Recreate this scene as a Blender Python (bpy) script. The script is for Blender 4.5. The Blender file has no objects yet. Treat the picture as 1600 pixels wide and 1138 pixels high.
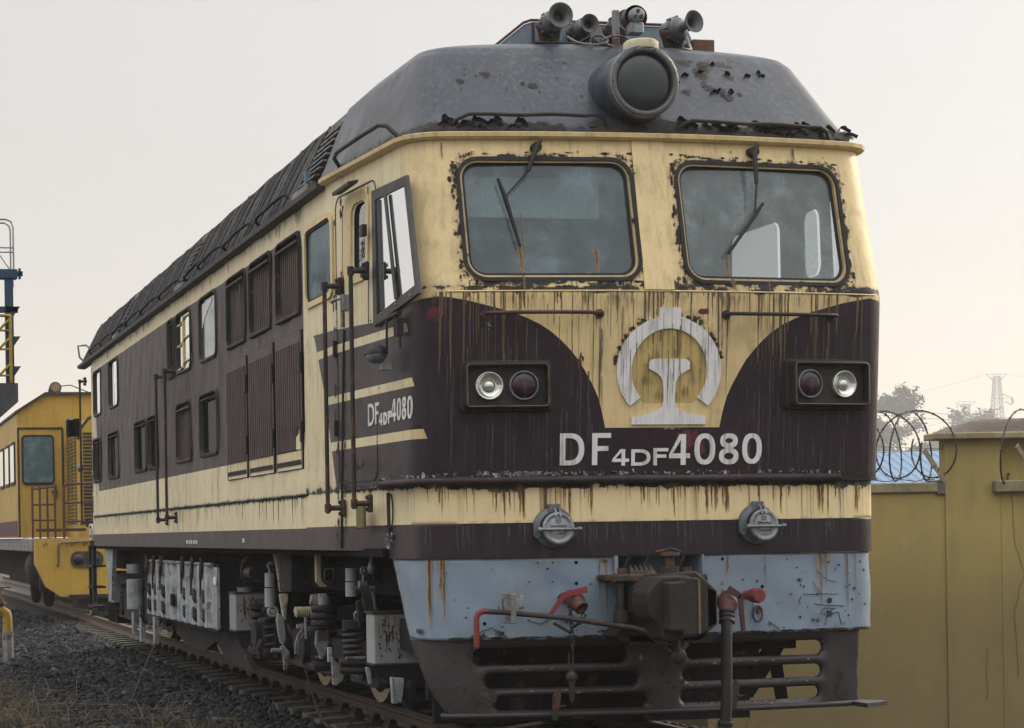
import bpy, math, random
import numpy as np
from mathutils import Vector, Matrix
from mathutils.geometry import delaunay_2d_cdt
R = random.Random(7)
C = bpy.context.scene.collection
SC = bpy.context.scene
PI = math.pi

# ------------------------------------------------------------ camera
YAW = math.radians(11.4); ROLL = .016
cam_d = bpy.data.cameras.new('camera')
cam = bpy.data.objects.new('camera', cam_d); C.objects.link(cam)
cam_d.sensor_width = 36; cam_d.lens = 36 * 3150 / 1600
cam_d.shift_x = (800 - 400) / 1600; cam_d.shift_y = (836 - 569) / 1600
cam_d.clip_start = .1; cam_d.clip_end = 6000
cam.location = (-5.26, -12.7276, 1.47)
_r = Vector((math.cos(YAW), -math.sin(YAW), 0)); _u = Vector((0, 0, 1)); _f = Vector((math.sin(YAW), math.cos(YAW), 0))
_rr = _r * math.cos(ROLL) - _u * math.sin(ROLL); _uu = _u * math.cos(ROLL) + _r * math.sin(ROLL)
cam.matrix_world = Matrix.Translation(cam.location) @ Matrix((_rr, _uu, -_f)).transposed().to_4x4()
SC.camera = cam

# ------------------------------------------------------------ sky, sun, exposure
SUN_DIR = Vector((.86, .30, .46)).normalized()
w = bpy.data.worlds.new('World'); SC.world = w; w.use_nodes = True
wn = w.node_tree; wn.nodes.clear()
def wnode(t, **k):
    n = wn.nodes.new(t)
    for a, b in k.items(): setattr(n, a, b)
    return n
wo = wnode('ShaderNodeOutputWorld')
sky = wnode('ShaderNodeTexSky', sky_type='NISHITA', sun_disc=False)
sky.sun_elevation = math.asin(SUN_DIR.z); sky.sun_rotation = math.atan2(SUN_DIR.x, SUN_DIR.y)
sky.dust_density = 1.6; sky.air_density = 1.0; sky.ozone_density = 1
b1 = wnode('ShaderNodeBackground'); b1.inputs[1].default_value = .05
b2 = wnode('ShaderNodeBackground'); b2.inputs[1].default_value = 1.0
tc = wnode('ShaderNodeTexCoord'); sp = wnode('ShaderNodeSeparateXYZ')
rp = wnode('ShaderNodeValToRGB')
e = rp.color_ramp.elements
e[0].position = 0; e[0].color = (.325, .258, .212, 1)
e[1].position = 1; e[1].color = (1.65, 1.63, 1.60, 1)
x_ = e.new(.12); x_.color = (.332, .265, .222, 1)
x_ = e.new(.28); x_.color = (.425, .370, .292, 1)
x_ = e.new(.60); x_.color = (1.22, 1.17, 1.08, 1)
add = wnode('ShaderNodeAddShader')
wn.links.new(tc.outputs['Generated'], sp.inputs[0]); wn.links.new(sp.outputs[2], rp.inputs[0])
wn.links.new(rp.outputs[0], b2.inputs[0]); wn.links.new(sky.outputs[0], b1.inputs[0])
wn.links.new(b1.outputs[0], add.inputs[0]); wn.links.new(b2.outputs[0], add.inputs[1]); wn.links.new(add.outputs[0], wo.inputs[0])
sl = bpy.data.lights.new('sun', 'SUN'); sl.energy = 2.2; sl.angle = math.radians(6); sl.color = (1, .88, .70)
so = bpy.data.objects.new('sun', sl); C.objects.link(so); so.rotation_euler = SUN_DIR.to_track_quat('Z', 'Y').to_euler()
so.location = SUN_DIR * 60
SC.view_settings.view_transform = 'Standard'; SC.view_settings.look = 'None'
SC.view_settings.gamma = 1; SC.view_settings.use_curve_mapping = False
SC.view_settings.exposure = .40
SC.render.engine = 'CYCLES'
SC.cycles.use_denoising = True
SC.cycles.max_bounces = 8; SC.cycles.diffuse_bounces = 3; SC.cycles.volume_bounces = 1; SC.cycles.transparent_max_bounces = 12
SC.cycles.sample_clamp_indirect = 6

# ------------------------------------------------------------ materials
class NT:
    """small node tree writer"""
    def __init__(s, name):
        s.m = bpy.data.materials.new(name); s.m.use_nodes = True; s.t = s.m.node_tree; s.t.nodes.clear()
        s.out = s.n('ShaderNodeOutputMaterial'); s.b = s.n('ShaderNodeBsdfPrincipled'); s.l(s.b.outputs[0], s.out.inputs[0])
        s.tc = s.n('ShaderNodeTexCoord').outputs['Object']
    def n(s, t, **k):
        n = s.t.nodes.new(t)
        for a, b in k.items(): setattr(n, a, b)
        return n
    def l(s, a, b): s.t.links.new(a, b)
    def put(s, v, sock):
        if isinstance(v, (int, float)): sock.default_value = v
        elif isinstance(v, tuple): sock.default_value = v if len(v) == 4 or sock.type == 'VECTOR' else (*v, 1)
        else: s.l(v, sock)
    def math(s, op, a, b=0, c=0, clamp=False):
        n = s.n('ShaderNodeMath', operation=op, use_clamp=clamp)
        for i, v in enumerate((a, b, c)): s.put(v, n.inputs[i])
        return n.outputs[0]
    def noise(s, scale=1, detail=3, rough=.5, sc=(1, 1, 1), off=0, dist=0):
        mp = s.n('ShaderNodeMapping'); mp.inputs['Scale'].default_value = sc; mp.inputs['Location'].default_value = (off, off * .7, off * .3)
        s.l(s.tc, mp.inputs[0]); n = s.n('ShaderNodeTexNoise'); n.inputs['Scale'].default_value = scale
        n.inputs['Detail'].default_value = detail; n.inputs['Roughness'].default_value = rough; n.inputs['Distortion'].default_value = dist
        s.l(mp.outputs[0], n.inputs['Vector']); return n.outputs[0]
    def step(s, v, a, b):
        n = s.n('ShaderNodeMapRange', interpolation_type='SMOOTHSTEP'); n.clamp = True
        s.put(v, n.inputs[0]); s.put(a, n.inputs[1]); s.put(b, n.inputs[2]); return n.outputs[0]
    def mix(s, f, a, b):
        n = s.n('ShaderNodeMix', data_type='RGBA'); s.put(f, n.inputs[0]); s.put(a, n.inputs[6]); s.put(b, n.inputs[7]); return n.outputs[2]
    def attr(s, name): return s.n('ShaderNodeAttribute', attribute_name=name).outputs['Fac']
    def bump(s, h, st=.3, d=.01, prev=None):
        n = s.n('ShaderNodeBump'); n.inputs['Strength'].default_value = st; n.inputs['Distance'].default_value = d; s.l(h, n.inputs['Height'])
        if prev is not None: s.l(prev, n.inputs['Normal'])
        return n.outputs[0]
    def fin(s, col, rough=.5, bump=None, metal=0):
        s.put(col, s.b.inputs['Base Color']); s.put(rough, s.b.inputs['Roughness']); s.put(metal, s.b.inputs['Metallic'])
        if bump is not None: s.l(bump, s.b.inputs['Normal'])
        return s.m

def paint(name, col, spec=.5, dirt=.5, streak=.5, rough=.45, speck=.4, peel=0, peelcol=(.03, .028, .028), rust=(.16, .07, .02), grimecol=(.018, .017, .018), streakcol=(.07, .055, .04), blotch=None, flow=1., col2=None, redpatch=None):
    t = NT(name)
    big = t.noise(.9, 5, .6); mid = t.noise(5, 6, .65, off=3); fine = t.noise(70, 3, .6)
    st1 = t.noise(1, 4, .6, sc=(26, 26, .9)); st2 = t.noise(1, 5, .7, sc=(85, 85, 1.6), off=5)
    drn = t.noise(1, 3, .6, sc=(9, 9, .10), off=9); drf = t.noise(1, 4, .7, sc=(48, 48, .5), off=2)
    c0 = t.mix(t.attr('pale'), col, col2) if col2 else col  # col2: side tone with sky sheen mixed into the colour
    c = t.mix(t.math('MULTIPLY', t.step(big, .35, .7), dirt * .55), c0, tuple(v * .55 for v in col))
    if blotch: c = t.mix(t.math('MULTIPLY', t.step(t.noise(1.7, 5, .6, off=21), .55, .68), .8), c, blotch)
    c = t.mix(t.math('MULTIPLY', t.step(mid, .48, .75), dirt * .5), c, tuple(v * .5 + .01 for v in streakcol))
    sfac = t.math('MULTIPLY', t.math('MULTIPLY', t.step(st1, .46, .72), t.math('ADD', t.step(big, .3, .65), .35)), streak * .75, clamp=True)
    c = t.mix(sfac, c, streakcol)
    s2 = t.math('MULTIPLY', t.step(st2, .52, .75), streak * .55, clamp=True)
    c = t.mix(s2, c, tuple(v * .8 for v in streakcol))
    # run marks starting where the drip mask is strong
    dr = t.attr('drip')
    lim = t.math('ADD', t.math('MULTIPLY', drn, .75), t.math('MULTIPLY', drf, 1.05))
    halo = t.step(t.math('ADD', dr, t.math('MULTIPLY', lim, -1)), -.26, .0)
    core = t.step(t.math('ADD', dr, t.math('MULTIPLY', lim, -1)), -.13, .12)
    c = t.mix(t.math('MULTIPLY', halo, .5 * flow), c, rust)
    c = t.mix(t.math('MULTIPLY', core, .85 * flow), c, (.03, .018, .012))
    if redpatch: c = t.mix(t.math('MULTIPLY', t.step(t.math('ADD', t.attr('bare'), t.math('MULTIPLY', t.noise(6, 6, .7, off=31, sc=(1, 1, .5)), .9)), .92, 1.0), .85), c, redpatch)
    # speckled chips
    c = t.mix(t.math('MULTIPLY', t.step(t.noise(33, 4, .7, off=4), .66, .70), speck), c, tuple(v * .35 for v in col))
    # flaked and greasy zones
    g = t.attr('grime')
    gn = t.noise(9, 8, .72, off=7)
    gsum = t.math('ADD', t.math('MULTIPLY', g, .9), t.math('MULTIPLY', t.math('SUBTRACT', gn, .5), 1.6))
    gsoft = t.step(gsum, .12, .75); ghard = t.step(gsum, .50, .56)
    c = t.mix(t.math('MULTIPLY', gsoft, .55), c, tuple(v * .28 + .01 for v in col))
    c = t.mix(ghard, c, t.mix(t.step(fine, .5, .7), grimecol, tuple(min(1, v * 2.2 + .01) for v in grimecol)))
    h = t.math('ADD', t.math('MULTIPLY', fine, .15), t.math('MULTIPLY', ghard, -.8))
    if peel:
        pn = t.noise(2.6, 8, .62, off=11, dist=.4)
        pf = t.step(pn, .74 - peel * .2, .75 - peel * .2)
        c = t.mix(pf, c, t.mix(t.step(fine, .45, .7), peelcol, tuple(v * 1.9 for v in peelcol)))
        h = t.math('ADD', h, t.math('MULTIPLY', pf, -1.))
    bp = t.bump(h, .5, .004)
    bp = t.bump(t.noise(1.6, 3, .5, off=8), .5, .035, bp)
    t.b.inputs['Specular IOR Level'].default_value = spec
    ro = t.math('ADD', rough, t.math('MULTIPLY', mid, .25), clamp=True)
    ro = t.math('ADD', ro, t.math('MULTIPLY', ghard, .2), clamp=True)
    return t.fin(c, ro, bp)

def metal(name, col, rough=.55, dirt=.5, rust=0, metal_=.0, scale=1, spec=.38):
    t = NT(name)
    a = t.noise(4 * scale, 7, .7); f = t.noise(45 * scale, 4, .6); st = t.noise(1, 4, .6, sc=(30, 30, 2))
    c = t.mix(t.math('MULTIPLY', t.step(a, .35, .7), dirt), col, tuple(v * .35 for v in col))
    c = t.mix(t.math('MULTIPLY', t.step(st, .5, .7), dirt * .6), c, (.035, .028, .022))
    if rust: c = t.mix(t.math('MULTIPLY', t.step(t.noise(7 * scale, 8, .7, off=5), .62 - rust * .2, .66 - rust * .2), .9), c, (.11, .05, .025))
    c = t.mix(t.math('MULTIPLY', t.step(f, .62, .72), .35), c, tuple(min(1, v * 2.4 + .02) for v in col))
    t.b.inputs['Specular IOR Level'].default_value = spec
    return t.fin(c, t.math('ADD', rough, t.math('MULTIPLY', a, .3), clamp=True), t.bump(t.math('ADD', f, t.math('MULTIPLY', a, 1.2)), .5, .006), metal_)

M = {}
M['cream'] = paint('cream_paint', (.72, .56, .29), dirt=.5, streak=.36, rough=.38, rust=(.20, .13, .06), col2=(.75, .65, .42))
M['creamsheen'] = paint('cream_sky_sheen_paint', (.74, .64, .41), dirt=.30, streak=.5, rough=.36, streakcol=(.12, .095, .06))  # side copy of the cream, lightened to paint in sky sheen
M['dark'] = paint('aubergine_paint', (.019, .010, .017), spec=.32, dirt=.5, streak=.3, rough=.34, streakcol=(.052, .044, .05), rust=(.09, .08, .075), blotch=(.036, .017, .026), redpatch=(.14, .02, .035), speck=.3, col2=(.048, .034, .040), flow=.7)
M['darksheen'] = paint('aubergine_sky_sheen_paint', (.050, .034, .040), dirt=.4, streak=.3, rough=.42, streakcol=(.12, .10, .10), rust=(.14, .12, .11), speck=.15)  # aubergine for the sides, its colour raised for reflected sky
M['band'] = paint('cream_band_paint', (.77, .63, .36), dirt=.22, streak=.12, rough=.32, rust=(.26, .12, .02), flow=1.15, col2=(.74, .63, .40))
M['apron'] = paint('pale_blue_paint', (.205, .27, .35), dirt=.7, streak=.35, rough=.33, rust=(.20, .11, .03), streakcol=(.22, .20, .15), blotch=(.13, .19, .29), peel=.08, peelcol=(.10, .12, .14))
M['hood'] = paint('hood_grey_paint', (.030, .039, .056), spec=.33, dirt=.9, streak=.5, rough=.32, streakcol=(.12, .13, .15), blotch=(.085, .098, .122), speck=.6, peel=.30, peelcol=(.02, .018, .017), rust=(.13, .11, .09))
M['roof'] = paint('roof_black_paint', (.027, .027, .030), spec=.35, dirt=.6, streak=.8, rough=.46, streakcol=(.15, .15, .15), peel=.05)
M['pilot'] = paint('pilot_dark_paint', (.036, .030, .034), spec=.4, dirt=.6, streak=.2, rough=.36, peel=.26, peelcol=(.075, .07, .065), speck=.5)
M['plate'] = paint('plate_white_paint', (.74, .74, .75), dirt=.3, streak=.85, rough=.4, streakcol=(.16, .13, .12), speck=.3)
M['black'] = metal('black_rubber', (.014, .014, .015), .5, .3, spec=.35)
M['horn'] = metal('horn_grey', (.13, .135, .14), .4, .6, .12, .3)
M['iron'] = metal('dark_iron', (.034, .031, .031), .5, .5, .4)
M['greasy'] = metal('greasy_iron', (.024, .020, .019), .5, .6, 0, spec=.4)
M['under'] = metal('underframe_grey', (.020, .020, .024), .6, .6, .2, spec=.25)
M['deep'] = metal('underframe_black', (.008, .008, .010), .8, .4, spec=.15)
M['ltgrey'] = metal('dirty_grey_paint', (.27, .275, .285), .5, .85, .35)
M['whitegrey'] = metal('dirty_white_paint', (.40, .44, .48), .45, .95, .2)
M['creamiron'] = metal('cream_bracket_paint', (.55, .49, .33), .5, .5, .25)
M['silver'] = metal('weathered_silver', (.26, .285, .305), .36, .7, 0, .55)
M['socket'] = metal('socket_grey', (.15, .165, .18), .42, .7, 0, .3)
M['chrome'] = metal('lamp_reflector', (.75, .76, .74), .12, .1, 0, .9)
M['red'] = metal('red_paint', (.20, .035, .04), .42, .45, .2)
M['ledgerail'] = metal('ledge_rail_paint', (.045, .026, .030), .5, .7, .1)
M['redfade'] = metal('faded_red_paint', (.085, .028, .034), .45, .6, .2)
M['brass'] = metal('dull_brass', (.20, .15, .09), .4, .5, .3, .6)
M['tan'] = metal('wheel_rim_tan', (.60, .48, .36), .55, .3, .1)
M['alu'] = metal('window_frame_grey', (.085, .085, .09), .42, .4, .1, .3)
M['teal'] = metal('cab_interior_teal', (.12, .20, .26), .6, .2)
M['louvre'] = metal('louvre_brown', (.085, .058, .057), .5, .45, .1)
M['yellow'] = paint('yellow_engine_paint', (.50, .315, .045), dirt=.5, streak=.4, rough=.4, streakcol=(.14, .08, .02), speck=.5)
M['bluepaint'] = metal('tower_blue_paint', (.015, .055, .11), .5, .4)
M['yelpaint'] = metal('tower_yellow_paint', (.42, .28, .03), .5, .4, .2)
M['pipe'] = metal('galvanised_pipe', (.24, .26, .28), .4, .4, .1, .4)

def glass(name, tint, dust, gloss, rough=.03, dustcol=(.30, .38, .44)):
    t = NT(name); t.t.nodes.remove(t.b)
    tr = t.n('ShaderNodeBsdfTransparent'); tr.inputs[0].default_value = (*tint, 1)
    gl = t.n('ShaderNodeBsdfGlossy'); gl.inputs['Roughness'].default_value = rough; gl.inputs[0].default_value = (.9, .93, .95, 1)
    df = t.n('ShaderNodeBsdfDiffuse'); df.inputs[0].default_value = (*dustcol, 1)
    fr = t.n('ShaderNodeFresnel'); fr.inputs[0].default_value = 1.5
    m1 = t.n('ShaderNodeMixShader'); m2 = t.n('ShaderNodeMixShader')
    dn = t.math('ADD', dust, t.math('MULTIPLY', t.step(t.noise(3, 6, .65), .45, .8), dust * 1.4), clamp=True)
    dn = t.math('ADD', dn, t.math('MULTIPLY', t.step(t.noise(60, 3, .7), .62, .7), .12), clamp=True)
    t.l(dn, m1.inputs[0]); t.l(tr.outputs[0], m1.inputs[1]); t.l(df.outputs[0], m1.inputs[2])
    t.put(t.math('ADD', t.math('MULTIPLY', fr.outputs[0], gloss), (gloss - 1) * .08 if gloss > 1 else 0, clamp=True), m2.inputs[0])
    t.l(m1.outputs[0], m2.inputs[1]); t.l(gl.outputs[0], m2.inputs[2]); t.l(m2.outputs[0], t.out.inputs[0])
    return t.m
M['glass'] = glass('windscreen_glass', (.68, .78, .82), .22, .8, .03, (.27, .36, .41))
M['dustyglass'] = glass('dusty_windscreen_glass', (.72, .80, .82), .27, .8, .03, (.36, .43, .45))
M['clearglass'] = glass('far_window_glass', (.95, .96, .96), .03, .5)
M['mirror'] = glass('side_window_glass', (.30, .36, .40), .06, 2.0)
M['blueglass'] = glass('blue_side_glass', (.10, .17, .22), .42, .55, .12, (.16, .26, .31))
M['darkglass'] = glass('dark_side_glass', (.02, .025, .03), .02, .10)
t = NT('dark_lens'); M['lens'] = t.fin((.014, .021, .028), .28); t.b.inputs['Specular IOR Level'].default_value = .6
t = NT('red_lens'); M['redlens'] = t.fin((.022, .006, .014), .25)
t = NT('lens_rib'); M['lensrib'] = t.fin((.10, .05, .08), .3)
t = NT('clear_lens'); M['clearlens'] = t.fin((.62, .64, .60), .10, metal=.75)

# ------------------------------------------------------------ mesh helpers
def tag(o, label=None, cat=None, group=None, kind=None):
    if label: o['label'] = label
    if cat: o['category'] = cat
    if group: o['group'] = group
    if kind: o['kind'] = kind
    return o
def empty(name, loc=(0, 0, 0), rz=0, parent=None):
    o = bpy.data.objects.new(name, None); C.objects.link(o); o.location = loc; o.rotation_euler = (0, 0, rz); o.empty_display_size = .2
    if parent: o.parent = parent
    return o
def mesh_obj(name, vs, fs, mats, mi=None, parent=None, smooth=False, attrs=None):
    me = bpy.data.meshes.new(name); me.from_pydata([tuple(v) for v in vs], [], fs)
    for m in (mats if isinstance(mats, (list, tuple)) else [mats]): me.materials.append(m)
    if mi is not None: me.polygons.foreach_set('material_index', mi)
    if smooth: me.polygons.foreach_set('use_smooth', [True] * len(fs))
    for k, v in (attrs or {}).items():
        a = me.attributes.new(k, 'FLOAT', 'POINT'); a.data.foreach_set('value', v)
    me.update()
    o = bpy.data.objects.new(name, me); C.objects.link(o)
    if parent: o.parent = parent
    return o
class MB:
    """collects simple solids and links them as one mesh"""
    def __init__(s): s.v = []; s.f = []; s.mi = []; s.sm = []; s.k = 0
    def add(s, vs, fs, smooth=False):
        n = len(s.v); s.v += [tuple(v) for v in vs]; s.f += [tuple(n + i for i in f) for f in fs]; s.mi += [s.k] * len(fs); s.sm += [smooth] * len(fs); return s
    def box(s, a, b, bev=0):
        x0, y0, z0 = [min(p, q) for p, q in zip(a, b)]; x1, y1, z1 = [max(p, q) for p, q in zip(a, b)]
        if not bev:
            vs = [(x, y, z) for x in (x0, x1) for y in (y0, y1) for z in (z0, z1)]
            return s.add(vs, [(0, 1, 3, 2), (4, 6, 7, 5), (0, 4, 5, 1), (2, 3, 7, 6), (0, 2, 6, 4), (1, 5, 7, 3)])
        bev = min(bev, (x1 - x0) / 2.01, (y1 - y0) / 2.01, (z1 - z0) / 2.01); vs = []; 
        xs, ys, zs = (x0, x1), (y0, y1), (z0, z1)
        for i in (0, 1):
            for j in (0, 1):
                for k in (0, 1):
                    p = (xs[i], ys[j], zs[k]); d = (1 - 2 * i, 1 - 2 * j, 1 - 2 * k)
                    for ax in range(3): vs.append(tuple(p[q] + (d[q] * bev if q != ax else 0) for q in range(3)))
        ix = lambda i, j, k, ax: (i * 4 + j * 2 + k) * 3 + ax
        fs = []
        for i in (0, 1): fs.append([ix(i, 0, 0, 0), ix(i, 0, 1, 0), ix(i, 1, 1, 0), ix(i, 1, 0, 0)][::1 if i == 0 else -1])
        for j in (0, 1): fs.append([ix(0, j, 0, 1), ix(1, j, 0, 1), ix(1, j, 1, 1), ix(0, j, 1, 1)][::1 if j == 0 else -1])
        for k in (0, 1): fs.append([ix(0, 0, k, 2), ix(0, 1, k, 2), ix(1, 1, k, 2), ix(1, 0, k, 2)][::1 if k == 0 else -1])
        for j in (0, 1):
            for k in (0, 1): fs.append([ix(0, j, k, 1), ix(0, j, k, 2), ix(1, j, k, 2), ix(1, j, k, 1)])
        for i in (0, 1):
            for k in (0, 1): fs.append([ix(i, 0, k, 0), ix(i, 0, k, 2), ix(i, 1, k, 2), ix(i, 1, k, 0)])
        for i in (0, 1):
            for j in (0, 1): fs.append([ix(i, j, 0, 0), ix(i, j, 0, 1), ix(i, j, 1, 1), ix(i, j, 1, 0)])
        for i in (0, 1):
            for j in (0, 1):
                for k in (0, 1): fs.append([ix(i, j, k, a) for a in range(3)])
        return s.add(vs, fs)
    def tube(s, pts, r, n=8, closed=False, caps=True):
        pts = [Vector(p) for p in pts]; m = len(pts); rr = r if isinstance(r, (list, tuple)) else [r] * m
        vs = []; prev = None
        for i, p in enumerate(pts):
            a = pts[(i - 1) % m] if (closed or i > 0) else p; b = pts[(i + 1) % m] if (closed or i < m - 1) else p
            d = (b - a)
            d = d.normalized() if d.length > 1e-9 else Vector((0, 0, 1))
            if prev is None:
                u = d.cross(Vector((0, 0, 1)));
                if u.length < .1: u = d.cross(Vector((0, 1, 0)))
            else: u = prev - d * prev.dot(d)
            if u.length < 1e-6: u = d.orthogonal()
            u.normalize(); prev = u; v = d.cross(u)
            for k in range(n):
                t = 2 * PI * k / n; vs.append(p + u * (rr[i] * math.cos(t)) + v * (rr[i] * math.sin(t)))
        fs = []
        for i in range(m if closed else m - 1):
            for k in range(n):
                a = i * n + k; b = i * n + (k + 1) % n; c_ = ((i + 1) % m) * n
                fs.append((a, b, c_ + (k + 1) % n, c_ + k))
        s.add(vs, fs, True)
        if caps and not closed: s.add(vs[:n], [tuple(range(n))[::-1]]); s.add(vs[-n:], [tuple(range(n))])
        return s
    def lathe(s, prof, origin, axis, n=24, smooth=True):
        """prof: (radius, distance along axis)"""
        o = Vector(origin); d = Vector(axis).normalized(); u = d.orthogonal().normalized(); v = d.cross(u); vs = []
        for r, h in prof:
            for k in range(n):
                t = 2 * PI * k / n; vs.append(o + d * h + u * (r * math.cos(t)) + v * (r * math.sin(t)))
        fs = [(i * n + k, i * n + (k + 1) % n, (i + 1) * n + (k + 1) % n, (i + 1) * n + k) for i in range(len(prof) - 1) for k in range(n)]
        return s.add(vs, fs, smooth)
    def cyl(s, a, b, r, n=16, r2=None):
        a = Vector(a); b = Vector(b); L = (b - a).length; r2 = r if r2 is None else r2
        return s.lathe([(0.0005, 0), (r, 0)], a, b - a, n, False).lathe([(r, 0), (r2, L)], a, b - a, n).lathe([(r2, L), (.0005, L)], a, b - a, n, False)
    def prism(s, poly, ax, a, b):
        """poly in the two other axes, extruded along ax from a to b"""
        def P(p, t):
            return {0: (t, p[0], p[1]), 1: (p[0], t, p[1]), 2: (p[0], p[1], t)}[ax]
        n = len(poly); vs = [P(p, a) for p in poly] + [P(p, b) for p in poly]
        return s.add(vs, [tuple(range(n))[::-1], tuple(range(n, 2 * n))] + [(i, (i + 1) % n, n + (i + 1) % n, n + i) for i in range(n)])
    def build(s, name, mats, parent=None, label=None):
        o = mesh_obj(name, s.v, s.f, mats, s.mi, parent)
        o.data.polygons.foreach_set('use_smooth', s.sm)
        if label: o['label'] = label
        return o
def dup(o, loc=None, parent=None, deep=True):
    c = o.copy(); C.objects.link(c)
    if loc is not None: c.location = loc
    if parent is not None: c.parent = parent
    if deep:
        for ch in list(o.children): dup(ch, None, c)
    return c
def inside(P, poly):
    poly = np.asarray(poly); x, y = P[:, 0], P[:, 1]; r = np.zeros(len(P), bool); n = len(poly)
    for i in range(n):
        x0, y0 = poly[i]; x1, y1 = poly[(i + 1) % n]
        c = ((y0 > y) != (y1 > y))
        with np.errstate(divide='ignore', invalid='ignore'):
            xi = (x1 - x0) * (y - y0) / (y1 - y0 + 1e-30) + x0
        r ^= c & (x < xi)
    return r
def cdt(keep, holes=(), cuts=(), step=0, jitter=0):
    """2-D triangulation kept inside `keep` polygons and outside `holes`; cuts are extra polygons whose edges must show"""
    V = []; E = []
    def dens(p):
        if not step: return p
        o = []
        for a, b in zip(p, list(p[1:]) + [p[0]]):
            n = max(1, int(math.hypot(b[0] - a[0], b[1] - a[1]) / (step * 1.3)))
            o += [(a[0] + (b[0] - a[0]) * k / n, a[1] + (b[1] - a[1]) * k / n) for k in range(n)]
        return o
    for poly in list(keep) + list(holes) + list(cuts):
        poly = dens(list(poly))
        n0 = len(V); m = len(poly)
        V += [Vector((float(p[0]), float(p[1]))) for p in poly]; E += [(n0 + i, n0 + (i + 1) % m) for i in range(m)]
    if step:
        K = np.vstack([np.asarray(k) for k in keep]); a, b = K.min(0), K.max(0)
        gx = np.arange(a[0] + step / 2, b[0], step); gy = np.arange(a[1] + step / 2, b[1], step)
        G = np.array([(x + (step / 2 if j % 2 else 0), y) for j, y in enumerate(gy) for x in gx])
        ok = np.zeros(len(G), bool)
        for k in keep: ok |= inside(G, k)
        for h in holes: ok &= ~inside(G, h)
        V += [Vector((float(x), float(y))) for x, y in G[ok]]
    r = delaunay_2d_cdt(V, E, [], 0, 1e-5)
    vs = np.array([(v.x, v.y) for v in r[0]]); T = np.array([f for f in r[2]])
    cen = vs[T].mean(1); ok = np.zeros(len(T), bool)
    for k in keep: ok |= inside(cen, k)
    for h in holes: ok &= ~inside(cen, h)
    return vs, T[ok], cen[ok]
def rrect(x0, y0, x1, y1, r, n=6, top=None):
    """rounded rectangle outline"""
    p = []
    for cx, cy, a in ((x1 - r, y1 - r, 0), (x0 + r, y1 - r, 90), (x0 + r, y0 + r, 180), (x1 - r, y0 + r, 270)):
        for i in range(n + 1):
            t = math.radians(a + 90 * i / n); p.append((cx + r * math.cos(t), cy + r * math.sin(t)))
    return p
def sdrect(P, x0, y0, x1, y1, r):
    cx, cy = (x0 + x1) / 2, (y0 + y1) / 2
    q = np.abs(P - np.array([cx, cy])) - np.array([(x1 - x0) / 2 - r, (y1 - y0) / 2 - r])
    return np.hypot(np.maximum(q[:, 0], 0), np.maximum(q[:, 1], 0)) + np.minimum(np.maximum(q[:, 0], q[:, 1]), 0) - r
def relief(name, keep, holes, fn, thick, mat, parent, base=0., step=.05, attrs=None):
    """raised flat plate following a surface: fn(x, z, off) -> point"""
    vs, T, cen = cdt(keep, holes, (), step)
    n = len(vs); top = [fn(a, b, base + thick) for a, b in vs]; bot = [fn(a, b, base) for a, b in vs]
    cnt = {}
    for t_ in T:
        for i in range(3):
            a, b = int(t_[i]), int(t_[(i + 1) % 3]); cnt[(a, b)] = 1
    side = [(a, b) for (a, b) in cnt if (b, a) not in cnt]
    fs = [tuple(int(i) for i in t_) for t_ in T] + [(a, a + n, b + n, b) for a, b in side]
    return mesh_obj(name, top + bot, fs, mat, None, parent)

def stain_mat(name, dark, light, soft=.25, hard=.5, scale=(40, 40, 6), rough=.6, amp=1.15):
    """flat stain: attribute a (1 in the middle, 0 at the rim) is broken up by noise"""
    t = NT(name); a = t.attr('a'); n = t.noise(1, 5, .7, sc=scale); n2 = t.noise(1, 3, .6, sc=tuple(v * 3 for v in scale), off=4)
    v = t.math('ADD', a, t.math('MULTIPLY', t.math('SUBTRACT', n, .5), amp)); v = t.math('ADD', v, t.math('MULTIPLY', t.math('SUBTRACT', n2, .5), .4)); v = t.math('MULTIPLY', v, t.step(a, .0, .12))
    al = t.step(v, hard - soft, hard + soft); c = t.mix(t.step(v, hard, hard + .35), light, dark); t.fin(c, rough, t.bump(t.math('MULTIPLY', al, -1), .5, .003)); t.put(t.math('MULTIPLY', al, .96), t.b.inputs['Alpha']); return t.m
M['rustrun'] = stain_mat('rust_run', (.055, .024, .010), (.42, .235, .06), .42, .50, (70, 70, 1.6))
M['dirtrun'] = stain_mat('dirt_run', (.055, .042, .028), (.24, .18, .09), .42, .55, (60, 60, 1.5))
M['palerun'] = stain_mat('pale_run', (.085, .074, .074), (.05, .042, .045), .5, .62, (60, 60, 1.3))
M['chip'] = stain_mat('paint_chip', (.014, .012, .011), (.05, .042, .036), .03, .50, (34, 34, 46), .85, 2.1)
M['chiplight'] = stain_mat('scraped_paint', (.42, .38, .34), (.22, .19, .17), .04, .62, (38, 38, 38), .7)
M['redchip'] = stain_mat('old_red_paint', (.13, .018, .032), (.07, .015, .022), .05, .5, (18, 18, 9), .6)
M['sootline'] = stain_mat('black_grime', (.010, .010, .010), (.04, .030, .024), .07, .45, (44, 44, 40), .8, 1.7)
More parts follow.
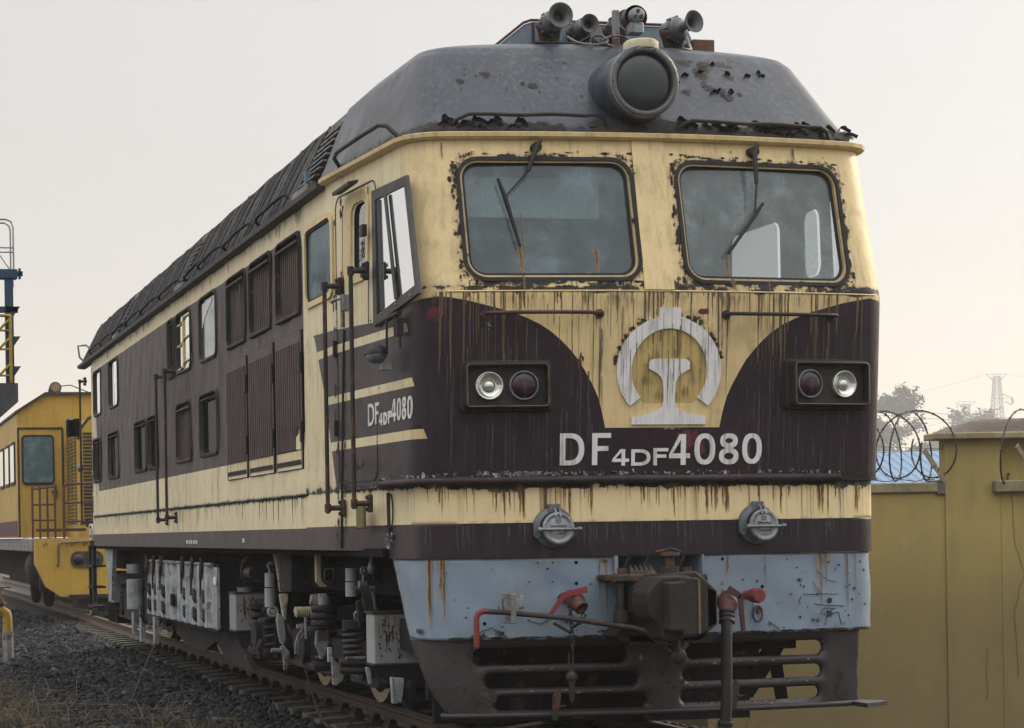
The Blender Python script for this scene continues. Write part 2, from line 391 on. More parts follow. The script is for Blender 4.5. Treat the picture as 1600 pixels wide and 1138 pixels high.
def stains(name, L, fn, mat, off=.0015, parent=None):
    """L: (x, ztop, half width, length) runs hanging down"""
    vs = []; fs = []; at = []
    for x, zt, w_, l_ in L:
        n0 = len(vs); K = 9; dx = 0
        for k in range(K):
            t_ = k / (K - 1); dx += R.gauss(0, w_ * .10); ww = w_ * (1 - .35 * t_ ** 1.5) * R.uniform(.75, 1.2); z = zt - l_ * t_; am = 1.05 * (1 - t_ ** 5) * R.uniform(.8, 1.08) if k < K - 1 else 0
            for j, q in ((-1, 0), (0, am), (1, 0)): vs.append(fn(x + dx + j * ww, z, off)); at.append(q)
        for k in range(K - 1):
            for j in (0, 1): a = n0 + 3 * k + j; fs.append((a, a + 3, a + 4, a + 1))
    return tag(mesh_obj(name, vs, fs, M[mat], None, parent, True, {'a': at}), kind='stuff')
def blots(name, L, fn, mat, off=.002, parent=None, n=14):
    """L: (x, z, rx, rz, strength) ragged patches"""
    vs = []; fs = []; at = []
    for x, z, rx, rz, am in L:
        n0 = len(vs); vs.append(fn(x, z, off)); at.append(am)
        for ring, q in ((.5, am * .75), (1, 0)):
            for k in range(n): a = 2 * PI * k / n; vs.append(fn(x + rx * ring * math.cos(a), z + rz * ring * math.sin(a), off)); at.append(q)
        for k in range(n): k2 = (k + 1) % n; fs += [(n0, n0 + 1 + k, n0 + 1 + k2), (n0 + 1 + k, n0 + 1 + n + k, n0 + 1 + n + k2, n0 + 1 + k2)]
    return tag(mesh_obj(name, vs, fs, M[mat], None, parent, True, {'a': at}), kind='stuff')
# ------------------------------------------------------------ locomotive: cab surface
XC = .165; YB = 3.08            # centre line, seam between cab sheet and body side
def Wz(z): return 1.655 if z < 1.786 else 1.695 - .035 * max(0, (z - 3.06) / 1.1)
def Tz(z):
    if z < 1.786: return .10
    if z < 3.06: return .10 * (3.06 - z) / 1.274
    return .26 * (z - 3.06) / 1.1
def plan(Wf, r, b, T, Ws=1.82, ys=2.1, ye=YB, n=14):
    yb = T + b; sl = (Ws - Wf, ys - yb); L = math.hypot(*sl); u = (sl[0] / L, sl[1] / L)
    h = [(Ws, ye + (ys - ye) * i / 3) for i in range(3)] + [(Ws, ys)]
    a = (Wf + u[0] * r, yb + u[1] * r)
    h += [(Ws + (a[0] - Ws) * i / 5, ys + (a[1] - ys) * i / 5) for i in range(1, 5)]
    xr = Wf - r; c = (xr, T + b * (xr / Wf) ** 2)
    for i in range(11):
        t = i / 10.; h.append(tuple((1 - t) ** 2 * a[k] + 2 * t * (1 - t) * (Wf, yb)[k] + t * t * c[k] for k in (0, 1)))
    for i in range(1, n + 1): x = xr * (1 - i / n); h.append((x, T + b * (x / Wf) ** 2))
    return np.array([(XC - x, y) for x, y in h] + [(XC + x, y) for x, y in h[:-1]][::-1])
FR_, FB_ = .21, .15
REF = plan(1.695, FR_, FB_, 0)
U = np.concatenate([[0], np.cumsum(np.hypot(*np.diff(REF, axis=0).T))]); UMAX = U[-1]
_pc = {}
def planz(z, lo=False):
    k = (round(z, 3), lo)
    if k not in _pc: _pc[k] = plan(Wz(1.0 if lo else max(z, 1.787)), FR_, FB_, Tz(1.0 if lo else max(z, 1.787)) + .01)
    return _pc[k]
def W3(u, z, off=0, lo=False):
    p = planz(z, lo); i = min(max(int(np.searchsorted(U, u)) - 1, 0), len(U) - 2); t = (u - U[i]) / (U[i + 1] - U[i])
    a, b = p[i], p[i + 1]; x = a[0] + (b[0] - a[0]) * t; y = a[1] + (b[1] - a[1]) * t
    if off:
        q0, q1 = p[max(i - 1, 0)], p[min(i + 2, len(p) - 1)]
        dx, dy = (b - a) if (t > .2 and t < .8) else (q1 - q0); L = math.hypot(dx, dy); x += dy / L * off; y -= dx / L * off
    return (x, y, z)
def u_x(x, z, lo=False):
    p = planz(z, lo); m = slice(8, len(p) - 8); return float(np.interp(x, p[m, 0], U[m]))
def u_y(y, z, lo=False):
    p = planz(z, lo); h = len(p) // 2 - 4; return float(np.interp(-y, -p[:h, 1], U[:h]))
def FX(x, z, off=0, lo=False): return W3(u_x(x, z, lo), z, off, lo)
def FL(x, z, off=0): return FX(x, z, off, True)
def uS(y, z, lo=False): return u_y(y, z, lo) if y > .5 else u_y(.5, z, lo) + (.5 - y) * .5
def SY(y, z, off=0, lo=False):
    if y > 2.2: return (XC - 1.82 - off, y, z)
    return W3(uS(y, z, lo), z, off, lo)
def SPL(y, z, off=0): return (XC - 1.82 + max(0, 2.1 - y) * .055 - off, y, z)

loco = tag(empty('diesel_locomotive'), 'large weathered cream and aubergine diesel locomotive with one round headlight in the foreground', 'locomotive')

# window outlines: x0, z0, x1, z1, corner radius
WINL = (-1.200, 3.155, -.020, 3.978, .13); WINR = (.318, 3.140, 1.545, 3.970, .13)
def fpoly(pts, lo=False): return [(u_x(x, z, lo), z) for x, z in pts]
def spoly(pts, lo=False): return [(uS(y, z, lo), z) for y, z in pts]
def mirror(poly): return [(UMAX - u, z) for u, z in poly][::-1]
S_SLIDE = [(1.06, 2.96), (.36, 3.04), (.42, 3.80), (1.06, 3.87)]
DOORW = rrect(1.27, 3.36, 1.56, 3.86, .09); WIN2 = rrect(2.06, 3.285, 2.95, 3.885, .10)
holes = [fpoly(rrect(*WINL)), fpoly(rrect(*WINR)), spoly(S_SLIDE), spoly(DOORW), spoly(WIN2)]
holes += [mirror(h) for h in holes[2:]]

# ---- upper cab sheet z 1.786 .. 4.16
ARC = [(-1.523, 3.048), (-1.335, 3.028), (-1.20, 3.003), (-1.083, 2.972), (-.95, 2.936), (-.828, 2.893), (-.73, 2.848), (-.65, 2.797), (-.58, 2.738), (-.523, 2.681), (-.462, 2.61), (-.412, 2.531), (-.36, 2.44), (-.322, 2.36), (-.293, 2.262), (-.27, 2.152)]
ARCR = [(XC * 2 - .05 - x, z) for x, z in ARC][::-1]
ARCR[-1] = (1.80, 3.04)
dark_front = fpoly([(-1.40, 1.80)] + [(-1.40, 3.035)] + ARC[1:] + ARCR[:-1] + [(1.72, 3.045), (1.72, 1.80)])
zs_ = 1.80
uf0 = u_x(-1.40, 2.4)
dark_l = [(u_y(2.75, 3.03), 3.03), (u_y(1.95, 3.0), 3.0), (u_y(1.0, 2.958), 2.958), (u_y(.5, 3.0), 3.0), (uf0, 3.035), (uf0 + .004, 1.80), (u_y(2.05, 1.80), 1.80), (u_y(2.374, 2.515), 2.515), (u_y(2.70, 3.0), 3.0)]
dark_r = mirror([(0.02, 3.03)] + dark_l[1:4] + [(u_x(1.72, 3.03) * 0 + (UMAX - u_x(1.72, 3.03)), 3.04), (UMAX - u_x(1.72, 1.8), 1.80), (0.02, 1.80)])
stripes = []
for yl, zt, zb, yr in ((2.66, 2.888, 2.826, .36), (2.33, 2.512, 2.452, .20), (2.30, 2.162, 2.096, .02)):
    yr_u = uS(yr, zt)
    stripes.append([(u_y(yl, zt), zt), (u_y(yl - .04, zb), zb), (yr_u + .03, zb), (yr_u, zt)])
win_u = [fpoly(rrect(*WINL)), fpoly(rrect(*WINR))]
box = [(0, 1.786), (UMAX, 1.786), (UMAX, 4.16), (0, 4.16)]
vs, T, cen = cdt([box], holes, [dark_front, dark_l, dark_r] + stripes, .036)
def runs(n, xa, xb, seed, wa, wb, La, Lb, a0=.95, a1=1.25):
    r_ = random.Random(seed); return [(r_.uniform(xa, xb), r_.uniform(wa, wb), r_.uniform(La, Lb) * r_.random() ** .5, r_.uniform(a0, a1)) for _ in range(n)]
def runmask(x, z, ztop, L):
    o = np.zeros(len(x))
    for x0, w_, l_, a_ in L: o = np.maximum(o, a_ * np.exp(-(((x - x0 - .006 * np.sin(z * 40 + x0 * 9)) / w_) ** 2)) * np.clip((z - (ztop - l_)) / (.35 * l_), 0, 1) * (z < ztop))
    return o
mi = np.zeros(len(T), int)
side = (cen[:, 0] < u_y(.32, 3)) | (cen[:, 0] > UMAX - u_y(.32, 3))
df = inside(cen, dark_front); dl = inside(cen, dark_l); dr_ = inside(cen, dark_r)
mi[df | dl | dr_] = 1
for s_ in stripes: mi[inside(cen, s_)] = 0
P3 = [W3(u, z) for u, z in vs]
X = np.array([p[0] for p in P3]); Y_ = np.array([p[1] for p in P3]); Z_ = vs[:, 1]
frontish = (Y_ < .75) & (X > -1.6) & (X < 1.95)
PX = np.stack([X, Z_], 1)
grime = np.zeros(len(vs)); drip = np.zeros(len(vs))
for wq in (WINL, WINR):
    d = sdrect(PX, *wq); d = np.where(frontish, d, 9)
    asym = np.where(Z_ > wq[3] - .05, .060, np.where(X < wq[0] + .02, .075, .05))
    vary = .80 + .17 * np.sin(PX[:, 0] * 9 + PX[:, 1] * 7) + .13 * np.sin(PX[:, 1] * 17 - PX[:, 0] * 5)
    grime = np.maximum(grime, np.exp(-(np.maximum(d - .012, 0) / asym) ** 1.2) * vary * .74)
grime = np.maximum(grime, np.where(frontish, (.78 + .2 * np.sin(X * 7) * np.sin(X * 3.1)) * np.exp(-np.abs(Z_ - 3.09) / .04), 0))
grime = np.maximum(grime, (.95 + .15 * np.sin(X * 6 + 2)) * np.exp(-(Z_ - 1.786) / .075) * np.where(X > -1.75, 1, 0))
grime = np.maximum(grime, .5 * np.exp(-(4.16 - Z_) / .03))
dring = np.abs(np.hypot(X - .176, Z_ - 2.55) - .385)
grime = np.maximum(grime, np.where(frontish & (Z_ > 2.5), .62 * np.exp(-dring / .022), 0))
for yy in (1.03, 1.80, 2.0, 2.05):
    grime = np.maximum(grime, np.where((X < -1.5) & (Z_ < 3.3), .55 * np.exp(-np.abs(Y_ - yy) / .02), 0))
for xm, zm in ((-.955, 2.44), (1.36, 2.44)):
    d = sdrect(PX, xm - .32, 2.28, xm + .32, 2.60, .03); grime = np.maximum(grime, np.where(frontish, .85 * np.exp(-np.abs(d) / .02), 0))
uu = np.minimum(vs[:, 0], UMAX - vs[:, 0]); pale = 1 / (1 + np.exp((uu - u_y(.38, 3)) / .07))  # pale: share of painted sky sheen towards the cab sides
drip = np.where(frontish & (Z_ < 3.06), .74 * np.exp(-(3.06 - Z_) / .9), 0)
bare = np.zeros(len(vs))
for cx_, cz_, sx_, sz_, a_ in ((.33, 2.07, .15, .10, .62), (-1.42, 2.93, .14, .10, .5), (1.76, 2.4, .05, .6, .42), (-.45, 2.62, .08, .12, .45), (.40, 2.92, .12, .03, .5), (-1.1, 2.88, .1, .1, .42)): bare = np.maximum(bare, np.where(frontish, a_ * np.exp(-(((X - cx_) / sx_) ** 2 + ((Z_ - cz_) / sz_) ** 2)), 0))
drip = np.maximum(drip, np.where(frontish & (Z_ >= 3.06) & (Z_ < 3.14), .55, 0))
for xx, z0, L_ in ((-.845, 3.14, .1), (.62, 3.14, .1)): pass
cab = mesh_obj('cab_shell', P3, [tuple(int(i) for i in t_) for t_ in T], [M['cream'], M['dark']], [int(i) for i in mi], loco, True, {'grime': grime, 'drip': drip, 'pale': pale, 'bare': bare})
# ---- lower band sheet
def band_sheet(name, z0, z1, mats, zc=None):
    b_ = [(0, 1.343), (u_y(1.0, 1.4, True), 1.343), (u_y(.93, 1.4, True), z0), (UMAX - u_y(.93, 1.4, True), z0), (UMAX - u_y(1., 1.4, True), 1.343), (UMAX, 1.343), (UMAX, z1), (0, z1)]
    lowp = [(0, 1.30 - .05), (UMAX, 1.25), (UMAX, 1.523), (0, 1.523)]
    lowp = [(0.001, z0 - .01), (UMAX - .001, z0 - .01), (UMAX - .001, 1.523), (.001, 1.523)]
    v2, T2, c2 = cdt([b_], [], [[(0.0, 1.523), (UMAX, 1.523), (UMAX / 2, 1.5231)]], .034)
    m2 = np.where(c2[:, 1] > 1.523, 0, 1); uu = np.minimum(v2[:, 0], UMAX - v2[:, 0]); pale = 1 / (1 + np.exp((uu - u_y(.38, 1.4, True)) / .07))
    P = [W3(u, z, 0, True) for u, z in v2]; z = v2[:, 1]; x = np.array([p[0] for p in P])
    g = np.where(x > -1.63, (.95 + .2 * np.sin(x * 5)) * np.exp(-(1.786 - z) / .05), .75 * np.exp(-(1.786 - z) / .02)); g = np.maximum(g, .45 * np.exp(-(z - z0) / .012))
    dr = np.where(x > -1.60, (.66 + .10 * np.sin(x * 5.1 + 1) * np.sin(x * 2.3)) * np.exp(-np.maximum(1.78 - z, 0) / 1.9), .35 * np.exp(-np.maximum(1.78 - z, 0) / .4))
    return mesh_obj(name, P, [tuple(int(i) for i in t_) for t_ in T2], mats, [int(i) for i in m2], loco, True, {'grime': g, 'drip': dr, 'pale': pale})
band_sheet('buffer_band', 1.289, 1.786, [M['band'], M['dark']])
# ledge under the nose and its pipe rail
mb = MB()
us = [u_y(.95, 1.8) + (UMAX - 2 * u_y(.95, 1.8)) * i / 60 for i in range(61)]
a_ = [W3(u, 1.786, .012) for u in us]; b_ = [W3(u, 1.786, -.04, True) for u in us]; c_ = [W3(u, 1.80, .012) for u in us]
vsl = a_ + b_ + c_; fl = []
for i in range(60): fl += [(i, i + 1, 61 + i + 1, 61 + i), (i, 122 + i, 122 + i + 1, i + 1)]
mb.add(vsl, fl); mb.build('nose_ledge', M['greasy'], loco)
mb = MB(); us = [u_y(.93, 1.8) + (u_x(1.46, 1.8) - u_y(.93, 1.8)) * i / 50 for i in range(51)]
mb.tube([W3(u, 1.808, .035) for u in us], [.024 + .004 * R.random() for _ in us], 8)
mb.build('ledge_rail', M['ledgerail'], loco)
# loose rust crumbs on the ledge
mb = MB()
for i in range(420):
    u = R.uniform(us[0], us[-1]) if R.random() < .45 else u_x(R.uniform(-1.15, -.6), 1.8); s_ = R.uniform(.004, .014); p = Vector(W3(u, 1.835 + R.uniform(0, .02), .012 + R.uniform(0, .02)))
    mb.add([p + Vector((R.gauss(0, s_), R.gauss(0, s_), R.gauss(0, s_))) for _ in range(4)], [(0, 1, 2), (0, 2, 3), (0, 3, 1), (1, 3, 2)])
tag(mb.build('rust_flakes', M['silver'], loco), kind='stuff')

# ---- left body side
dark_b = [(2.72, 3.04), (2.916, 3.28), (2.95, 3.434), (3.17, 3.93), (6, 3.95), (17.1, 3.95), (16.85, 2.147), (3.40, 2.15), (3.24, 2.19), (3.15, 2.31), (3.081, 2.345), (3.081, 2.9), (3.081, 3.03)]
bside = [(3.08, 1.786), (17.42, 1.786), (17.42, 4.10), (3.08, 4.10)]
darkb = [(3.0805, 2.31), (3.15, 2.27), (3.22, 2.20), (3.40, 2.15), (16.85, 2.147), (17.1, 3.945), (3.17, 3.93), (3.0805, 3.73)]
UPW = [(3.19, 4.07, 'f'), (4.33, 5.24, 'f'), (5.48, 6.36, 'f'), (7.0, 7.92, 'b'), (8.53, 9.46, 'm'), (9.68, 10.05, 'd'), (14.49, 15.38, 'm'), (16.36, 17.19, 'm')]
LOW = [(7.0, 7.98, 'd'), (8.57, 9.51, 'f'), (10.95, 11.72, 'd'), (11.89, 12.87, 'd'), (14.49, 15.55, 'd'), (16.48, 17.32, 'd')]
bh = [rrect(a, 3.283, b, 3.905, .08 if b - a > .5 else .06) for a, b, k in UPW] + [rrect(a, 2.305, b, 2.91, .08) for a, b, k in LOW]
vs, T, cen = cdt([bside], bh, [darkb], .085)
mi = np.where(inside(cen, darkb), 1, 0)
g = np.maximum(.7 * np.exp(-(vs[:, 1] - 1.786) / .02), .4 * np.exp(-(4.10 - vs[:, 1]) / .02))
dr = .4 * np.exp(-np.abs(vs[:, 1] - 1.95) / .25)
P3 = [(-1.65 + .005 * math.sin(y * 5.3) * math.sin(z * 4.1) + .003 * math.sin(y * 13 + z * 7), y, z) for y, z in vs]
# the dark area reaches forward across the cab seam
mesh_obj('body_side', P3, [tuple(int(i) for i in t_) for t_ in T], [M['creamsheen'], M['darksheen']], [int(i) for i in mi], loco, True, {'grime': g, 'drip': dr})
bl = [(3.08, 1.343), (17.42, 1.343), (17.42, 1.782), (3.08, 1.782)]
vs, T, cen = cdt([bl], [], [[(3.08, 1.515), (17.42, 1.515), (9, 1.5152)]], .07)
mi = np.where(cen[:, 1] > 1.515, 0, 1); g = .95 * np.exp(-(1.782 - vs[:, 1]) / .016); dr = .62 * np.exp(-(1.79 - vs[:, 1]) / .5)
mesh_obj('sill_panel', [(-1.655, y, z) for y, z in vs], [tuple(int(i) for i in t_) for t_ in T], [M['creamsheen'], M['darksheen']], [int(i) for i in mi], loco, True, {'grime': g, 'drip': dr})
# far cab: tapering end with stripes
def farx(y): return -1.65 + max(0, y - 17.42) * .10
def far_fn(u, z, off=0):
    if u < 1.15: return (farx(17.42 + u), 17.42 + u, z)
    t = (u - 1.15) / 3.2; return (-1.535 + 3.41 * t, 18.62, z)
fb = [(0, 1.343), (4.35, 1.343), (4.35, 4.10), (0, 4.10)]
fd = [[(.45, 1.85), (1.12, 1.85), (1.12, 3.0), (.35, 3.0)]]; fst = [[(.44, zb), (1.12, zb), (1.12, zb + .065), (.44, zb + .065)] for zb in (2.83, 2.45, 2.10)]
vs, T, cen = cdt([fb], [], fd + fst + [[(0, 1.52), (4.35, 1.52), (2, 1.521)]], .2)
mi = np.where(inside(cen, fd[0]), 1, 0)
for q in fst: mi[inside(cen, q)] = 0
mi[cen[:, 1] < 1.52] = 1
mesh_obj('far_cab_shell', [far_fn(u, z) for u, z in vs], [tuple(int(i) for i in t_) for t_ in T], [M['creamsheen'], M['darksheen']], [int(i) for i in mi], loco)
# right body side (away from the camera)
mb = MB(); mb.box((1.93, 3.08, 1.343), (1.99, 18.6, 4.10)); mb.build('right_body_side', M['darksheen'], loco)

# ---- dark inside, floor, bulkheads
mb = MB(); mb.box((-1.45, .75, 1.84), (1.78, 3.30, 1.88)); mb.box((-1.60, 3.16, 1.84), (1.93, 3.22, 4.4)); mb.box((-1.45, .62, 4.04), (1.78, 2.2, 4.07)); mb.box((-1.62, 2.2, 4.03), (1.95, 3.2, 4.06)); mb.build('cab_interior', M['teal'], loco)
mb = MB(); mb.box((-1.3, .42, 2.95), (1.65, .85, 3.02), .02); mb.box((-1.3, .8, 1.9), (1.6, .85, 2.95)); mb.box((-.1, .5, 3.02), (.45, .75, 3.10), .02); mb.build('driving_desk', M['under'], loco)
mb = MB()
mb.box((-.75, 1.5, 2.55), (-.30, 1.62, 3.28), .04); mb.box((.75, 1.7, 2.5), (1.2, 1.82, 3.25), .04); mb.build('driver_seat', M['under'], loco)
mb = MB(); mb.box((-1.60, 3.3, 1.36), (1.90, 18.5, 1.42)); mb.box((-1.45, 3.3, 1.42), (-1.40, 18.5, 4.1)); mb.build('engine_room_lining', M['deep'], loco)

# ---- windscreens
M['frame'] = paint('window_frame_cream', (.52, .40, .22), dirt=1, streak=.5, rough=.4, speck=.9, peel=.42, peelcol=(.05, .04, .03))
def ring_on(fn, outer, inner, thick, mat, name, parent, base=0): return relief(name, [outer], [inner], fn, thick, mat, parent, base, 0)
def inset(wq, d): return rrect(wq[0] + d, wq[1] + d, wq[2] - d, wq[3] - d, max(.02, wq[4] - d))
for wq in (WINL, WINR):
    v2, T2, c2 = cdt([inset(wq, .005)], [], [], .15)
    g = mesh_obj('windscreen', [FX(x, z, -.035) for x, z in v2], [tuple(int(i) for i in t_) for t_ in T2], M['glass' if wq is WINL else 'dustyglass'], None, loco, True)
    ring_on(FX, inset(wq, -.022), inset(wq, .004), .012, M['black'], 'window_seal', g, .001)
    ring_on(FX, inset(wq, -.004), inset(wq, .018), .030, M['frame'], 'window_frame', g, -.03)
    ring_on(FX, inset(wq, .016), inset(wq, .036), .012, M['black'], 'inner_seal', g, -.034)
# ragged peeled paint around the screens (real relief)
for wq in (WINL, WINR):
    mb = MB()
    for i in range(260):
        t = R.random(); per = rrect(wq[0] - .045, wq[1] - .03, wq[2] + .03, wq[3] + .045, .16, 14); k = R.randrange(len(per)); a = per[k]; b = per[(k + 1) % len(per)]; f_ = R.random()
        x = a[0] + (b[0] - a[0]) * f_ + R.gauss(0, .012); z = a[1] + (b[1] - a[1]) * f_ + R.gauss(0, .012); s_ = R.uniform(.005, .016)
        mb.add([FX(x + R.uniform(-s_, s_), z + R.uniform(-s_, s_), .002 + R.uniform(0, .014)) for _ in range(4)], [(0, 1, 2), (0, 2, 3)])
    tag(mb.build('paint_flakes', M['iron'], loco), kind='stuff')
# centre post strips between the screens
relief('centre_post', [[(-.005, 3.075), (.205, 3.075), (.245, 4.12), (.012, 4.12)]], [], FX, .012, M['cream'], loco, .001, .05)
# horizontal welded seam under the screens
mb = MB(); mb.tube([FX(-1.35 + 3.1 * i / 40, 3.066, .002) for i in range(41)], .006, 6); mb.build('weld_seam', M['cream'], loco)

# pale panel behind the upper part of the left screen
mb = MB(); mb.box((-1.10, .50, 3.62), (-.13, .52, 3.90), .005); mb.build('pale_panel', metal('pale_panel_face', (.50, .60, .60), .8, .2), loco)
# ---- wipers
def wiper(pivot, mid, elbow, b0, b1):
    o = MB(); p = FX(*pivot, .04)
    o.cyl(FX(*pivot, 0), FX(*pivot, .07), .035, 12); o.tube([FX(pivot[0] + .03, pivot[1] + .05, .06), FX(*pivot, .06), FX(*mid, .05)], [.016, .018, .014], 8); o.tube([FX(*mid, .05), FX(*elbow, .03)], .007, 6)
    a = o.build('windscreen_wiper', M['greasy'], loco)
    q = MB(); q.tube([FX(*b0, .02), FX(*elbow, .03), FX(*b1, .015)], [.010, .013, .011], 6); q.tube([FX(*b0, .005), FX(*b1, .0)], .006, 4); q.build('wiper_blade', M['black'], a)
wiper((-.668, 4.057), (-.74, 3.89), (-.907, 3.713), (-.945, 3.84), (-.837, 3.371))
wiper((.895, 4.06), (.886, 3.83), (.853, 3.60), (.935, 3.695), (.628, 3.333))

# ---- gutter of the cab
mb = MB(); us = [u_y(2.22, 4.15) + (UMAX - 2 * u_y(2.22, 4.15)) * i / 90 for i in range(91)]
prof = [(-.02, 4.118), (.035, 4.122), (.062, 4.135), (.066, 4.162), (.05, 4.168), (.03, 4.160), (-.02, 4.168)]
vsg = []
for u in us:
    for o_, z in prof: x, y, _ = W3(u, 4.15, o_ if o_ else .001); vsg.append((x, y, z))
n = len(prof); fsg = [(i * n + k, (i + 1) * n + k, (i + 1) * n + (k + 1) % n, i * n + (k + 1) % n) for i in range(90) for k in range(n)]
mb.add(vsg, fsg).add(vsg[:n], [tuple(range(n))]).add(vsg[-n:], [tuple(range(n))]); 
gt = mb.build('rain_gutter', M['cream'], loco)
# body gutter
mb = MB(); mb.prism([(-1.64, 4.095), (-1.73, 4.11), (-1.735, 4.15), (-1.70, 4.155), (-1.62, 4.19), (-1.60, 4.10)], 1, 2.25, 18.68); mb.box((1.95, 3.0, 4.09), (2.06, 18.68, 4.15)); mb.build('body_gutter', M['roof'], loco)

# ---- cab hood (roof): lofted contours
cont = []
def contour(Wf, r, b, T, Ws, zf, ye=2.75): 
    p = plan(Wf, r, b, T, Ws=Ws, ys=max(2.1, T + b + r + .2), ye=max(ye, T + b + r + .3)); return [(x, y, zf(x)) for x, y in p]
def zc(base, crown, half): return lambda x: base + crown * max(0, 1 - abs((x - XC) / half) ** 2.4)
HD = [(1.645, .17, .15, .28, 1.80, zc(4.160, 0, 1)), (1.625, .17, .15, .295, 1.78, zc(4.20, 0, 1)), (1.565, .16, .15, .43, 1.70, zc(4.36, .0, 1.7)), (1.49, .15, .14, .645, 1.60, zc(4.61, .01, 1.6)), (1.425, .15, .12, .835, 1.50, zc(4.825, .01, 1.5)), (1.385, .17, .11, .905, 1.43, zc(4.885, .02, 1.45)), (1.25, .22, .10, 1.01, 1.33, zc(4.922, .04, 1.4)), (1.05, .26, .08, 1.14, 1.17, zc(4.95, .038, 1.3)), (.7, .3, .05, 1.40, .75, zc(4.975, .02, .9)), (.3, .12, .0, 1.6, .3, zc(4.995, .01, .9)), (.02, .01, .0, 1.9, .02, zc(5.0, .0, .9))]
rows = [contour(*h) for h in HD]
# refine rows by smooth interpolation
rows = [np.array(r_) for r_ in rows]; fine_rows = []
for i in range(len(rows) - 1):
    p0 = rows[max(i - 1, 0)]; p1 = rows[i]; p2 = rows[i + 1]; p3 = rows[min(i + 2, len(rows) - 1)]
    for k in range(5):
        t = k / 5; q = .5 * ((2 * p1) + (-p0 + p2) * t + (2 * p0 - 5 * p1 + 4 * p2 - p3) * t * t + (-p0 + 3 * p1 - 3 * p2 + p3) * t ** 3)
        if i < 5: q = p1 + (p2 - p1) * t
        fine_rows.append(q)
fine_rows.append(rows[-1]); m = len(fine_rows[0]); V = np.vstack(fine_rows)
# dents
for i, v in enumerate(V):
    V[i, 1] += .003 * math.sin(v[0] * 7 + v[2] * 3) * math.sin(v[2] * 9 + v[0] * 2); V[i, 2] += .002 * math.sin(v[0] * 5 + 1)
F_ = [(j * m + i, j * m + i + 1, (j + 1) * m + i + 1, (j + 1) * m + i) for j in range(len(fine_rows) - 1) for i in range(m - 1)]
zz = V[:, 2]; xx = V[:, 0]
g = (1.08 + .22 * np.sin(xx * 8 + 1) * np.sin(xx * 3.3)) * np.exp(-(zz - 4.16) / .095) * (1 - .35 * np.exp(-((xx + .2) / .35) ** 2)) 
g = np.maximum(g, .66 * np.exp(-(((xx - .95) / .35) ** 2 + ((zz - 4.80) / .10) ** 2)))
for a_, b_, s_ in ((-.95, 4.72, .10), (-.55, 4.80, .05), (-.85, 4.62, .07), (.75, 4.62, .09), (-.30, 4.72, .05)): g = np.maximum(g, .56 * np.exp(-(((xx - a_) / s_) ** 2 + ((zz - b_) / (s_ * .8)) ** 2)))
g = np.maximum(g, .75 * np.exp(-((np.hypot(xx - .02, (zz - 4.40)) - .22) / .06) ** 2) * (zz < 4.45))
dr = .42 * np.exp(-(((xx + .18) / .14) ** 2)) * np.clip((zz - 4.3) / .5, 0, 1)
mesh_obj('cab_hood', V, F_, M['hood'], None, loco, True, {'grime': g, 'drip': dr})
def hood_y(x, z):
    """front of the hood at height z"""
    T_ = np.interp(z, [4.16, 4.2, 4.36, 4.61, 4.825, 4.885, 4.92], [.28, .295, .43, .645, .835, .905, 1.01]); b_ = .14; W_ = np.interp(z, [4.16, 4.36, 4.60, 4.80, 4.86], [1.64, 1.565, 1.475, 1.395, 1.35])
    return float(T_ + b_ * ((x - XC) / W_) ** 2)
# curled paint along the hood's lower edge
mb = MB()
for i in range(62):
    x = R.choice([R.uniform(-1.35, -.7), R.uniform(.35, 1.75), R.uniform(.35, 1.6)]); w_ = R.uniform(.02, .07); h_ = R.uniform(.02, .06); z0 = 4.20 + R.random() * .07
    if i > 50: x = R.uniform(.5, 1.25); z0 = R.uniform(4.52, 4.82); w_ *= .55; h_ *= .35
    pts = []
    for k in range(6):
        xx_ = x - w_ + 2 * w_ * k / 5; zz_ = z0 + h_ * math.sin(PI * k / 5) + R.uniform(-.006, .008); yb = hood_y(xx_, zz_) + .004
        pts.append((xx_, yb - .006, zz_ - .012)); pts.append((xx_ + R.uniform(-.004, .004), yb - .03 - R.random() * .02, zz_ + R.uniform(0, .01)))
    mb.add(pts, [(2 * k, 2 * k + 1, 2 * k + 3, 2 * k + 2) for k in range(5)])
tag(mb.build('curled_paint', M['hood'], loco), kind='stuff')
# grab rails on the hood
def hood_rail(x0, x1, z, tag_=None):
    o = MB(); pts = []
    pts.append((x0 - .04, hood_y(x0 - .04, z - .06), z - .06)); pts.append((x0 - .02, hood_y(x0, z) - .07, z - .03)); pts.append((x0 + .06, hood_y(x0, z) - .10, z + .005))
    for i in range(1, 12): xx_ = x0 + .06 + (x1 - x0 - .12) * i / 12; pts.append((xx_, hood_y(xx_, z) - .10, z + .004 * math.sin(i)))
    pts += [(x1 - .06, hood_y(x1, z) - .10, z + .005), (x1, hood_y(x1, z) - .08, z - .02), (x1 + .03, hood_y(x1, z - .08), z - .08)]
    o.tube(pts, .014, 8); o.build('hood_grab_rail', M['greasy'], loco)
hood_rail(-1.16, -.16, 4.295); hood_rail(.40, 1.52, 4.265)
o = MB(); o.tube([(-1.56, 2.08, 4.20), (-1.63, 2.06, 4.30), (-1.63, 1.98, 4.33), (-1.60, 1.4, 4.335), (-1.57, .98, 4.335), (-1.54, .88, 4.31), (-1.47, .82, 4.22)], .016, 8); o.build('hood_grab_rail', M['greasy'], loco)

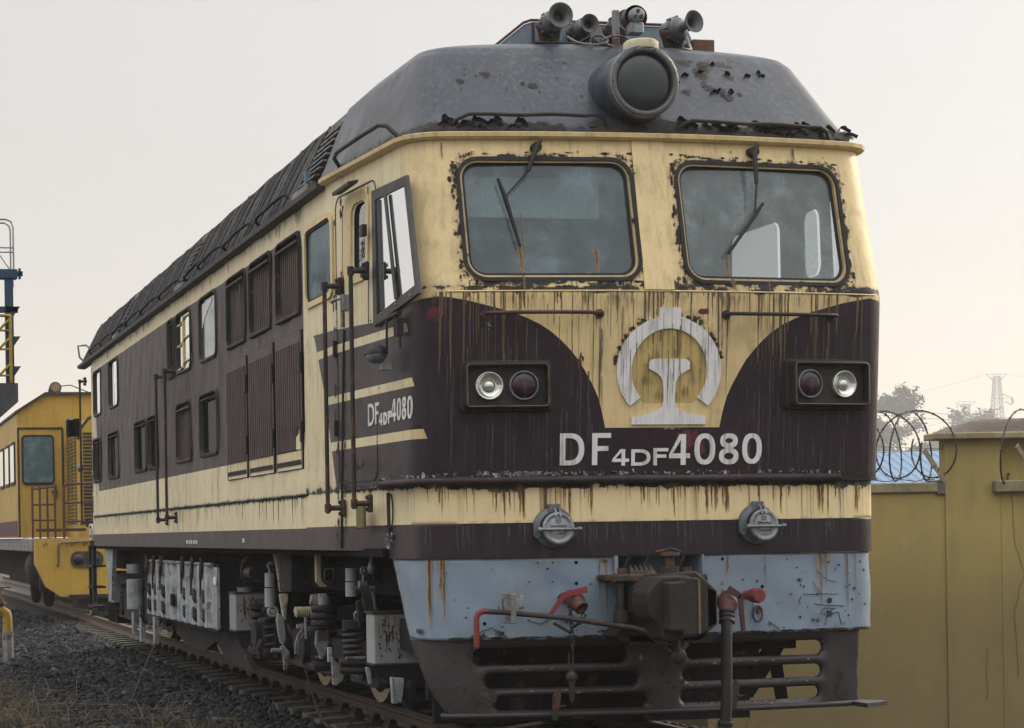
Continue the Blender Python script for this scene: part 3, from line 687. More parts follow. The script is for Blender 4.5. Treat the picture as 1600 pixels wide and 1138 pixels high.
# ---- main body roof with ribbed panels
ROOFP = [(-1.61, 4.17), (-1.33, 4.72), (-1.27, 4.82), (-1.17, 4.895), (-.9, 4.95), (-.3, 4.985), (.17, 4.99)]
full = ROOFP + [(2 * XC - x, z) for x, z in ROOFP[:-1]][::-1]
mb = MB(); n = len(full); L_ = 24; vr = []
for i in range(L_ + 1):
    y = 2.3 + (18.0 - 2.3) * i / L_; s_ = 1 if i < L_ else 1
    vr += [(x, y, z) for x, z in full]
mb.add(vr, [(i * n + k, (i + 1) * n + k, (i + 1) * n + k + 1, i * n + k + 1) for i in range(L_) for k in range(n - 1)])
e2 = [(XC + (x - XC) * .86, 18.75, 4.17 + (z - 4.17) * .25) for x, z in full]; e1 = [(x, 18.0, z) for x, z in full]
mb.add(e1 + e2, [(k, n + k, n + k + 1, k + 1) for k in range(n - 1)]); mb.add(e2 + [(XC, 18.75, 4.1)], [(k, k + 1, n) for k in range(n - 1)])
mb.build('main_roof', M['roof'], loco)
def rib(y0, y1, h=.03, w_=.03, lo=0, hi=4):
    """pressed strip running up the roof slope"""
    o = []
    for x, z in ROOFP[lo:min(hi, 2) + 1]:
        nx, nz = -.86, .5
        if z > 4.8: nx, nz = -.5, .86
        o.append((x, z, nx, nz))
    return [((x, y0, z), (x + nx * h, y0 + w_ * .25, z + nz * h), (x + nx * h, y1 - w_ * .25, z + nz * h), (x, y1, z)) for x, z, nx, nz in o]
mb = MB(); mb.tube([(-1.262, 2.4 + i * .62, 4.845 + (.012 if i % 3 == 0 else 0)) for i in range(26)], .02, 5); mb.build('roof_edge_strip', M['roof'], loco)
y = 3.55; panels = []
proto = {}
for k in range(13):
    wv = (1.02, 1.13, 1.20)[k % 3]; gap = .035
    if k in (5, 10): y += .34
    key = k % 3
    if key not in proto:
        o = MB(); sec = [(x, z) for x, z in ROOFP[:5]]
        for (ya, yb_, h) in [(0, wv - .03, .012)] + [(wv * f, wv * f + .05, .032) for f in (.12, .21, .30, .56, .66, .88)] + [(0, .035, .045), (wv - .065, wv - .03, .04)]:
            q = rib(ya, yb_, h, .02); m4 = len(q); vv = [p for r_ in q for p in r_]
            o.add(vv, [(4 * i + a, 4 * (i + 1) + a, 4 * (i + 1) + (a + 1), 4 * i + (a + 1)) for i in range(m4 - 1) for a in range(3)] + [(0, 1, 2, 3)])
        p = o.build('roof_panel', M['roof'], loco); proto[key] = p; p.location = (0, y, 0)
    else:
        p = dup(proto[key], (0, y, 0), loco)
    y += wv + gap
# lamella slots in the roof slope
def slotted(y0, y1):
    o = MB(); o.prism([(-1.60, 4.215), (-1.30, 4.80), (-1.285, 4.79), (-1.58, 4.20)], 1, y0, y1)
    sl_ = o.build('roof_vent', M['deep'], loco)
    q = MB()
    for i in range(9):
        t = (i + .3) / 9; x = -1.60 + .28 * t; z = 4.24 + .52 * t; q.box((x - .035, y0, z), (x + .0, y1, z + .012))
    q.box((-1.66, y0 - .03, 4.18), (-1.60, y1 + .03, 4.25)); q.box((-1.335, y0 - .02, 4.765), (-1.29, y1 + .02, 4.80)); q.build('vent_lamella', M['ltgrey'], sl_)
slotted(2.85, 3.42); slotted(9.20, 9.52); slotted(14.62, 14.95)
for ya, yb_ in ((5.09, 3.94), (6.71, 5.50), (8.17, 6.99), (9.06, 7.98), (10.89, 9.63), (12.46, 11.19), (13.89, 12.64), (15.2, 14.1), (16.6, 15.6), (17.9, 17.0)):
    o = MB(); m_ = (ya + yb_) / 2; j = R.uniform(-.02, .02)
    o.tube([(-1.56, ya, 4.24), (-1.625, ya - .01, 4.285), (-1.635, ya - .08, 4.31 + j * .5), (-1.625, m_ + .1, 4.33), (-1.63, m_ - .1, 4.335), (-1.61, yb_ + .1, 4.35), (-1.59, yb_ + .02, 4.345), (-1.53, yb_, 4.27)], .015, 7); o.build('roof_step_hoop', M['under'], loco)
o = MB(); o.tube([(-1.55, 18.6, 4.15), (-1.70, 18.62, 4.28), (-1.72, 18.65, 4.46), (-1.60, 18.6, 4.47), (-1.50, 18.3, 4.34)], .018, 6); o.build('end_grab_hoop', M['ltgrey'], loco)
# ------------------------------------------------------------ emblem and numbers
def ell(cx, cy, rx, ry, a0=0, a1=360, n=40, p=2.0):
    o = []
    for i in range(n + (0 if a1 - a0 == 360 else 1)):
        t = math.radians(a0 + (a1 - a0) * i / n); c, s = math.cos(t), math.sin(t)
        o.append((cx + rx * math.copysign(abs(c) ** (2 / p), c), cy + ry * math.copysign(abs(s) ** (2 / p), s)))
    return o
ex, ez, ro, ri = .176, 2.535, .372, .272
ringp = ell(ex, ez, ro, ro * .975, -41, 78, 30) + [(ex + .078, 2.945), (ex + .07, 2.955), (ex - .07, 2.955), (ex - .078, 2.945)] + ell(ex, ez, ro, ro * .975, 102, 221, 30)
ringp += ell(ex, ez, ri, ri * 1.03, -41, 221, 50)[::-1]
relief('emblem_ring', [ringp], [], FX, .014, M['plate'], loco, .002, .04)
relief('emblem_field', [ell(ex, ez, ri + .004, ri * 1.03 + .004, -50, 230, 60)], [], FX, .0008, paint('mustard_field', (.55, .41, .15), dirt=.8, streak=.7, speck=.3), loco, .0004, .04)
hd = [(ex - .145, 2.545), (ex - .145, 2.585), (ex - .13, 2.605), (ex - .105, 2.612), (ex + .105, 2.612), (ex + .13, 2.605), (ex + .145, 2.585), (ex + .145, 2.545), (ex + .09, 2.515), (ex + .062, 2.49), (ex + .045, 2.455), (ex + .041, 2.40), (ex + .041, 2.33), (ex + .05, 2.29), (ex + .08, 2.262), (ex + .14, 2.245), (ex + .265, 2.222), (ex + .265, 2.172), (ex - .265, 2.172), (ex - .265, 2.222), (ex - .14, 2.245), (ex - .08, 2.262), (ex - .05, 2.29), (ex - .041, 2.33), (ex - .041, 2.40), (ex - .045, 2.455), (ex - .062, 2.49), (ex - .09, 2.515)]
hd = [(ex + (x - ex), z) for x, z in hd][::-1]
relief('emblem_rail', [hd], [], FX, .014, M['plate'], loco, .002, .04)
def glyph(ch, t, ty=None):
    """unit-box outline, stroke t (horizontal share) and ty (vertical share)"""
    ty = ty or t
    if ch == 'D': return [[(0, 0), (.42, 0)] + ell(.42, .5, .58, .5, -90, 90, 18, 2.3) + [(.42, 1), (0, 1)]], [[(t, ty)] + ell(.40, .5, .60 - t, .5 - ty, -90, 90, 18, 2.3) + [(t, 1 - ty)]]
    if ch == 'F': return [[(0, 0), (t, 0), (t, .44), (.86, .44), (.86, .44 + ty), (t, .44 + ty), (t, 1 - ty), (1, 1 - ty), (1, 1), (0, 1)]], []
    if ch == '0': return [ell(.5, .5, .5, .5, n=40, p=2.35)], [ell(.5, .5, .5 - t, .5 - ty, n=40, p=2.35)]
    if ch == '8': return [ell(.5, .265, .5, .265, n=32, p=2.3), ell(.5, .76, .45, .24, n=32, p=2.3)], [ell(.5, .265, .5 - t, .265 - ty, n=24), ell(.5, .765, .45 - t, .235 - ty, n=24)]
    if ch == '4': return [[(.56, 0), (.56 + t, 0), (.56 + t, .22), (1, .22), (1, .22 + ty), (.56 + t, .22 + ty), (.56 + t, 1), (.50, 1), (0, .22 + ty * .8), (0, .22), (.56, .22)]], [[(.17, .22 + ty), (.56, .22 + ty), (.56, .83)]]
def number(spec, fn, thick, mat, parent, t, name, lab):
    for ch, x0, z0, x1, z1 in spec:
        big = (z1 - z0); tx = t * (.2 / (abs(x1 - x0))) * .2 / .2; ts = t * (.68 if big < .15 and t > .03 and big > .095 and big < .118 else 1); k, h = glyph(ch, min(.30, ts / abs(x1 - x0)), min(.26, ts * .9 / big))
        g = lambda ps: [[(x0 + p[0] * (x1 - x0), z0 + p[1] * (z1 - z0)) for p in q] for q in ps]
        k, h = g(k), g(h)
        o = relief(name, k, h, fn, thick, mat, parent, .0015, 0)
        o['label'] = lab % ch
    return
FR_SPEC = [('D', -.582, 1.903, -.415, 2.117), ('F', -.360, 1.903, -.230, 2.117), ('4', -.219, 1.898, -.102, 2.008), ('D', -.085, 1.896, .050, 2.006), ('F', .072, 1.897, .178, 2.013), ('4', .185, 1.898, .335, 2.106), ('0', .368, 1.899, .519, 2.110), ('8', .550, 1.899, .694, 2.110), ('0', .722, 1.902, .868, 2.110)]
number(FR_SPEC, FX, .006, M['plate'], loco, .036, 'number_character', 'white character %s of the running number on the nose')
# side number, reads towards the front (larger y first)
def SYr(a, z, off=0): return SY(-a, z, off)
SD = []; 
SD = [('D', 1.843, 2.235, 1.985, 2.392), ('F', 2.008, 2.240, 2.096, 2.392), ('4', 2.103, 2.225, 2.176, 2.312), ('D', 2.197, 2.225, 2.284, 2.312), ('F', 2.305, 2.228, 2.369, 2.316), ('4', 2.372, 2.237, 2.478, 2.392), ('0', 2.495, 2.237, 2.584, 2.392), ('8', 2.605, 2.237, 2.693, 2.392), ('0', 2.720, 2.237, 2.800, 2.392)]
def cornerfn(a, z, off=0): return W3(a, z, off)
number(SD, cornerfn, .004, M['plate'], loco, .026, 'side_number_character', 'white character %s of the running number on the cab side')

# ------------------------------------------------------------ nose fittings
def frame_at(fn, x, z):
    o = Vector(fn(x, z, 0)); n_ = (Vector(fn(x, z, .05)) - o).normalized(); r_ = (Vector(fn(x + .02, z, 0)) - Vector(fn(x - .02, z, 0))).normalized(); return o, r_, n_
def marker(x0, x1, z0, z1, cx_, rx_):
    mx = (x0 + x1) / 2; o, r_, n_ = frame_at(FX, mx, (z0 + z1) / 2); up = n_.cross(r_) * -1
    if up.z < 0: up = -up
    hw, hh = (x1 - x0) / 2, (z1 - z0) / 2
    def L(a, b, c): return o + r_ * a + up * b + n_ * c
    def shell(mb, ow, oh, c0, iw, ih, c1, rad=.035):
        A = rrect(-ow, -oh, ow, oh, rad, 5); B = rrect(-iw, -ih, iw, ih, max(.008, rad - (ow - iw)), 5); n = len(A)
        mb.add([L(a, b, c0) for a, b in A] + [L(a, b, c1) for a, b in B], [(i, (i + 1) % n, n + (i + 1) % n, n + i) for i in range(n)], False)
    mb = MB(); shell(mb, hw + .03, hh + .022, -.02, hw + .022, hh + .016, .022); shell(mb, hw + .022, hh + .016, .022, hw, hh, .026); shell(mb, hw, hh, .02, hw - .004, hh - .003, .085)
    shell(mb, hw - .004, hh - .003, .085, hw - .012, hh - .011, .093); shell(mb, hw - .012, hh - .011, .093, hw - .022, hh - .021, .088); shell(mb, hw - .022, hh - .021, .088, hw - .026, hh - .025, .035)
    q = rrect(-hw + .02, -hh + .02, hw - .02, hh - .02, .02, 4); mb.add([L(a, b, .035) for a, b in q], [tuple(range(len(q)))])
    h = mb.build('marker_lamp_housing', M['greasy'], loco)
    b = MB()
    for sgn in (-1, 1):
        zz0 = -hh + .03; zz1 = hh - .04
        b.add([L(sgn * (hw - .014), zz0, .0945), L(sgn * (hw - .021), zz0, .0935), L(sgn * (hw - .021), zz1, .0935), L(sgn * (hw - .014), zz1, .0945)], [(0, 1, 2, 3)])
    A = rrect(-hw + .016, -hh + .014, hw - .016, hh - .014, .022, 5); b.tube([L(a, c_, .0935) for a, c_ in A], [.0035 if (abs(a) > hw * .9 or c_ < -hh * .8) else .0008 for a, c_ in A], 5, closed=True); b.build('worn_edge', M['brass'], h)
    cl = L(cx_ - mx, .0, 0); rd = L(rx_ - mx, .0, 0)
    b = MB(); b.lathe([(.094, .034), (.094, .062), (.088, .066), (.080, .055), (.062, .040), (.04, .034), (.036, .036), (.034, .052), (.02, .06), (.001, .062)], cl, n_, 32); lamp = b.build('clear_marker_lamp', M['clearlens'], h)
    b = MB(); b.lathe([(.098, .032), (.098, .068), (.092, .072), (.088, .068), (.088, .055)], rd, n_, 32); rl = b.build('red_marker_lamp', M['silver'], h)
    b = MB(); b.lathe([(.089, .055), (.075, .075), (.04, .084), (.001, .086)], rd, n_, 28)
    ribs = MB()
    for k in range(-7, 8):
        hh_ = k * .0115; wd = math.sqrt(max(0, .085 ** 2 - hh_ ** 2)); zt = .080 - (hh_ / .085) ** 2 * .018
        pts = [rd + r_ * (wd * s_) + up * hh_ + n_ * (zt + .006 - s_ * s_ * .022) for s_ in (-.97, -.5, 0, .5, .97)]
        ribs.tube(pts, .0030, 4)
    lo_ = b.build('ribbed_lens', M['redlens'], rl); tag(ribs.build('lens_ribs', M['lensrib'], rl), kind='stuff')
marker(-1.245, -.665, 2.282, 2.588, -1.075, -.842)
marker(1.05, 1.665, 2.290, 2.600, 1.475, 1.195)

def bar(name, x0, x1, z, mat, sag=0):
    mb = MB(); mb.tube([FX(x0, z, 0), FX(x0, z, .07), FX(x0 + .02, z, .085)] + [FX(x0 + (x1 - x0) * i / 8, z + sag * math.sin(PI * i / 8), .085) for i in range(1, 8)] + [FX(x1 - .02, z, .085), FX(x1, z, .07), FX(x1, z, 0)], .013, 8)
    mb.cyl(FX(x0, z, 0), FX(x0, z, .012), .032, 10); mb.cyl(FX(x1, z, 0), FX(x1, z, .012), .032, 10); mb.build(name, mat, loco)
bar('nose_grab_bar', -1.09, -.32, 2.912, M['redfade'], .004); bar('nose_grab_bar', .585, 1.39, 2.910, M['greasy'])

# multiple-unit sockets with hinged lids
def jumper(x, z):
    o, r_, n_ = frame_at(FL, x, z); up = Vector((0, 0, 1)); mb = MB()
    mb.lathe([(.001, 0), (.165, 0), (.165, .02), (.150, .032), (.125, .036), (.12, .075), (.13, .08)], o, n_, 32)
    for sx in (-1, 1): mb.cyl(o + r_ * (.14 * sx) - up * .055 + n_ * .02, o + r_ * (.14 * sx) - up * .055 + n_ * .05, .028, 10)
    mb.box(tuple(o + up * .10 - r_ * .05 + n_ * .01), tuple(o + up * .19 + r_ * .05 + n_ * .05), .008)
    s_ = mb.build('jumper_socket', M['socket'], loco)
    n2 = (n_ + up * .10).normalized(); q = o + n_ * .082 + r_ * .018 - up * .008; mb = MB()
    mb.lathe([(.001, .028), (.085, .028), (.100, .022), (.104, .030), (.124, .030), (.132, .018), (.132, -.004), (.12, -.01)], q, n2, 36)
    for sx in (-1, 1): mb.tube([q + r_ * .018 * sx + up * .09 + n2 * .025, q + r_ * .018 * sx + up * .15 + n2 * .0, q + r_ * .018 * sx + up * .17 - n2 * .05], .010, 6)
    mb.tube([q - r_ * .16 + n2 * .045 - up * .01, q + r_ * .175 + n2 * .045 - up * .01], .011, 8); mb.tube([q - r_ * .175 + n2 * .045 - up * .01, q - r_ * .145 + n2 * .045 - up * .01], .02, 8)
    mb.tube([q + r_ * .15 + n2 * .045 - up * .01, q + r_ * .18 + n2 * .045 - up * .01], .017, 8)
    f_ = MB(); c = q - up * .01 + n2 * .028
    for dz in (.034, -.034): f_.tube([c - r_ * .055 + up * dz, c + r_ * .055 + up * dz], .009, 6)
    for dx in (.055, -.055): f_.tube([c + r_ * dx - up * .034, c + r_ * dx + up * .034], .007, 6)
    e_ = q + up * .062 + n2 * .030; f_.tube([e_ + r_ * (.02 * math.cos(a)) + up * (.02 * math.sin(a)) for a in [i * PI / 6 for i in range(12)]], .003, 4, closed=True)
    for a in (.5, 2.6, -PI / 2): f_.tube([e_, e_ + r_ * (.02 * math.cos(a)) + up * (.02 * math.sin(a))], .003, 4)
    e_ = q - up * .072 + n2 * .030; f_.tube([e_ + r_ * (.045 * math.cos(a)) + up * (.015 * math.sin(a)) for a in [i * PI / 8 for i in range(16)]], .004, 4, closed=True)
    for i in range(4): f_.tube([e_ + r_ * (-.026 + .017 * i) - up * .006, e_ + r_ * (-.026 + .017 * i) + up * .006], .003, 4)
    lid = mb.build('socket_lid', M['silver'], s_); f_.build('lid_marking', M['silver'], lid) if False else f_.build('socket_lid_relief', M['ltgrey'], s_)
    return s_
for x_j in (-.630, .828):
    js = jumper(x_j, 1.487); pj = Vector(FL(x_j, 1.487, 0)); mt = Matrix.Translation(pj) @ Matrix.Scale(.84, 4) @ Matrix.Translation(-pj)
    js.data.transform(mt)
    for ch_ in js.children: ch_.data.transform(mt)

# ------------------------------------------------------------ headlight
hc = Vector((.095, .20, 4.515)); ax = Vector((-.02, -1, .02)).normalized(); mb = MB()
mb.lathe([(.262, -.62), (.262, -.30), (.250, -.10), (.238, -.055)], hc, ax, 40); mb.lathe([(.247, -.30), (.2655, -.30)], hc, ax, 40)
hl = mb.build('headlight_housing', M['hood'], loco)
mb = MB(); mb.lathe([(.236, -.07), (.246, -.06), (.246, .0), (.236, .016), (.216, .020), (.204, .012), (.200, -.02)], hc, ax, 48)
for i in range(10): a = i * PI / 5; p = hc + Vector((math.cos(a) * .226, -.017, math.sin(a) * .226)); mb.cyl(p, p + ax * .008, .007, 6)
mb.build('headlight_rim', M['horn'], hl); mb = MB(); mb.tube([hc + Vector((math.cos(a) * .243, -.004, math.sin(a) * .243)) for a in [k * PI / 24 for k in range(48)]], [.004 + .003 * abs(math.sin(k * 1.7)) for k in range(48)], 5, closed=True); mb.build('worn_rim_edge', M['silver'], hl)
mb = MB(); mb.lathe([(.207, -.02), (.205, .004), (.196, .006), (.192, -.012)], hc, ax, 48); mb.build('lens_gasket', M['black'], hl)
mb = MB(); mb.lathe([(.195, -.014), (.17, -.002), (.11, .010), (.05, .014), (.001, .015)], hc, ax, 40); mb.build('headlight_lens', M['lens'], hl)
mb = MB(); mb.lathe([(.12, 0), (.12, .05), (.10, .065), (.001, .067)], hc + Vector((.02, .10, .235)), (0, 0, 1), 24); mb.build('lamp_socket_cover', M['creamiron'], hl)

# ------------------------------------------------------------ air horns, camera, roof box
def horn(c, d, R_=.078, L_=.30, body=.07, name='air_horn', mat='horn', brk=True):
    c = Vector(c); d = Vector(d).normalized(); mb = MB()
    mb.lathe([(body * .2, -L_ - .03), (body, -L_ - .02), (body * 1.05, -L_ * .62), (body * .8, -L_ * .55), (body * .42, -L_ * .5), (R_ * .42, -L_ * .32), (R_ * .55, -L_ * .14), (R_ * .8, -.03), (R_, 0), (R_ * 1.03, .004), (R_ * .96, .002), (R_ * .55, -.02), (R_ * .36, -.06), (R_ * .30, -L_ * .5)], c, d, 28)
    mb.lathe([(.0, -L_ * .3), (R_ * .34, -L_ * .3)], c, d, 16)
    mb.lathe([(body * 1.12, -L_ * .78), (body * 1.18, -L_ * .75), (body * 1.18, -L_ * .70), (body * 1.1, -L_ * .66)], c, d, 28)
    for i in range(8): a = i * PI / 4; u = d.orthogonal().normalized(); v = d.cross(u); p = c - d * (L_ * .73) + u * math.cos(a) * body * 1.16 + v * math.sin(a) * body * 1.16; mb.cyl(p - d * .02, p + d * .02, .009, 6)
    h = mb.build(name, M[mat], loco)
    if brk:
        b = c - d * L_ * .8; q = MB(); zb = 4.93
        q.prism([(b.x - .085, b.z - .02), (b.x - .10, b.z - .0), (b.x - .055, zb), (b.x + .055, zb), (b.x + .095, b.z - .0), (b.x + .07, b.z - .03), (b.x, b.z - .075)], 1, b.y + .02, b.y + .035)
        q.box((b.x - .05, b.y - .06, zb - .015), (b.x + .05, b.y + .08, zb + .005)); q.build('horn_bracket', M['iron'], h)
    return h
horn((-.255, .86, 5.125), (-.06, -1, .0), .088, .32, .075)
horn((.035, 1.05, 5.125), (-.02, -1, .0), .066, .26, .064)
horn((.305, 1.02, 5.150), (.05, -1, .05), .075, .22, .066)
horn((.765, .88, 5.120), (.28, -1, .06), .080, .28, .080)
mb = MB(); mb.box((.195, 1.0, 4.93), (.245, 1.03, 5.215), .004); mb.box((.17, .98, 4.93), (.31, 1.06, 4.95)); mb.build('angle_post', M['ltgrey'], loco)
mb = MB(); c = Vector((.262, .70, 5.105)); mb.lathe([(.001, .0), (.052, 0), (.056, -.02), (.056, -.05), (.03, -.09)], c, (0, -1, 0), 24); mb.box((c.x - .05, c.y + .01, c.z - .13), (c.x + .05, c.y + .10, c.z - .045), .01)
cm = mb.build('small_camera_lamp', M['silver'], loco); mb = MB()
for dx, dz in ((0, .026), (-.022, -.014), (.022, -.014)): mb.lathe([(.013, -.001), (.013, .006), (.009, .006), (.009, .002)], c + Vector((dx, -.001, dz)), (0, -1, 0), 14)
mb.build('camera_eye', M['black'], cm)
mb = MB(); mb.lathe([(.085, .02), (.085, .10), (.06, .12), (.001, .12)], c + Vector((.01, .04, -.0)), (0, 1, 0), 20); mb.build('lamp_back_shell', M['iron'], cm)
mb = MB(); mb.box((.86, 1.12, 4.90), (1.03, 1.30, 5.055), .006); mb.build('rusty_junction_box', metal('rusty_box', (.16, .085, .045), .6, .6, .6), loco)
mb = MB()
poly = [(-.62, 4.95), (-.61, 4.975), (-.36, 5.175), (-.30, 5.195), (.86, 5.195), (.92, 5.165), (1.02, 4.95)]
mb.prism(poly, 1, 1.34, 2.05); bx = mb.build('roof_duct', metal('roof_duct_blue', (.20, .25, .31), .35, .3), loco)
mb = MB(); mb.tube([(-.64, 1.33, 4.97), (-.37, 1.33, 5.185), (-.31, 1.33, 5.206), (.865, 1.33, 5.206), (.93, 1.33, 5.172)], .011, 6); mb.box((-.30, 1.325, 5.0), (-.285, 1.345, 5.19)); mb.build('duct_edge', M['redfade'], bx)
for pts in ([(-.20, .88, 4.98), (-.14, .84, 4.93), (-.04, .83, 4.915), (.06, .85, 4.93), (.10, .88, 4.965), (.05, .9, 5.0), (0, .92, 4.985), (.03, .95, 4.95)], [(.05, .86, 4.955), (.12, .86, 4.985), (.20, .86, 4.99), (.27, .86, 4.955), (.22, .82, 4.93), (.36, .78, 4.90)], [(.73, .95, 5.03), (.74, .93, 4.98), (.73, .88, 4.94), (.70, .80, 4.895), (.62, .76, 4.89)]):
    pp = []
    P4 = [Vector(p) for p in pts]
    for i in range(len(P4) - 1):
        a, b, c_, d_ = P4[max(i - 1, 0)], P4[i], P4[i + 1], P4[min(i + 2, len(P4) - 1)]
        for k in range(5): t = k / 5; pp.append(.5 * ((2 * b) + (-a + c_) * t + (2 * a - 5 * b + 4 * c_ - d_) * t * t + (-a + 3 * b - 3 * c_ + d_) * t ** 3))
    pp.append(P4[-1]); mb = MB(); mb.tube(pp, .009, 6); mb.build('air_hose', M['ltgrey'], loco)
mb = MB(); mb.tube([(-.45, 1.05, 4.93), (-.38, 1.03, 4.965), (.0, 1.02, 4.965), (.15, 1.0, 4.95)], .012, 6); mb.tube([(-.1, 1.0, 4.95), (.0, .95, 5.0), (.06, .97, 4.96), (.18, .95, 4.93), (.1, .9, 4.94)], .012, 6); mb.build('roof_cable', M['black'], loco)

# ------------------------------------------------------------ apron, coupler pocket
def apron(x0, x1, name, cut=None):
    pass
ya_ = .90
def AP(u, z, off=0): return W3(u, z, off, True)
uL0 = u_y(.93, 1., True); uLb = u_y(.62, 1., True)
gl_, gr_ = u_x(-.185, 1, True), u_x(.418, 1, True)
uR = UMAX - u_y(.55, 1., True)
def apr(name, poly, holes_=()):
    v2, T2, c2 = cdt([poly], holes_, [], .045)
    P = [AP(u, z, -.018 + .006 * math.sin(u * 6 + z * 4) * math.sin(z * 11 + u * 3)) for u, z in v2]
    x = np.array([p[0] for p in P]); z = v2[:, 1]
    g = .62 * np.exp(-(z - .74) / .018) + .35 * np.exp(-(1.289 - z) / .012)
    for cx_, cz_, s_ in ((-1.05, .79, .12), (1.32, .83, .13), (1.40, 1.02, .10), (.67, 1.02, .035), (-.15, .9, .03), (.95, .78, .05)): g = np.maximum(g, .46 * np.exp(-(((x - cx_) / s_) ** 2 + ((z - cz_) / (s_ * .6)) ** 2)))
    dr = .62 * np.exp(-np.maximum(1.285 - z, 0) / .30)
    for cx_, w_, a_ in ((-1.36, .03, 1.05), (-.27, .03, 1.15), (1.35, .06, .95), (.9, .02, .8)): dr = np.maximum(dr, a_ * np.exp(-((x - cx_) / w_) ** 2) * np.exp(-np.maximum(1.285 - z, 0) / .45))
    o = mesh_obj(name, P, [tuple(int(i) for i in t_) for t_ in T2], M['apron'], None, loco, True, {'grime': g, 'drip': dr})
    sd = o.modifiers.new('thick', 'SOLIDIFY'); sd.thickness = .012; sd.offset = -1
    return o
apr('apron_plate', [(uL0, 1.287), (uLb, .755), (uLb + .15, .742), (gl_, .738), (gl_, 1.287)])
apr('apron_plate', [(gr_, .740), (uR, .740), (uR, 1.287), (gr_, 1.287)])
# recessed pocket around the coupler
mb = MB(); mb.box((-.20, .40, .70), (.44, .44, 1.29)); mb.box((-.21, .11, 1.17), (-.185, .44, 1.29)); mb.box((.418, .1, .74), (.43, .44, 1.29))
for xx_ in (-.10, .04, .30, .40): mb.prism([(.14, 1.285), (.40, 1.285), (.40, 1.17), (.30, 1.16)], 0, xx_, xx_ + .015)
mb.build('coupler_pocket', M['apron'], loco)
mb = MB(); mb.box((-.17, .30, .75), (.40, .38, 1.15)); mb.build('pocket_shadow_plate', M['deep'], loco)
holes2 = MB()
for x, z in ((-.47, 1.25), (-.26, 1.255), (-.47, 1.11), (-.255, 1.115), (.58, 1.255), (.88, 1.255), (.88, 1.06), (-1.10, .85)): holes2.cyl(FL(x, z, -.02), FL(x, z, -.0155), .012, 10)
holes2.build('bolt_hole', M['deep'], loco)

# ------------------------------------------------------------ pilot (cowcatcher)
uP0 = u_y(.70, 1., True); uP1 = u_y(.22, 1., True)
def PL(u, z, off=0): return W3(u, z, off - .045 - (.74 - z) * .02, True)
def slot(x0, x1, zc_, h, fn_u=True): return [(u_x(x, 1, True), z) for x, z in rrect(x0, zc_ - h / 2, x1, zc_ + h / 2, h / 2 - .001, 7)]
SL = [(-1.17, -.11, .621, .108), (-1.09, -.03, .458, .098), (-1.025, .035, .303, .088), (.322, 1.375, .628, .100), (.302, 1.362, .468, .090), (.283, 1.345, .318, .082)]
sh = [slot(*s_) for s_ in SL]
rp_ = u_x(1.62, 1, True)
pout = [(uP0, .745), (uP1 - .12, .235), (uP1 + .1, .225), (u_x(0, 1, True), .222), (rp_ + .04, .232), (rp_ + .055, .74), (u_x(.2, 1, True), .745)]
v2, T2, c2 = cdt([pout], sh, [], .035)
def sdslots(P):
    d = np.full(len(P), 9.)
    for s_ in SL:
        a, b = u_x(s_[0], 1, True), u_x(s_[1], 1, True); d = np.minimum(d, sdrect(P, a, s_[2] - s_[3] / 2, b, s_[2] + s_[3] / 2, s_[3] / 2 - .001))
    return d
dsl = sdslots(v2); off = -.035 * np.exp(-(np.maximum(dsl, 0) / .018) ** 1.5)
P = [PL(u, z, o_ + .004 * math.sin(u * 9 + z * 13)) for (u, z), o_ in zip(v2, off)]
x = np.array([p[0] for p in P]); z = v2[:, 1]
g = .5 * np.exp(-(z - .225) / .04); 
for cx_, cz_, s_ in ((-1.12, .32, .12), (1.48, .34, .10), (1.5, .45, .06)): g = np.maximum(g, .62 * np.exp(-(((x - cx_) / s_) ** 2 + ((z - cz_) / s_) ** 2)))
po = mesh_obj('pilot_plate', P, [tuple(int(i) for i in t_) for t_ in T2], M['pilot'], None, loco, True, {'grime': g, 'drip': g * 0})
sd = po.modifiers.new('thick', 'SOLIDIFY'); sd.thickness = .02; sd.offset = -1
mb = MB(); mb.tube([FL(-1.50 + .1, .235, -.02)] + [FL(x_q, .232, -.015) for x_q in np.linspace(-1.35, 1.65, 20)], .02, 8); mb.prism([(1.58, .03), (1.80, .16), (1.80, .24), (1.55, .42)], 2, .215, .245); mb.build('pilot_lip', M['pilot'], loco)
mb = MB()
for xa, xb in ((-.52, -.25), (1.05, 1.3)): mb.add([(xa - .05, .40, .72), (xa + .05, .40, .72), (xb + .05, .75, .22), (xb - .05, .75, .22)], [(0, 1, 2, 3)])
for xa in (-.83, -.70): mb.box((xa, .28, .23), (xa + .012, .50, .40))
mb.box((-1.3, .9, .30), (1.2, .96, .72)); mb.box((.2, .6, .12), (.98, .64, .74)); mb.box((.9, .62, .60), (1.35, .66, .72)); mb.prism([(.9, .25), (1.05, .25), (1.30, .60), (1.15, .60)], 1, .7, .74); mb.box((-1.2, 1.1, .1), (.6, 1.14, .72)); mb.box((-1.3, .55, .73), (1.6, .9, .77))
mb.build('pilot_brace', M['under'], loco)
mb = MB()
for x_, z_ in ((-.66, .27), (.62, .30)): mb = MB(); mb.prism([(x_ - .02, z_ - .07), (x_ + .015, z_ - .07), (x_ + .045, z_ + .10), (x_ + .02, z_ + .13), (x_ - .012, z_ + .09)], 1, .075, .095); mb.box((x_ + .02, .06, z_ + .02), (x_ + .07, .08, z_ + .03)); mb.build('safety_chain_hook', M['iron'], loco)

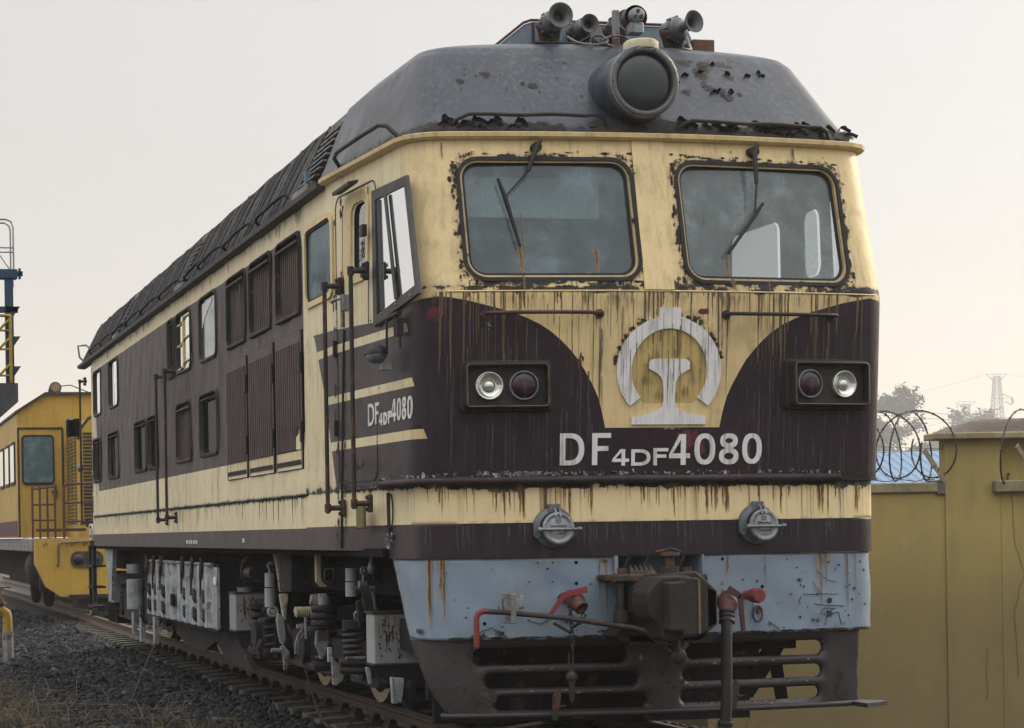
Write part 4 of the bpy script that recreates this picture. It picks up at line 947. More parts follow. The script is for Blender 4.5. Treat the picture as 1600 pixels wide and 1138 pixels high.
# ------------------------------------------------------------ coupler
cp = MB()
cp.box((-.06, -.25, .86), (.28, .40, 1.10), .03)
cp.prism([(-.27, .98), (-.27, 1.06), (-.22, 1.12), (-.17, 1.16), (.02, 1.165), (.02, 1.10), (-.04, 1.08), (-.05, .80), (-.02, .76), (-.10, .74), (-.16, .76), (-.19, .86), (-.25, .90)], 1, -.62, -.36)
cp.prism([(-.20, .93), (-.20, 1.08), (-.14, 1.15), (.10, 1.15), (.10, .80), (-.14, .80)], 1, -.40, -.10)
cpl = cp.build('coupler_head', M['greasy'], loco)
for md in (cpl,):
    b = md.modifiers.new('bevel', 'BEVEL'); b.width = .018; b.segments = 2; b.limit_method = 'ANGLE'
kn = MB(); kn.prism([(-.135, .82), (-.135, 1.125), (-.03, 1.13), (-.025, 1.155), (.045, 1.155), (.058, 1.14), (.058, .79), (-.05, .79), (-.055, .82)], 1, -.74, -.46)
ko = kn.build('coupler_knuckle', M['greasy'], cpl); b = ko.modifiers.new('bevel', 'BEVEL'); b.width = .012; b.segments = 2; b.limit_method = 'ANGLE'
kn = MB(); kn.box((.050, -.748, .80), (.066, -.70, 1.145)); kn.build('polished_edge', M['brass'], ko); ko.location.x = -.03; cpl.location.x = -.01
ga = MB(); ga.prism([(-.10, 1.165), (.15, 1.19), (.235, 1.12), (.30, 1.06), (.30, .84), (.235, .79), (.14, .76), (-.02, .75), (.02, .80), (.02, 1.14)], 1, -.42, -.34); ga.prism([(.22, 1.10), (.30, 1.06), (.30, .84), (.22, .80)], 1, -.42, -.02)
go = ga.build('guard_arm', M['greasy'], cpl); b = go.modifiers.new('bevel', 'BEVEL'); b.width = .012; b.segments = 2; b.limit_method = 'ANGLE'
ga = MB(); ga.prism([(.06, 1.06), (.12, 1.05), (.14, .98), (.13, .93), (.16, .91), (.10, .86), (.05, .90)], 1, -.50, -.42); ga.build('coupler_lock', M['iron'], cpl)
mb = MB(); mb.box((-.33, -.16, 1.125), (.34, .20, 1.165), .01); mb.box((-.33, -.18, 1.12), (.0, -.13, 1.17), .008)
for x_ in (-.24, .22): mb.cyl((x_, -.10, 1.16), (x_, -.10, 1.21), .035, 8)
for x_ in (-.26,): mb.cyl((x_, -.12, 1.13), (x_, -.12, .90), .024, 12); mb.cyl((x_, -.12, .93), (x_, -.12, .86), .055, 12); mb.lathe([(.055, 0), (.045, .03), (.001, .03)], (x_, -.12, .86), (0, 0, -1), 12)
mb.cyl((.33, -.05, 1.13), (.33, -.05, .90), .022, 12)
mb.cyl((.02, -.28, 1.15), (.02, -.28, 1.22), .06, 14); mb.cyl((.02, -.28, 1.20), (.02, -.28, 1.31), .032, 12); mb.cyl((.02, -.28, 1.29), (.02, -.28, 1.315), .065, 12); mb.tube([(-.08, -.28, 1.315), (0, -.28, 1.33), (.02, -.28, 1.34), (.1, -.28, 1.315)], .008, 5)
for i in range(5): x_ = -.15 + i * .035; mb.add([(x_, -.02, 1.165), (x_ + .05, -.02, 1.165), (x_ + .01, .02, 1.235), (x_ + .02, .06, 1.165)], [(0, 1, 2), (1, 3, 2), (0, 2, 3)])
mb.build('coupler_carrier', M['iron'], loco)
mb = MB(); mb.prism([(-.30, .76), (-.22, .84), (.30, .86), (.36, .76), (.30, .72), (-.24, .72)], 1, -.10, .20); mb.box((-.20, -.1, .70), (.40, .25, .76)); mb.tube([(-.02, -.46, .80), (-.02, -.46, .68), (.0, -.46, .62)], [.025, .03, .03], 8); mb.tube([(-.09, -.44, .70), (-.02, -.46, .63), (.06, -.44, .72)], .022, 8); mb.lathe([(.001, -.03), (.045, -.03), (.055, 0), (.045, .03), (.001, .03)], (-.01, -.47, .64), (0, -1, 0), 14); mb.build('coupler_yoke', M['greasy'], loco)
mb = MB(); mb.tube([(-1.245, -.06, .70), (-1.245, -.07, .90), (-1.235, -.07, .93), (-1.20, -.075, .945), (-1.05, -.09, .935), (-.65, -.14, .89), (-.32, -.17, .835), (-.22, -.25, .82), (-.16, -.32, .80), (-.12, -.38, .735), (-.03, -.42, .72)], .018, 8); un = mb.build('uncoupling_lever', M['iron'], loco)
mb = MB(); mb.tube([(-1.248, -.078, .712), (-1.247, -.078, .90), (-1.236, -.078, .932), (-1.20, -.083, .947), (-1.17, -.083, .946)], .0205, 8); mb.build('red_handle_end', M['red'], un)
mb = MB(); mb.box((-1.02, -.12, .86), (-.985, .08, 1.06), .006); mb.box((-.985, .07, .93), (-.87, .09, 1.04), .004); mb.cyl((-.94, .08, 1.0), (-.94, .05, 1.0), .022, 10); mb.build('lever_bracket', M['ltgrey'], loco)
def chain(name, pts, mat, r=.006, L_=.04, parent=None):
    mb = MB(); P4 = [Vector(p) for p in pts]; acc = []
    for a, b in zip(P4[:-1], P4[1:]):
        n = max(1, int((b - a).length / (L_ * .75)))
        for i in range(n): acc.append((a + (b - a) * (i / n), (b - a).normalized()))
    for i, (p, d) in enumerate(acc):
        u = d.orthogonal().normalized(); v = d.cross(u); w_ = u if i % 2 else v
        mb.tube([p + d * (math.cos(t) * L_ * .5) + w_ * (math.sin(t) * L_ * .3) for t in [k * PI / 4 for k in range(8)]], r, 4, closed=True)
    return mb.build(name, mat, parent or loco)
# brake pipe cocks
def cock(c, d, s=1, name='angle_cock', mat='redfade', lever=None, lm='red'):
    c = Vector(c); d = Vector(d).normalized(); mb = MB()
    mb.lathe([(.001, -.09 * s), (.035 * s, -.09 * s), (.045 * s, -.05 * s), (.062 * s, -.02 * s), (.060 * s, .02 * s), (.045 * s, .05 * s), (.048 * s, .055 * s), (.048 * s, .075 * s), (.034 * s, .075 * s), (.030 * s, .03 * s)], c, d, 18)
    mb.tube([c - d * .05 * s, c + Vector((0, .10, .02)), c + Vector((0, .25, .02))], .035 * s, 10)
    o = mb.build(name, M[mat], loco)
    q = MB()
    for a, b, w0 in lever:
        a, b = Vector(a), Vector(b); dr_ = (b - a).normalized(); sd_ = dr_.cross(Vector((0, 1, 0))).normalized() * w0; t_ = Vector((0, .008, 0))
        q.add([a - sd_ - t_, a + sd_ - t_, b + sd_ * .7 - t_, b - sd_ * .7 - t_, a - sd_ + t_, a + sd_ + t_, b + sd_ * .7 + t_, b - sd_ * .7 + t_], [(0, 1, 2, 3), (7, 6, 5, 4), (0, 4, 5, 1), (1, 5, 6, 2), (2, 6, 7, 3), (3, 7, 4, 0)])
    q.build('cock_lever', M[lm], o); return o
k1 = cock((-.56, -.08, .995), (.25, -.75, -.55), 1., lever=[((-.50, -.13, 1.075), (-.66, -.12, 1.045), .022), ((-.645, -.12, 1.05), (-.765, -.11, .895), .017), ((-.58, -.12, 1.05), (-.54, -.12, 1.02), .02)])
k2 = cock((.46, -.20, .955), (-.35, -.45, -.8), 1.05, lever=[((.44, -.25, 1.06), (.53, -.25, 1.01), .026), ((.525, -.25, 1.02), (.545, -.25, .775), .017)], lm='redfade')
chain('lever_chain', [(-.61, -.10, .96), (-.60, -.10, .84), (-.60, -.12, .66)], M['iron']); chain('lever_chain', [(-.52, -.10, .90), (-.54, -.10, .86), (-.60, -.11, .82)], M['iron'])
mb = MB(); mb.tube([(-.70, -.03, .855), (-.66, -.05, .83), (-.60, -.08, .79)], .012, 6); tag(mb.build('hanger_bar', M['iron'], loco)) if False else mb.build('hanger_bar', M['iron'], loco); mb = MB(); mb.tube([(-.62, -.09, .66), (-.615, -.10, .50)], .007, 6); mb.tube([(-.59, -.09, .66), (-.595, -.10, .50)], .007, 6); mb.lathe([(.001, -.02), (.035, -.02), (.038, 0), (.035, .02), (.001, .02)], (-.605, -.10, .50), (0, -1, 0), 14); mb.tube([(-.605, -.10, .47), (-.605, -.10, .36), (-.605, -.10, .33)], [.022, .018, .008], 8); mb.build('hose_hanger', M['iron'], loco)
mb = MB(); P4 = [(.43, -.24, .90), (.415, -.28, .84), (.40, -.30, .70), (.385, -.33, .50), (.37, -.35, .30), (.36, -.35, .16), (.35, -.33, .02)]
mb.tube(P4, .037, 14); mb.lathe([(.046, 0), (.052, .01), (.052, .02), (.046, .025), (.046, .035), (.052, .04), (.052, .05), (.046, .055), (.046, .065), (.053, .07), (.053, .09), (.045, .095)], (.436, -.235, .92), (-.17, -.35, -.9), 16)
mb.lathe([(.046, 0), (.052, .01), (.052, .03), (.046, .035), (.052, .045), (.052, .06), (.046, .065)], (.362, -.35, .20), (-.05, 0, -1), 16); mb.build('brake_hose', M['black'], loco)
mb = MB(); mb.cyl(FL(.745, 1.005, 0), FL(.745, 1.005, .10), .032, 14); mb.lathe([(.001, .20), (.045, .20), (.050, .19), (.050, .10), (.001, .10)], FL(.745, 1.005, 0), (.03, -1, 0), 8, False); mb.build('red_pipe_cap', M['red'], loco)
mb = MB(); mb.tube([FL(.83 + .035 * math.cos(t) * (1 if True else 0) + .0, .875 + .055 * math.sin(t), .002) for t in [k * PI / 8 for k in range(16)]], .006, 5, closed=True); mb.cyl(FL(.845, .90, -.01), FL(.845, .90, .004), .022, 10); mb.build('oval_lug', M['iron'], loco)
mb = MB(); mb.box((.325, -.02, .95), (.40, .05, 1.14), .004); mb.build('stencil_tab', M['deep'], loco)
mb = MB()
for i in range(4): mb.box((.335, -.026, 1.075 + i * .02), (.36, -.0225, 1.087 + i * .02))
mb.build('stencil_marks', M['plate'], loco)

# ------------------------------------------------------------ wear on the front
def HF(x, z, off=0): return (x, hood_y(x, z) - off * .75, z + off * .6)
def XR(a, b, n, f): return [f(R.uniform(a, b)) for _ in range(n)]
cl = [-1.38, -1.2, -1.0, -.86, -.62, -.38, -.2, .05, .2, .38, .52, .62, .85, 1.0, 1.25, 1.4, 1.62]
def near(): return R.choice(cl) + R.gauss(0, .05)
stains('rust_runs', [(near(), 1.78 + R.uniform(0, .006), R.choice([.004, .005, .007, .013]), R.uniform(.10, .265) * R.uniform(.4, 1)) for _ in range(85)], FL, 'rustrun', .0015, loco)
stains('rust_runs', [(near(), 1.78, R.uniform(.010, .022), R.uniform(.22, .26)) for _ in range(16)], FL, 'rustrun', .0012, loco)
blots('ledge_grime', [(R.uniform(-1.5, 1.8), 1.80 + R.uniform(-.01, .02), R.uniform(.06, .16), R.uniform(.02, .055), R.uniform(.6, 1.0)) for _ in range(46)], FX, 'sootline', .003, loco)
blots('ledge_grime', [(R.uniform(-1.5, 1.8), 1.765, R.uniform(.04, .12), R.uniform(.012, .03), R.uniform(.6, 1.0)) for _ in range(40)], FL, 'sootline', .002, loco)
blots('nose_burn', [(-1.28, 1.86, .26, .05, .95), (-1.0, 1.85, .2, .05, .9), (-.5, 1.85, .3, .05, .8), (.35, 1.84, .35, .05, .8)], FX, 'sootline', .0035, loco)
stains('dirt_runs', [(R.choice(cl) + R.gauss(0, .035), 3.065, R.uniform(.003, .016), R.uniform(.06, .9) * R.random() ** .8) for _ in range(90)] + [(R.uniform(-1.2, 1.68), 3.06 - R.random() * .25, R.uniform(.002, .006), R.uniform(.1, .5)) for _ in range(30)], FX, 'dirtrun', .0012, loco)
stains('dirt_runs', [(x, 3.14, R.uniform(.005, .012), R.uniform(.06, .3)) for x in [R.uniform(-1.2, 1.55) for _ in range(40)]], FX, 'dirtrun', .0012, loco)
stains('dirt_runs', [(-.835, 3.17, .02, .12), (.63, 3.16, .03, .10), (-.315, 2.90, .012, .55), (.59, 2.90, .008, .6), (-.30, 2.5, .006, .3), (.115, 3.95, .008, .2), (.14, 3.4, .012, .10), (-1.30, 4.10, .014, .14), (1.22, 4.10, .02, .10)], FX, 'dirtrun', .0125, loco)
blots('seam_grime', [(R.uniform(-1.3, 1.65), 3.072 + R.uniform(-.008, .02), R.uniform(.04, .14), R.uniform(.012, .035), R.uniform(.55, 1)) for _ in range(44)], FX, 'sootline', .0025, loco)
blots('seam_grime', [(x, z, R.uniform(.012, .03), R.uniform(.02, .07), R.uniform(.5, .8)) for x, z in [(R.choice([-1.23, -1.24, .285, .29, .0, 1.58]) + R.gauss(0, .015), R.uniform(3.12, 3.98)) for _ in range(70)]], FX, 'sootline', .002, loco)
blots('seam_grime', [(R.uniform(-1.25, 1.58), 4.0 + R.uniform(-.012, .03), R.uniform(.03, .07), R.uniform(.008, .018), R.uniform(.5, .8)) for _ in range(50)], FX, 'sootline', .002, loco)
blots('seam_grime', [(R.uniform(-1.2, 1.55), 3.125 + R.uniform(-.012, .01), R.uniform(.03, .08), R.uniform(.012, .025), R.uniform(.5, .85)) for _ in range(46)], FX, 'sootline', .002, loco)
blots('emblem_grime', [(.176 + .385 * math.cos(a), 2.54 + .375 * math.sin(a), R.uniform(.015, .035), R.uniform(.015, .05), R.uniform(.45, .8)) for a in [R.uniform(.1, PI - .1) for _ in range(40)]], FX, 'sootline', .002, loco)
blots('emblem_field_dirt', [(.176 + .17 * math.cos(a), 2.50 + .15 * math.sin(a), .05, .06, .5) for a in [R.uniform(0, 6.3) for _ in range(16)]], FX, 'dirtrun', .0015, loco)  # dirt blots staining the field inside the emblem ring
stains('dirt_runs', [(.176 + R.uniform(-.36, .36), R.uniform(2.5, 2.93), R.uniform(.002, .006), R.uniform(.15, .45)) for _ in range(40)], FX, 'dirtrun', .0175, loco)
stains('pale_runs', [(R.uniform(-1.4, -.3), R.uniform(2.0, 2.9), R.uniform(.004, .012), R.uniform(.2, .8)) for _ in range(60)] + [(R.uniform(.75, 1.75), R.uniform(2.0, 2.9), R.uniform(.004, .012), R.uniform(.2, .8)) for _ in range(50)], FX, 'palerun', .0012, loco)
stains('pale_runs', [(R.uniform(-1.5, 1.8), 1.51, R.uniform(.004, .016), R.uniform(.08, .22)) for _ in range(85)], FL, 'palerun', .0012, loco)
blots('old_red_patches', [(.30, 2.07, .12, .11, .8), (.42, 2.02, .06, .10, .75), (-1.40, 2.94, .12, .12, .62), (-1.28, 2.86, .08, .12, .55), (-.45, 2.60, .05, .14, .6), (.42, 2.93, .07, .035, .7), (1.78, 2.55, .04, .4, .6), (-.75, 1.95, .1, .08, .5), (-.50, 2.02, .07, .08, .55), (.0, 1.98, .1, .06, .5), (.75, 1.99, .1, .07, .45), (1.0, 2.92, .05, .02, .6)], FX, 'redchip', .001, loco)
blots('light_chips', [(-1.07, 2.83, .06, .08, .62), (-1.12, 2.91, .05, .04, .6), (-1.25, 2.95, .04, .03, .6), (-.955, 2.605, .25, .014, .66), (1.40, 2.615, .08, .02, .7), (1.2, 2.60, .05, .015, .66), (-.35, 1.90, .02, .02, .6), (-1.45, 1.92, .03, .02, .5), (.2, 2.145, .15, .012, .75)], FX, 'chiplight', .0022, loco)
stains('wiper_stain', [(-.825, 3.38, .022, .22), (-.80, 3.6, .006, .4), (.635, 3.33, .022, .18), (.50, 3.62, .004, .12), (-.3, 3.35, .02, .18)], FX, 'rustrun', -.0325, loco)
# apron and pilot
def FA(x, z, off=0): return FL(x, z, off - .012)
stains('rust_runs', [(-1.365, 1.285, .010, .48), (-1.38, 1.285, .02, .3), (-.265, 1.285, .010, .48), (-.31, 1.285, .006, .3), (-.31, 1.24, .005, .25), (-.22, 1.28, .006, .15), (.90, 1.285, .006, .34), (1.30, 1.285, .008, .34), (1.34, 1.285, .009, .45), (1.38, 1.285, .006, .3), (1.55, 1.285, .010, .5), (1.62, 1.285, .006, .5), (.62, 1.28, .012, .16), (-1.45, 1.285, .02, .5)], FA, 'rustrun', .004, loco)
blots('apron_chips', [(R.uniform(-1.42, -.2), R.uniform(.76, 1.26), R.uniform(.006, .016), R.uniform(.005, .016), .9) for _ in range(26)] + [(R.uniform(.45, 1.72), R.uniform(.76, 1.26), R.uniform(.006, .018), R.uniform(.005, .018), .9) for _ in range(36)] + [(-1.15, .765, .11, .02, .8), (-1.0, .78, .05, .03, .7), (-1.5, .80, .02, .03, .8), (.58, 1.02, .03, .035, .85), (.55, 1.0, .02, .015, .8), (1.165, 1.10, .03, .025, .8), (1.40, .95, .04, .03, .85), (1.40, .86, .05, .04, .75), (1.30, .82, .07, .03, .65), (1.5, .79, .05, .02, .7), (.93, .80, .03, .02, .7), (-.55, .85, .06, .02, .6), (-.3, .78, .05, .02, .7)], FA, 'chip', .004, loco)
blots('apron_edge_dirt', [(R.uniform(-1.45, -.2), .752, R.uniform(.04, .12), .014, .8) for _ in range(16)] + [(R.uniform(.43, 1.75), .752, R.uniform(.04, .12), .014, .8) for _ in range(18)], FA, 'sootline', .004, loco)
def ccurve(pts, r=.0022, off=.006):
    mb = MB(); q = []
    for (a, b) in zip(pts[:-1], pts[1:]):
        for k in range(4): q.append(FA(a[0] + (b[0] - a[0]) * k / 4 + R.gauss(0, .002), a[1] + (b[1] - a[1]) * k / 4 + R.gauss(0, .002), off - .004))
    q.append(FA(*pts[-1], off - .004)); mb.tube(q, r, 4); tag(mb.build('paint_crack', M['deep'], loco), kind='stuff')
for c_ in ([(1.27, 1.08), (1.31, 1.03), (1.34, 1.0), (1.47, .995)], [(1.18, .99), (1.16, .96), (1.165, .93)], [(1.19, 1.0), (1.34, .998)], [(1.28, .93), (1.36, .92), (1.52, .91)], [(1.32, .86), (1.36, .90), (1.45, .895)], [(1.36, .78), (1.38, .85), (1.47, .87)], [(1.50, .78), (1.47, .87)], [(.92, .82), (.97, .79), (1.0, .76)], [(-1.2, .76), (-1.12, .80), (-1.05, .82), (-1.0, .79), (-.95, .76)], [(-.80, .86), (-.72, .84), (-.65, .88)], [(1.30, 1.16), (1.38, 1.10), (1.46, 1.08)], [(.80, 1.0), (.80, .84)]): ccurve(c_)
def FP(x, z, off=0): return PL(u_x(x, 1, True), z, off)
bars_ = [(-1.05, -.15, .54), (-1.0, -.05, .385), (-.95, .0, .245), (.36, 1.3, .55), (.33, 1.3, .395), (.32, 1.3, .26)]
blots('scraped_bars', [(R.uniform(a, b), z + R.gauss(0, .006), R.uniform(.015, .06), R.uniform(.006, .014), R.uniform(.6, .85)) for a, b, z in bars_ for _ in range(9)] + [(-.02, .60, .05, .06, .68), (.02, .28, .06, .04, .6), (-1.3, .45, .05, .04, .55)], FP, 'chiplight', .004, loco)
blots('pilot_chips', [(R.uniform(-1.45, -1.15), R.uniform(.26, .7), R.uniform(.01, .04), R.uniform(.01, .04), .8) for _ in range(16)] + [(1.50, .40, .06, .14, .95), (1.52, .30, .09, .05, .9), (1.45, .33, .05, .04, .8), (-1.12, .30, .10, .06, .9), (-1.05, .36, .05, .08, .8), (.15, .5, .10, .06, .7), (.10, .35, .08, .10, .7)] + [(R.uniform(0, .3), R.uniform(.26, .7), .03, .03, .8) for _ in range(8)], FP, 'chip', .004, loco)
# hood
blots('hood_chips', [(x, z, r_ * 1.25, r_, .85) for x, z, r_ in [(-1.05, 4.60, .035), (-1.0, 4.66, .02), (-.86, 4.66, .05), (-.9, 4.72, .025), (-.98, 4.74, .03), (-.93, 4.79, .025), (-.75, 4.85, .03), (-.2, 4.80, .03), (-.26, 4.76, .02), (-.02, 4.72, .02), (-.55, 4.56, .04), (-.62, 4.58, .02), (-.08, 4.68, .025)] + [(R.uniform(.55, 1.25), R.uniform(4.68, 4.84), R.uniform(.02, .055)) for _ in range(26)] + [(R.uniform(.5, 1.0), R.uniform(4.50, 4.66), R.uniform(.02, .05)) for _ in range(7)] + [(R.uniform(-1.1, .1), R.uniform(4.3, 4.84), R.uniform(.006, .012)) for _ in range(30)]], HF, 'chip', .008, loco)
blots('hood_torn_edge', [(R.uniform(-1.42, -.45), R.uniform(4.175, 4.24), R.uniform(.05, .12), R.uniform(.03, .07), .95) for _ in range(30)] + [(R.uniform(.25, 1.72), R.uniform(4.175, 4.235), R.uniform(.05, .12), R.uniform(.025, .06), .95) for _ in range(42)] + [(R.uniform(-.25, .35), R.uniform(4.18, 4.27), .08, .05, .9) for _ in range(16)], HF, 'chip', .007, loco)
stains('hood_runs', [(-.12, 4.84, .02, .22), (-.05, 4.86, .012, .18), (.02, 4.84, .014, .2)], HF, 'palerun', .008, loco)
stains('side_runs', [(-R.uniform(3.1, 17.3), 1.78, R.uniform(.008, .03), R.uniform(.08, .25)) for _ in range(80)], lambda a, z, o=0: (-1.655 - o, -a, z), 'dirtrun', .0015, loco)
stains('side_dark_runs', [(-R.uniform(3.1, 17.3), R.uniform(2.5, 3.9), R.uniform(.01, .04), R.uniform(.2, .9)) for _ in range(120)], lambda a, z, o=0: (-1.655 - o, -a, z), 'palerun', .005, loco)
stains('side_strip_runs', [(-R.uniform(3.1, 17.3), 4.09, R.uniform(.01, .03), R.uniform(.05, .14)) for _ in range(70)], lambda a, z, o=0: (-1.655 - o, -a, z), 'dirtrun', .005, loco)
blots('side_seam_grime', [(-R.uniform(3.0, 17.3), 1.782, R.uniform(.05, .3), R.uniform(.008, .02), .8) for _ in range(70)], lambda a, z, o=0: (-1.655 - o, -a, z), 'sootline', .002, loco)
blots('door_edge_grime', [(-(yy + R.gauss(0, .02)), R.uniform(1.4, 3.95), R.uniform(.015, .035), R.uniform(.02, .08), .75) for yy in (1.84, 2.02) for _ in range(26)], lambda a, z, o=0: SY(-a, z, o), 'sootline', .003, loco)
# ------------------------------------------------------------ cab side: windows, door, poles
def spane(name, poly, off, mat, parent=loco, fn=SY):
    """flat pane between (y, z) corners on the cab side"""
    n = len(poly); return mesh_obj(name, [fn(y, z, off) for y, z in poly], [tuple(range(n))], mat, None, parent)
def srelief(name, outer, inner, thick, mat, parent=loco, base=0, fn=SY):
    f = lambda ps: [(-y, z) for y, z in ps][::-1]
    return relief(name, [f(outer)], [f(inner)] if inner else [], lambda a, z, o=0: fn(-a, z, o), thick, mat, parent, base, 0)
# sliding window in a projecting frame
so_ = [(1.075, 2.93), (.09, 3.05), (.31, 3.865), (1.07, 3.885)]; si_ = [(.99, 3.00), (.175, 3.11), (.355, 3.80), (.99, 3.81)]
sw = srelief('sliding_window_frame', so_, si_, .022, M['alu'], loco, -.012, SPL)
spane('fixed_pane', [(.524, 3.07), (.18, 3.115), (.36, 3.80), (.723, 3.80)][::-1], .002, M['mirror'], sw, SPL); spane('sliding_pane', [(.90, 3.02), (.54, 3.07), (.72, 3.80), (.93, 3.81)][::-1], -.002, M['mirror'], sw, SPL)
mb = MB(); mb.tube([SPL(.53, 3.06, .02), SPL(.725, 3.80, .02)], .014, 4); mb.build('sliding_mullion', M['alu'], sw); mb = MB(); mb.tube([SPL(.89, 3.02, -.005), SPL(.93, 3.80, -.005)], .022, 4); mb.build('window_mullion', M['alu'], sw)
mb = MB(); 
for yy in (1.05, .8, .5, .2): mb.cyl(SPL(yy, 2.965 + (1.09 - yy) * .09, .03), SPL(yy, 2.965 + (1.09 - yy) * .09, .04), .009, 6)
mb.build('frame_screw', M['silver'], sw)
for k in (1, 2, 3):  # panes on the other side of the cab
    pass
def mir(p): return (2 * XC - p[0], p[1], p[2])
for poly in (rrect(1.27, 3.36, 1.56, 3.86, .09), rrect(2.06, 3.285, 2.95, 3.885, .10)):
    mesh_obj('far_side_pane', [mir(SY(y, z, -.02)) for y, z in poly], [tuple(range(len(poly)))], M['clearglass'], None, loco)
mesh_obj('far_side_pane', [mir(SY(y, z, -.02)) for y, z in S_SLIDE], [(0, 1, 2, 3)], M['clearglass'], None, loco)
# door
def groove(pts, r, mat='black', name='door_seam', off=.002): mb = MB(); mb.tube([SY(y, z, off) for y, z in pts], r, 6); return mb.build(name, M[mat], loco)
door = srelief('cab_door', rrect(1.085, 1.84, 1.985, 3.985, .10), rrect(1.094, 1.85, 1.976, 3.976, .09), .004, M['greasy'], loco, .001)
groove([(1.80, 3.90), (1.80, 3.0)], .010); groove([(1.80, 2.98), (1.86, 2.4), (1.95, 1.36)], .012); groove([(1.255, 3.95), (1.23, 3.3), (1.23, 2.97)], .005, 'alu')
srelief('door_window_frame', rrect(1.22, 3.29, 1.78, 3.95, .14), rrect(1.27, 3.36, 1.60, 3.87, .09), .014, M['cream'], door, .0)
spane('door_window', rrect(1.27, 3.36, 1.60, 3.87, .09, 4)[::-1], -.02, M['mirror'], door)
mb = MB(); 
for i in range(9): t = i * .7; mb.tube([SY(1.42 + .03 * math.cos(t), 3.52 + .05 * math.sin(t), -.012), SY(1.42 + .06 * math.cos(t * 1.9), 3.52 + .08 * math.sin(t * 1.3), -.012)], .003, 4)
mb.build('glass_crack', M['black'], door)
mb = MB(); mb.prism([(-1.66, 3.975), (-1.73, 3.96), (-1.73, 3.985), (-1.65, 4.0)], 1, 1.25, 1.74); mb.build('door_drip_strip', M['greasy'], loco)
mb = MB(); mb.box((-1.70, 1.60, 3.10), (-1.64, 1.66, 3.22), .006); mb.tube([(-1.68, 1.63, 3.19), (-1.73, 1.64, 3.19), (-1.73, 1.80, 3.185)], .013, 6); mb.tube([(-1.70, 1.63, 3.22), (-1.70, 1.63, 2.98)], .009, 5); mb.build('door_handle', M['silver'], door)
mb = MB()
for zz in (2.86, 2.26): mb = MB(); mb.box((-1.675, 2.0, zz - .06), (-1.645, 2.03, zz + .06)); mb.build('door_hinge', M['greasy'], door)
for zz in (3.62, 3.33): mb = MB(); mb.box((-1.665, 1.12, zz - .04), (-1.63, 1.20, zz + .04)); mb.build('door_hinge', M['greasy'], door)
# rear cab window
w2 = srelief('cab_rear_window_frame', rrect(2.03, 3.255, 2.98, 3.915, .12), rrect(2.075, 3.30, 2.935, 3.87, .09), .018, M['cream'], loco, .001)
srelief('window_rubber', rrect(2.06, 3.285, 2.95, 3.885, .10), rrect(2.095, 3.32, 2.915, 3.85, .08), .008, M['black'], w2, -.005)
spane('rear_pane', rrect(2.07, 3.295, 2.94, 3.875, .09, 4)[::-1], -.008, M['blueglass'], w2)
# vertical handrails
def pole(y, z0, z1, x=-1.77, plate=True, name='door_handrail'):
    mb = MB(); mb.tube([(x, y, z0), (x, y, (z0 + z1) / 2), (x, y, z1)], .0165, 10)
    for z in (z0 + .04, z1 - .02):
        mb.tube([(x - .02, y, z), (x + .11, y - .02, z)], .020, 8); mb.cyl((x, y, z - .03), (x, y, z + .03), .025, 10)
        mb.box((-1.675, y - .035, z - .065), (-1.64, y + .02, z + .065), .008)
        for dz in (-.042, .042): mb.cyl((-1.69, y - .01, z + dz), (-1.66, y - .01, z + dz), .014, 6)
    return mb.build(name, M['iron'], loco)
pole(1.86, 1.62, 3.33); pole(1.06, 1.64, 3.34)
mb = MB(); mb.box((-1.675, 1.19, 1.50), (-1.65, 1.40, 1.68), .01); mb.build('step_recess_plate', metal('olive_plate', (.16, .13, .05), .5, .6, .3), loco)
pole(10.28, 1.62, 3.33); pole(9.62, 1.64, 3.34); pole(18.30, 1.66, 3.9, -1.74)
mb = MB()
for i in range(30): a = R.uniform(0, 2 * PI); p = Vector((-1.68, 1.22 + .16 * math.cos(a) + R.gauss(0, .03), 2.02 - .08 * abs(math.sin(a)) + R.gauss(0, .015))); mb.add([p + Vector((R.gauss(0, .004), R.gauss(0, .02), R.gauss(0, .02))) for _ in range(3)], [(0, 1, 2)])
tag(mb.build('peeled_patch', M['greasy'], loco), kind='stuff')
# side lamp
mb = MB(); c = Vector((-1.70, .66, 2.69)); prof = [(.001, -.10), (.05, -.09), (.085, -.05), (.10, 0), (.085, .05), (.05, .09), (.001, .10)]
vs_ = []; ns = 16
for r_, h in prof:
    for k in range(ns): t = 2 * PI * k / ns; vs_.append(c + Vector((math.cos(t) * r_ * .7, h * 1.15, math.sin(t) * r_ * .62)))
mb.add(vs_, [(i * ns + k, i * ns + (k + 1) % ns, (i + 1) * ns + (k + 1) % ns, (i + 1) * ns + k) for i in range(len(prof) - 1) for k in range(ns)], True)
mb.box((-1.68, .60, 2.58), (-1.60, .66, 2.64), .006); mb.build('side_marker_lamp', M['silver'], loco)
mb = MB(); 
g_ = []
for i in range(9):
    ph = PI * i / 8
    for k in range(9): t_ = PI * k / 8; g_.append(c + Vector((-.080 * math.cos(t_) * math.sin(ph), .128 * math.cos(ph), .070 * math.sin(t_) * math.sin(ph) + .004)))
mb.add(g_, [(i * 9 + k, i * 9 + k + 1, (i + 1) * 9 + k + 1, (i + 1) * 9 + k) for i in range(8) for k in range(8)], True)
mb.build('lamp_hood', M['black'], loco)
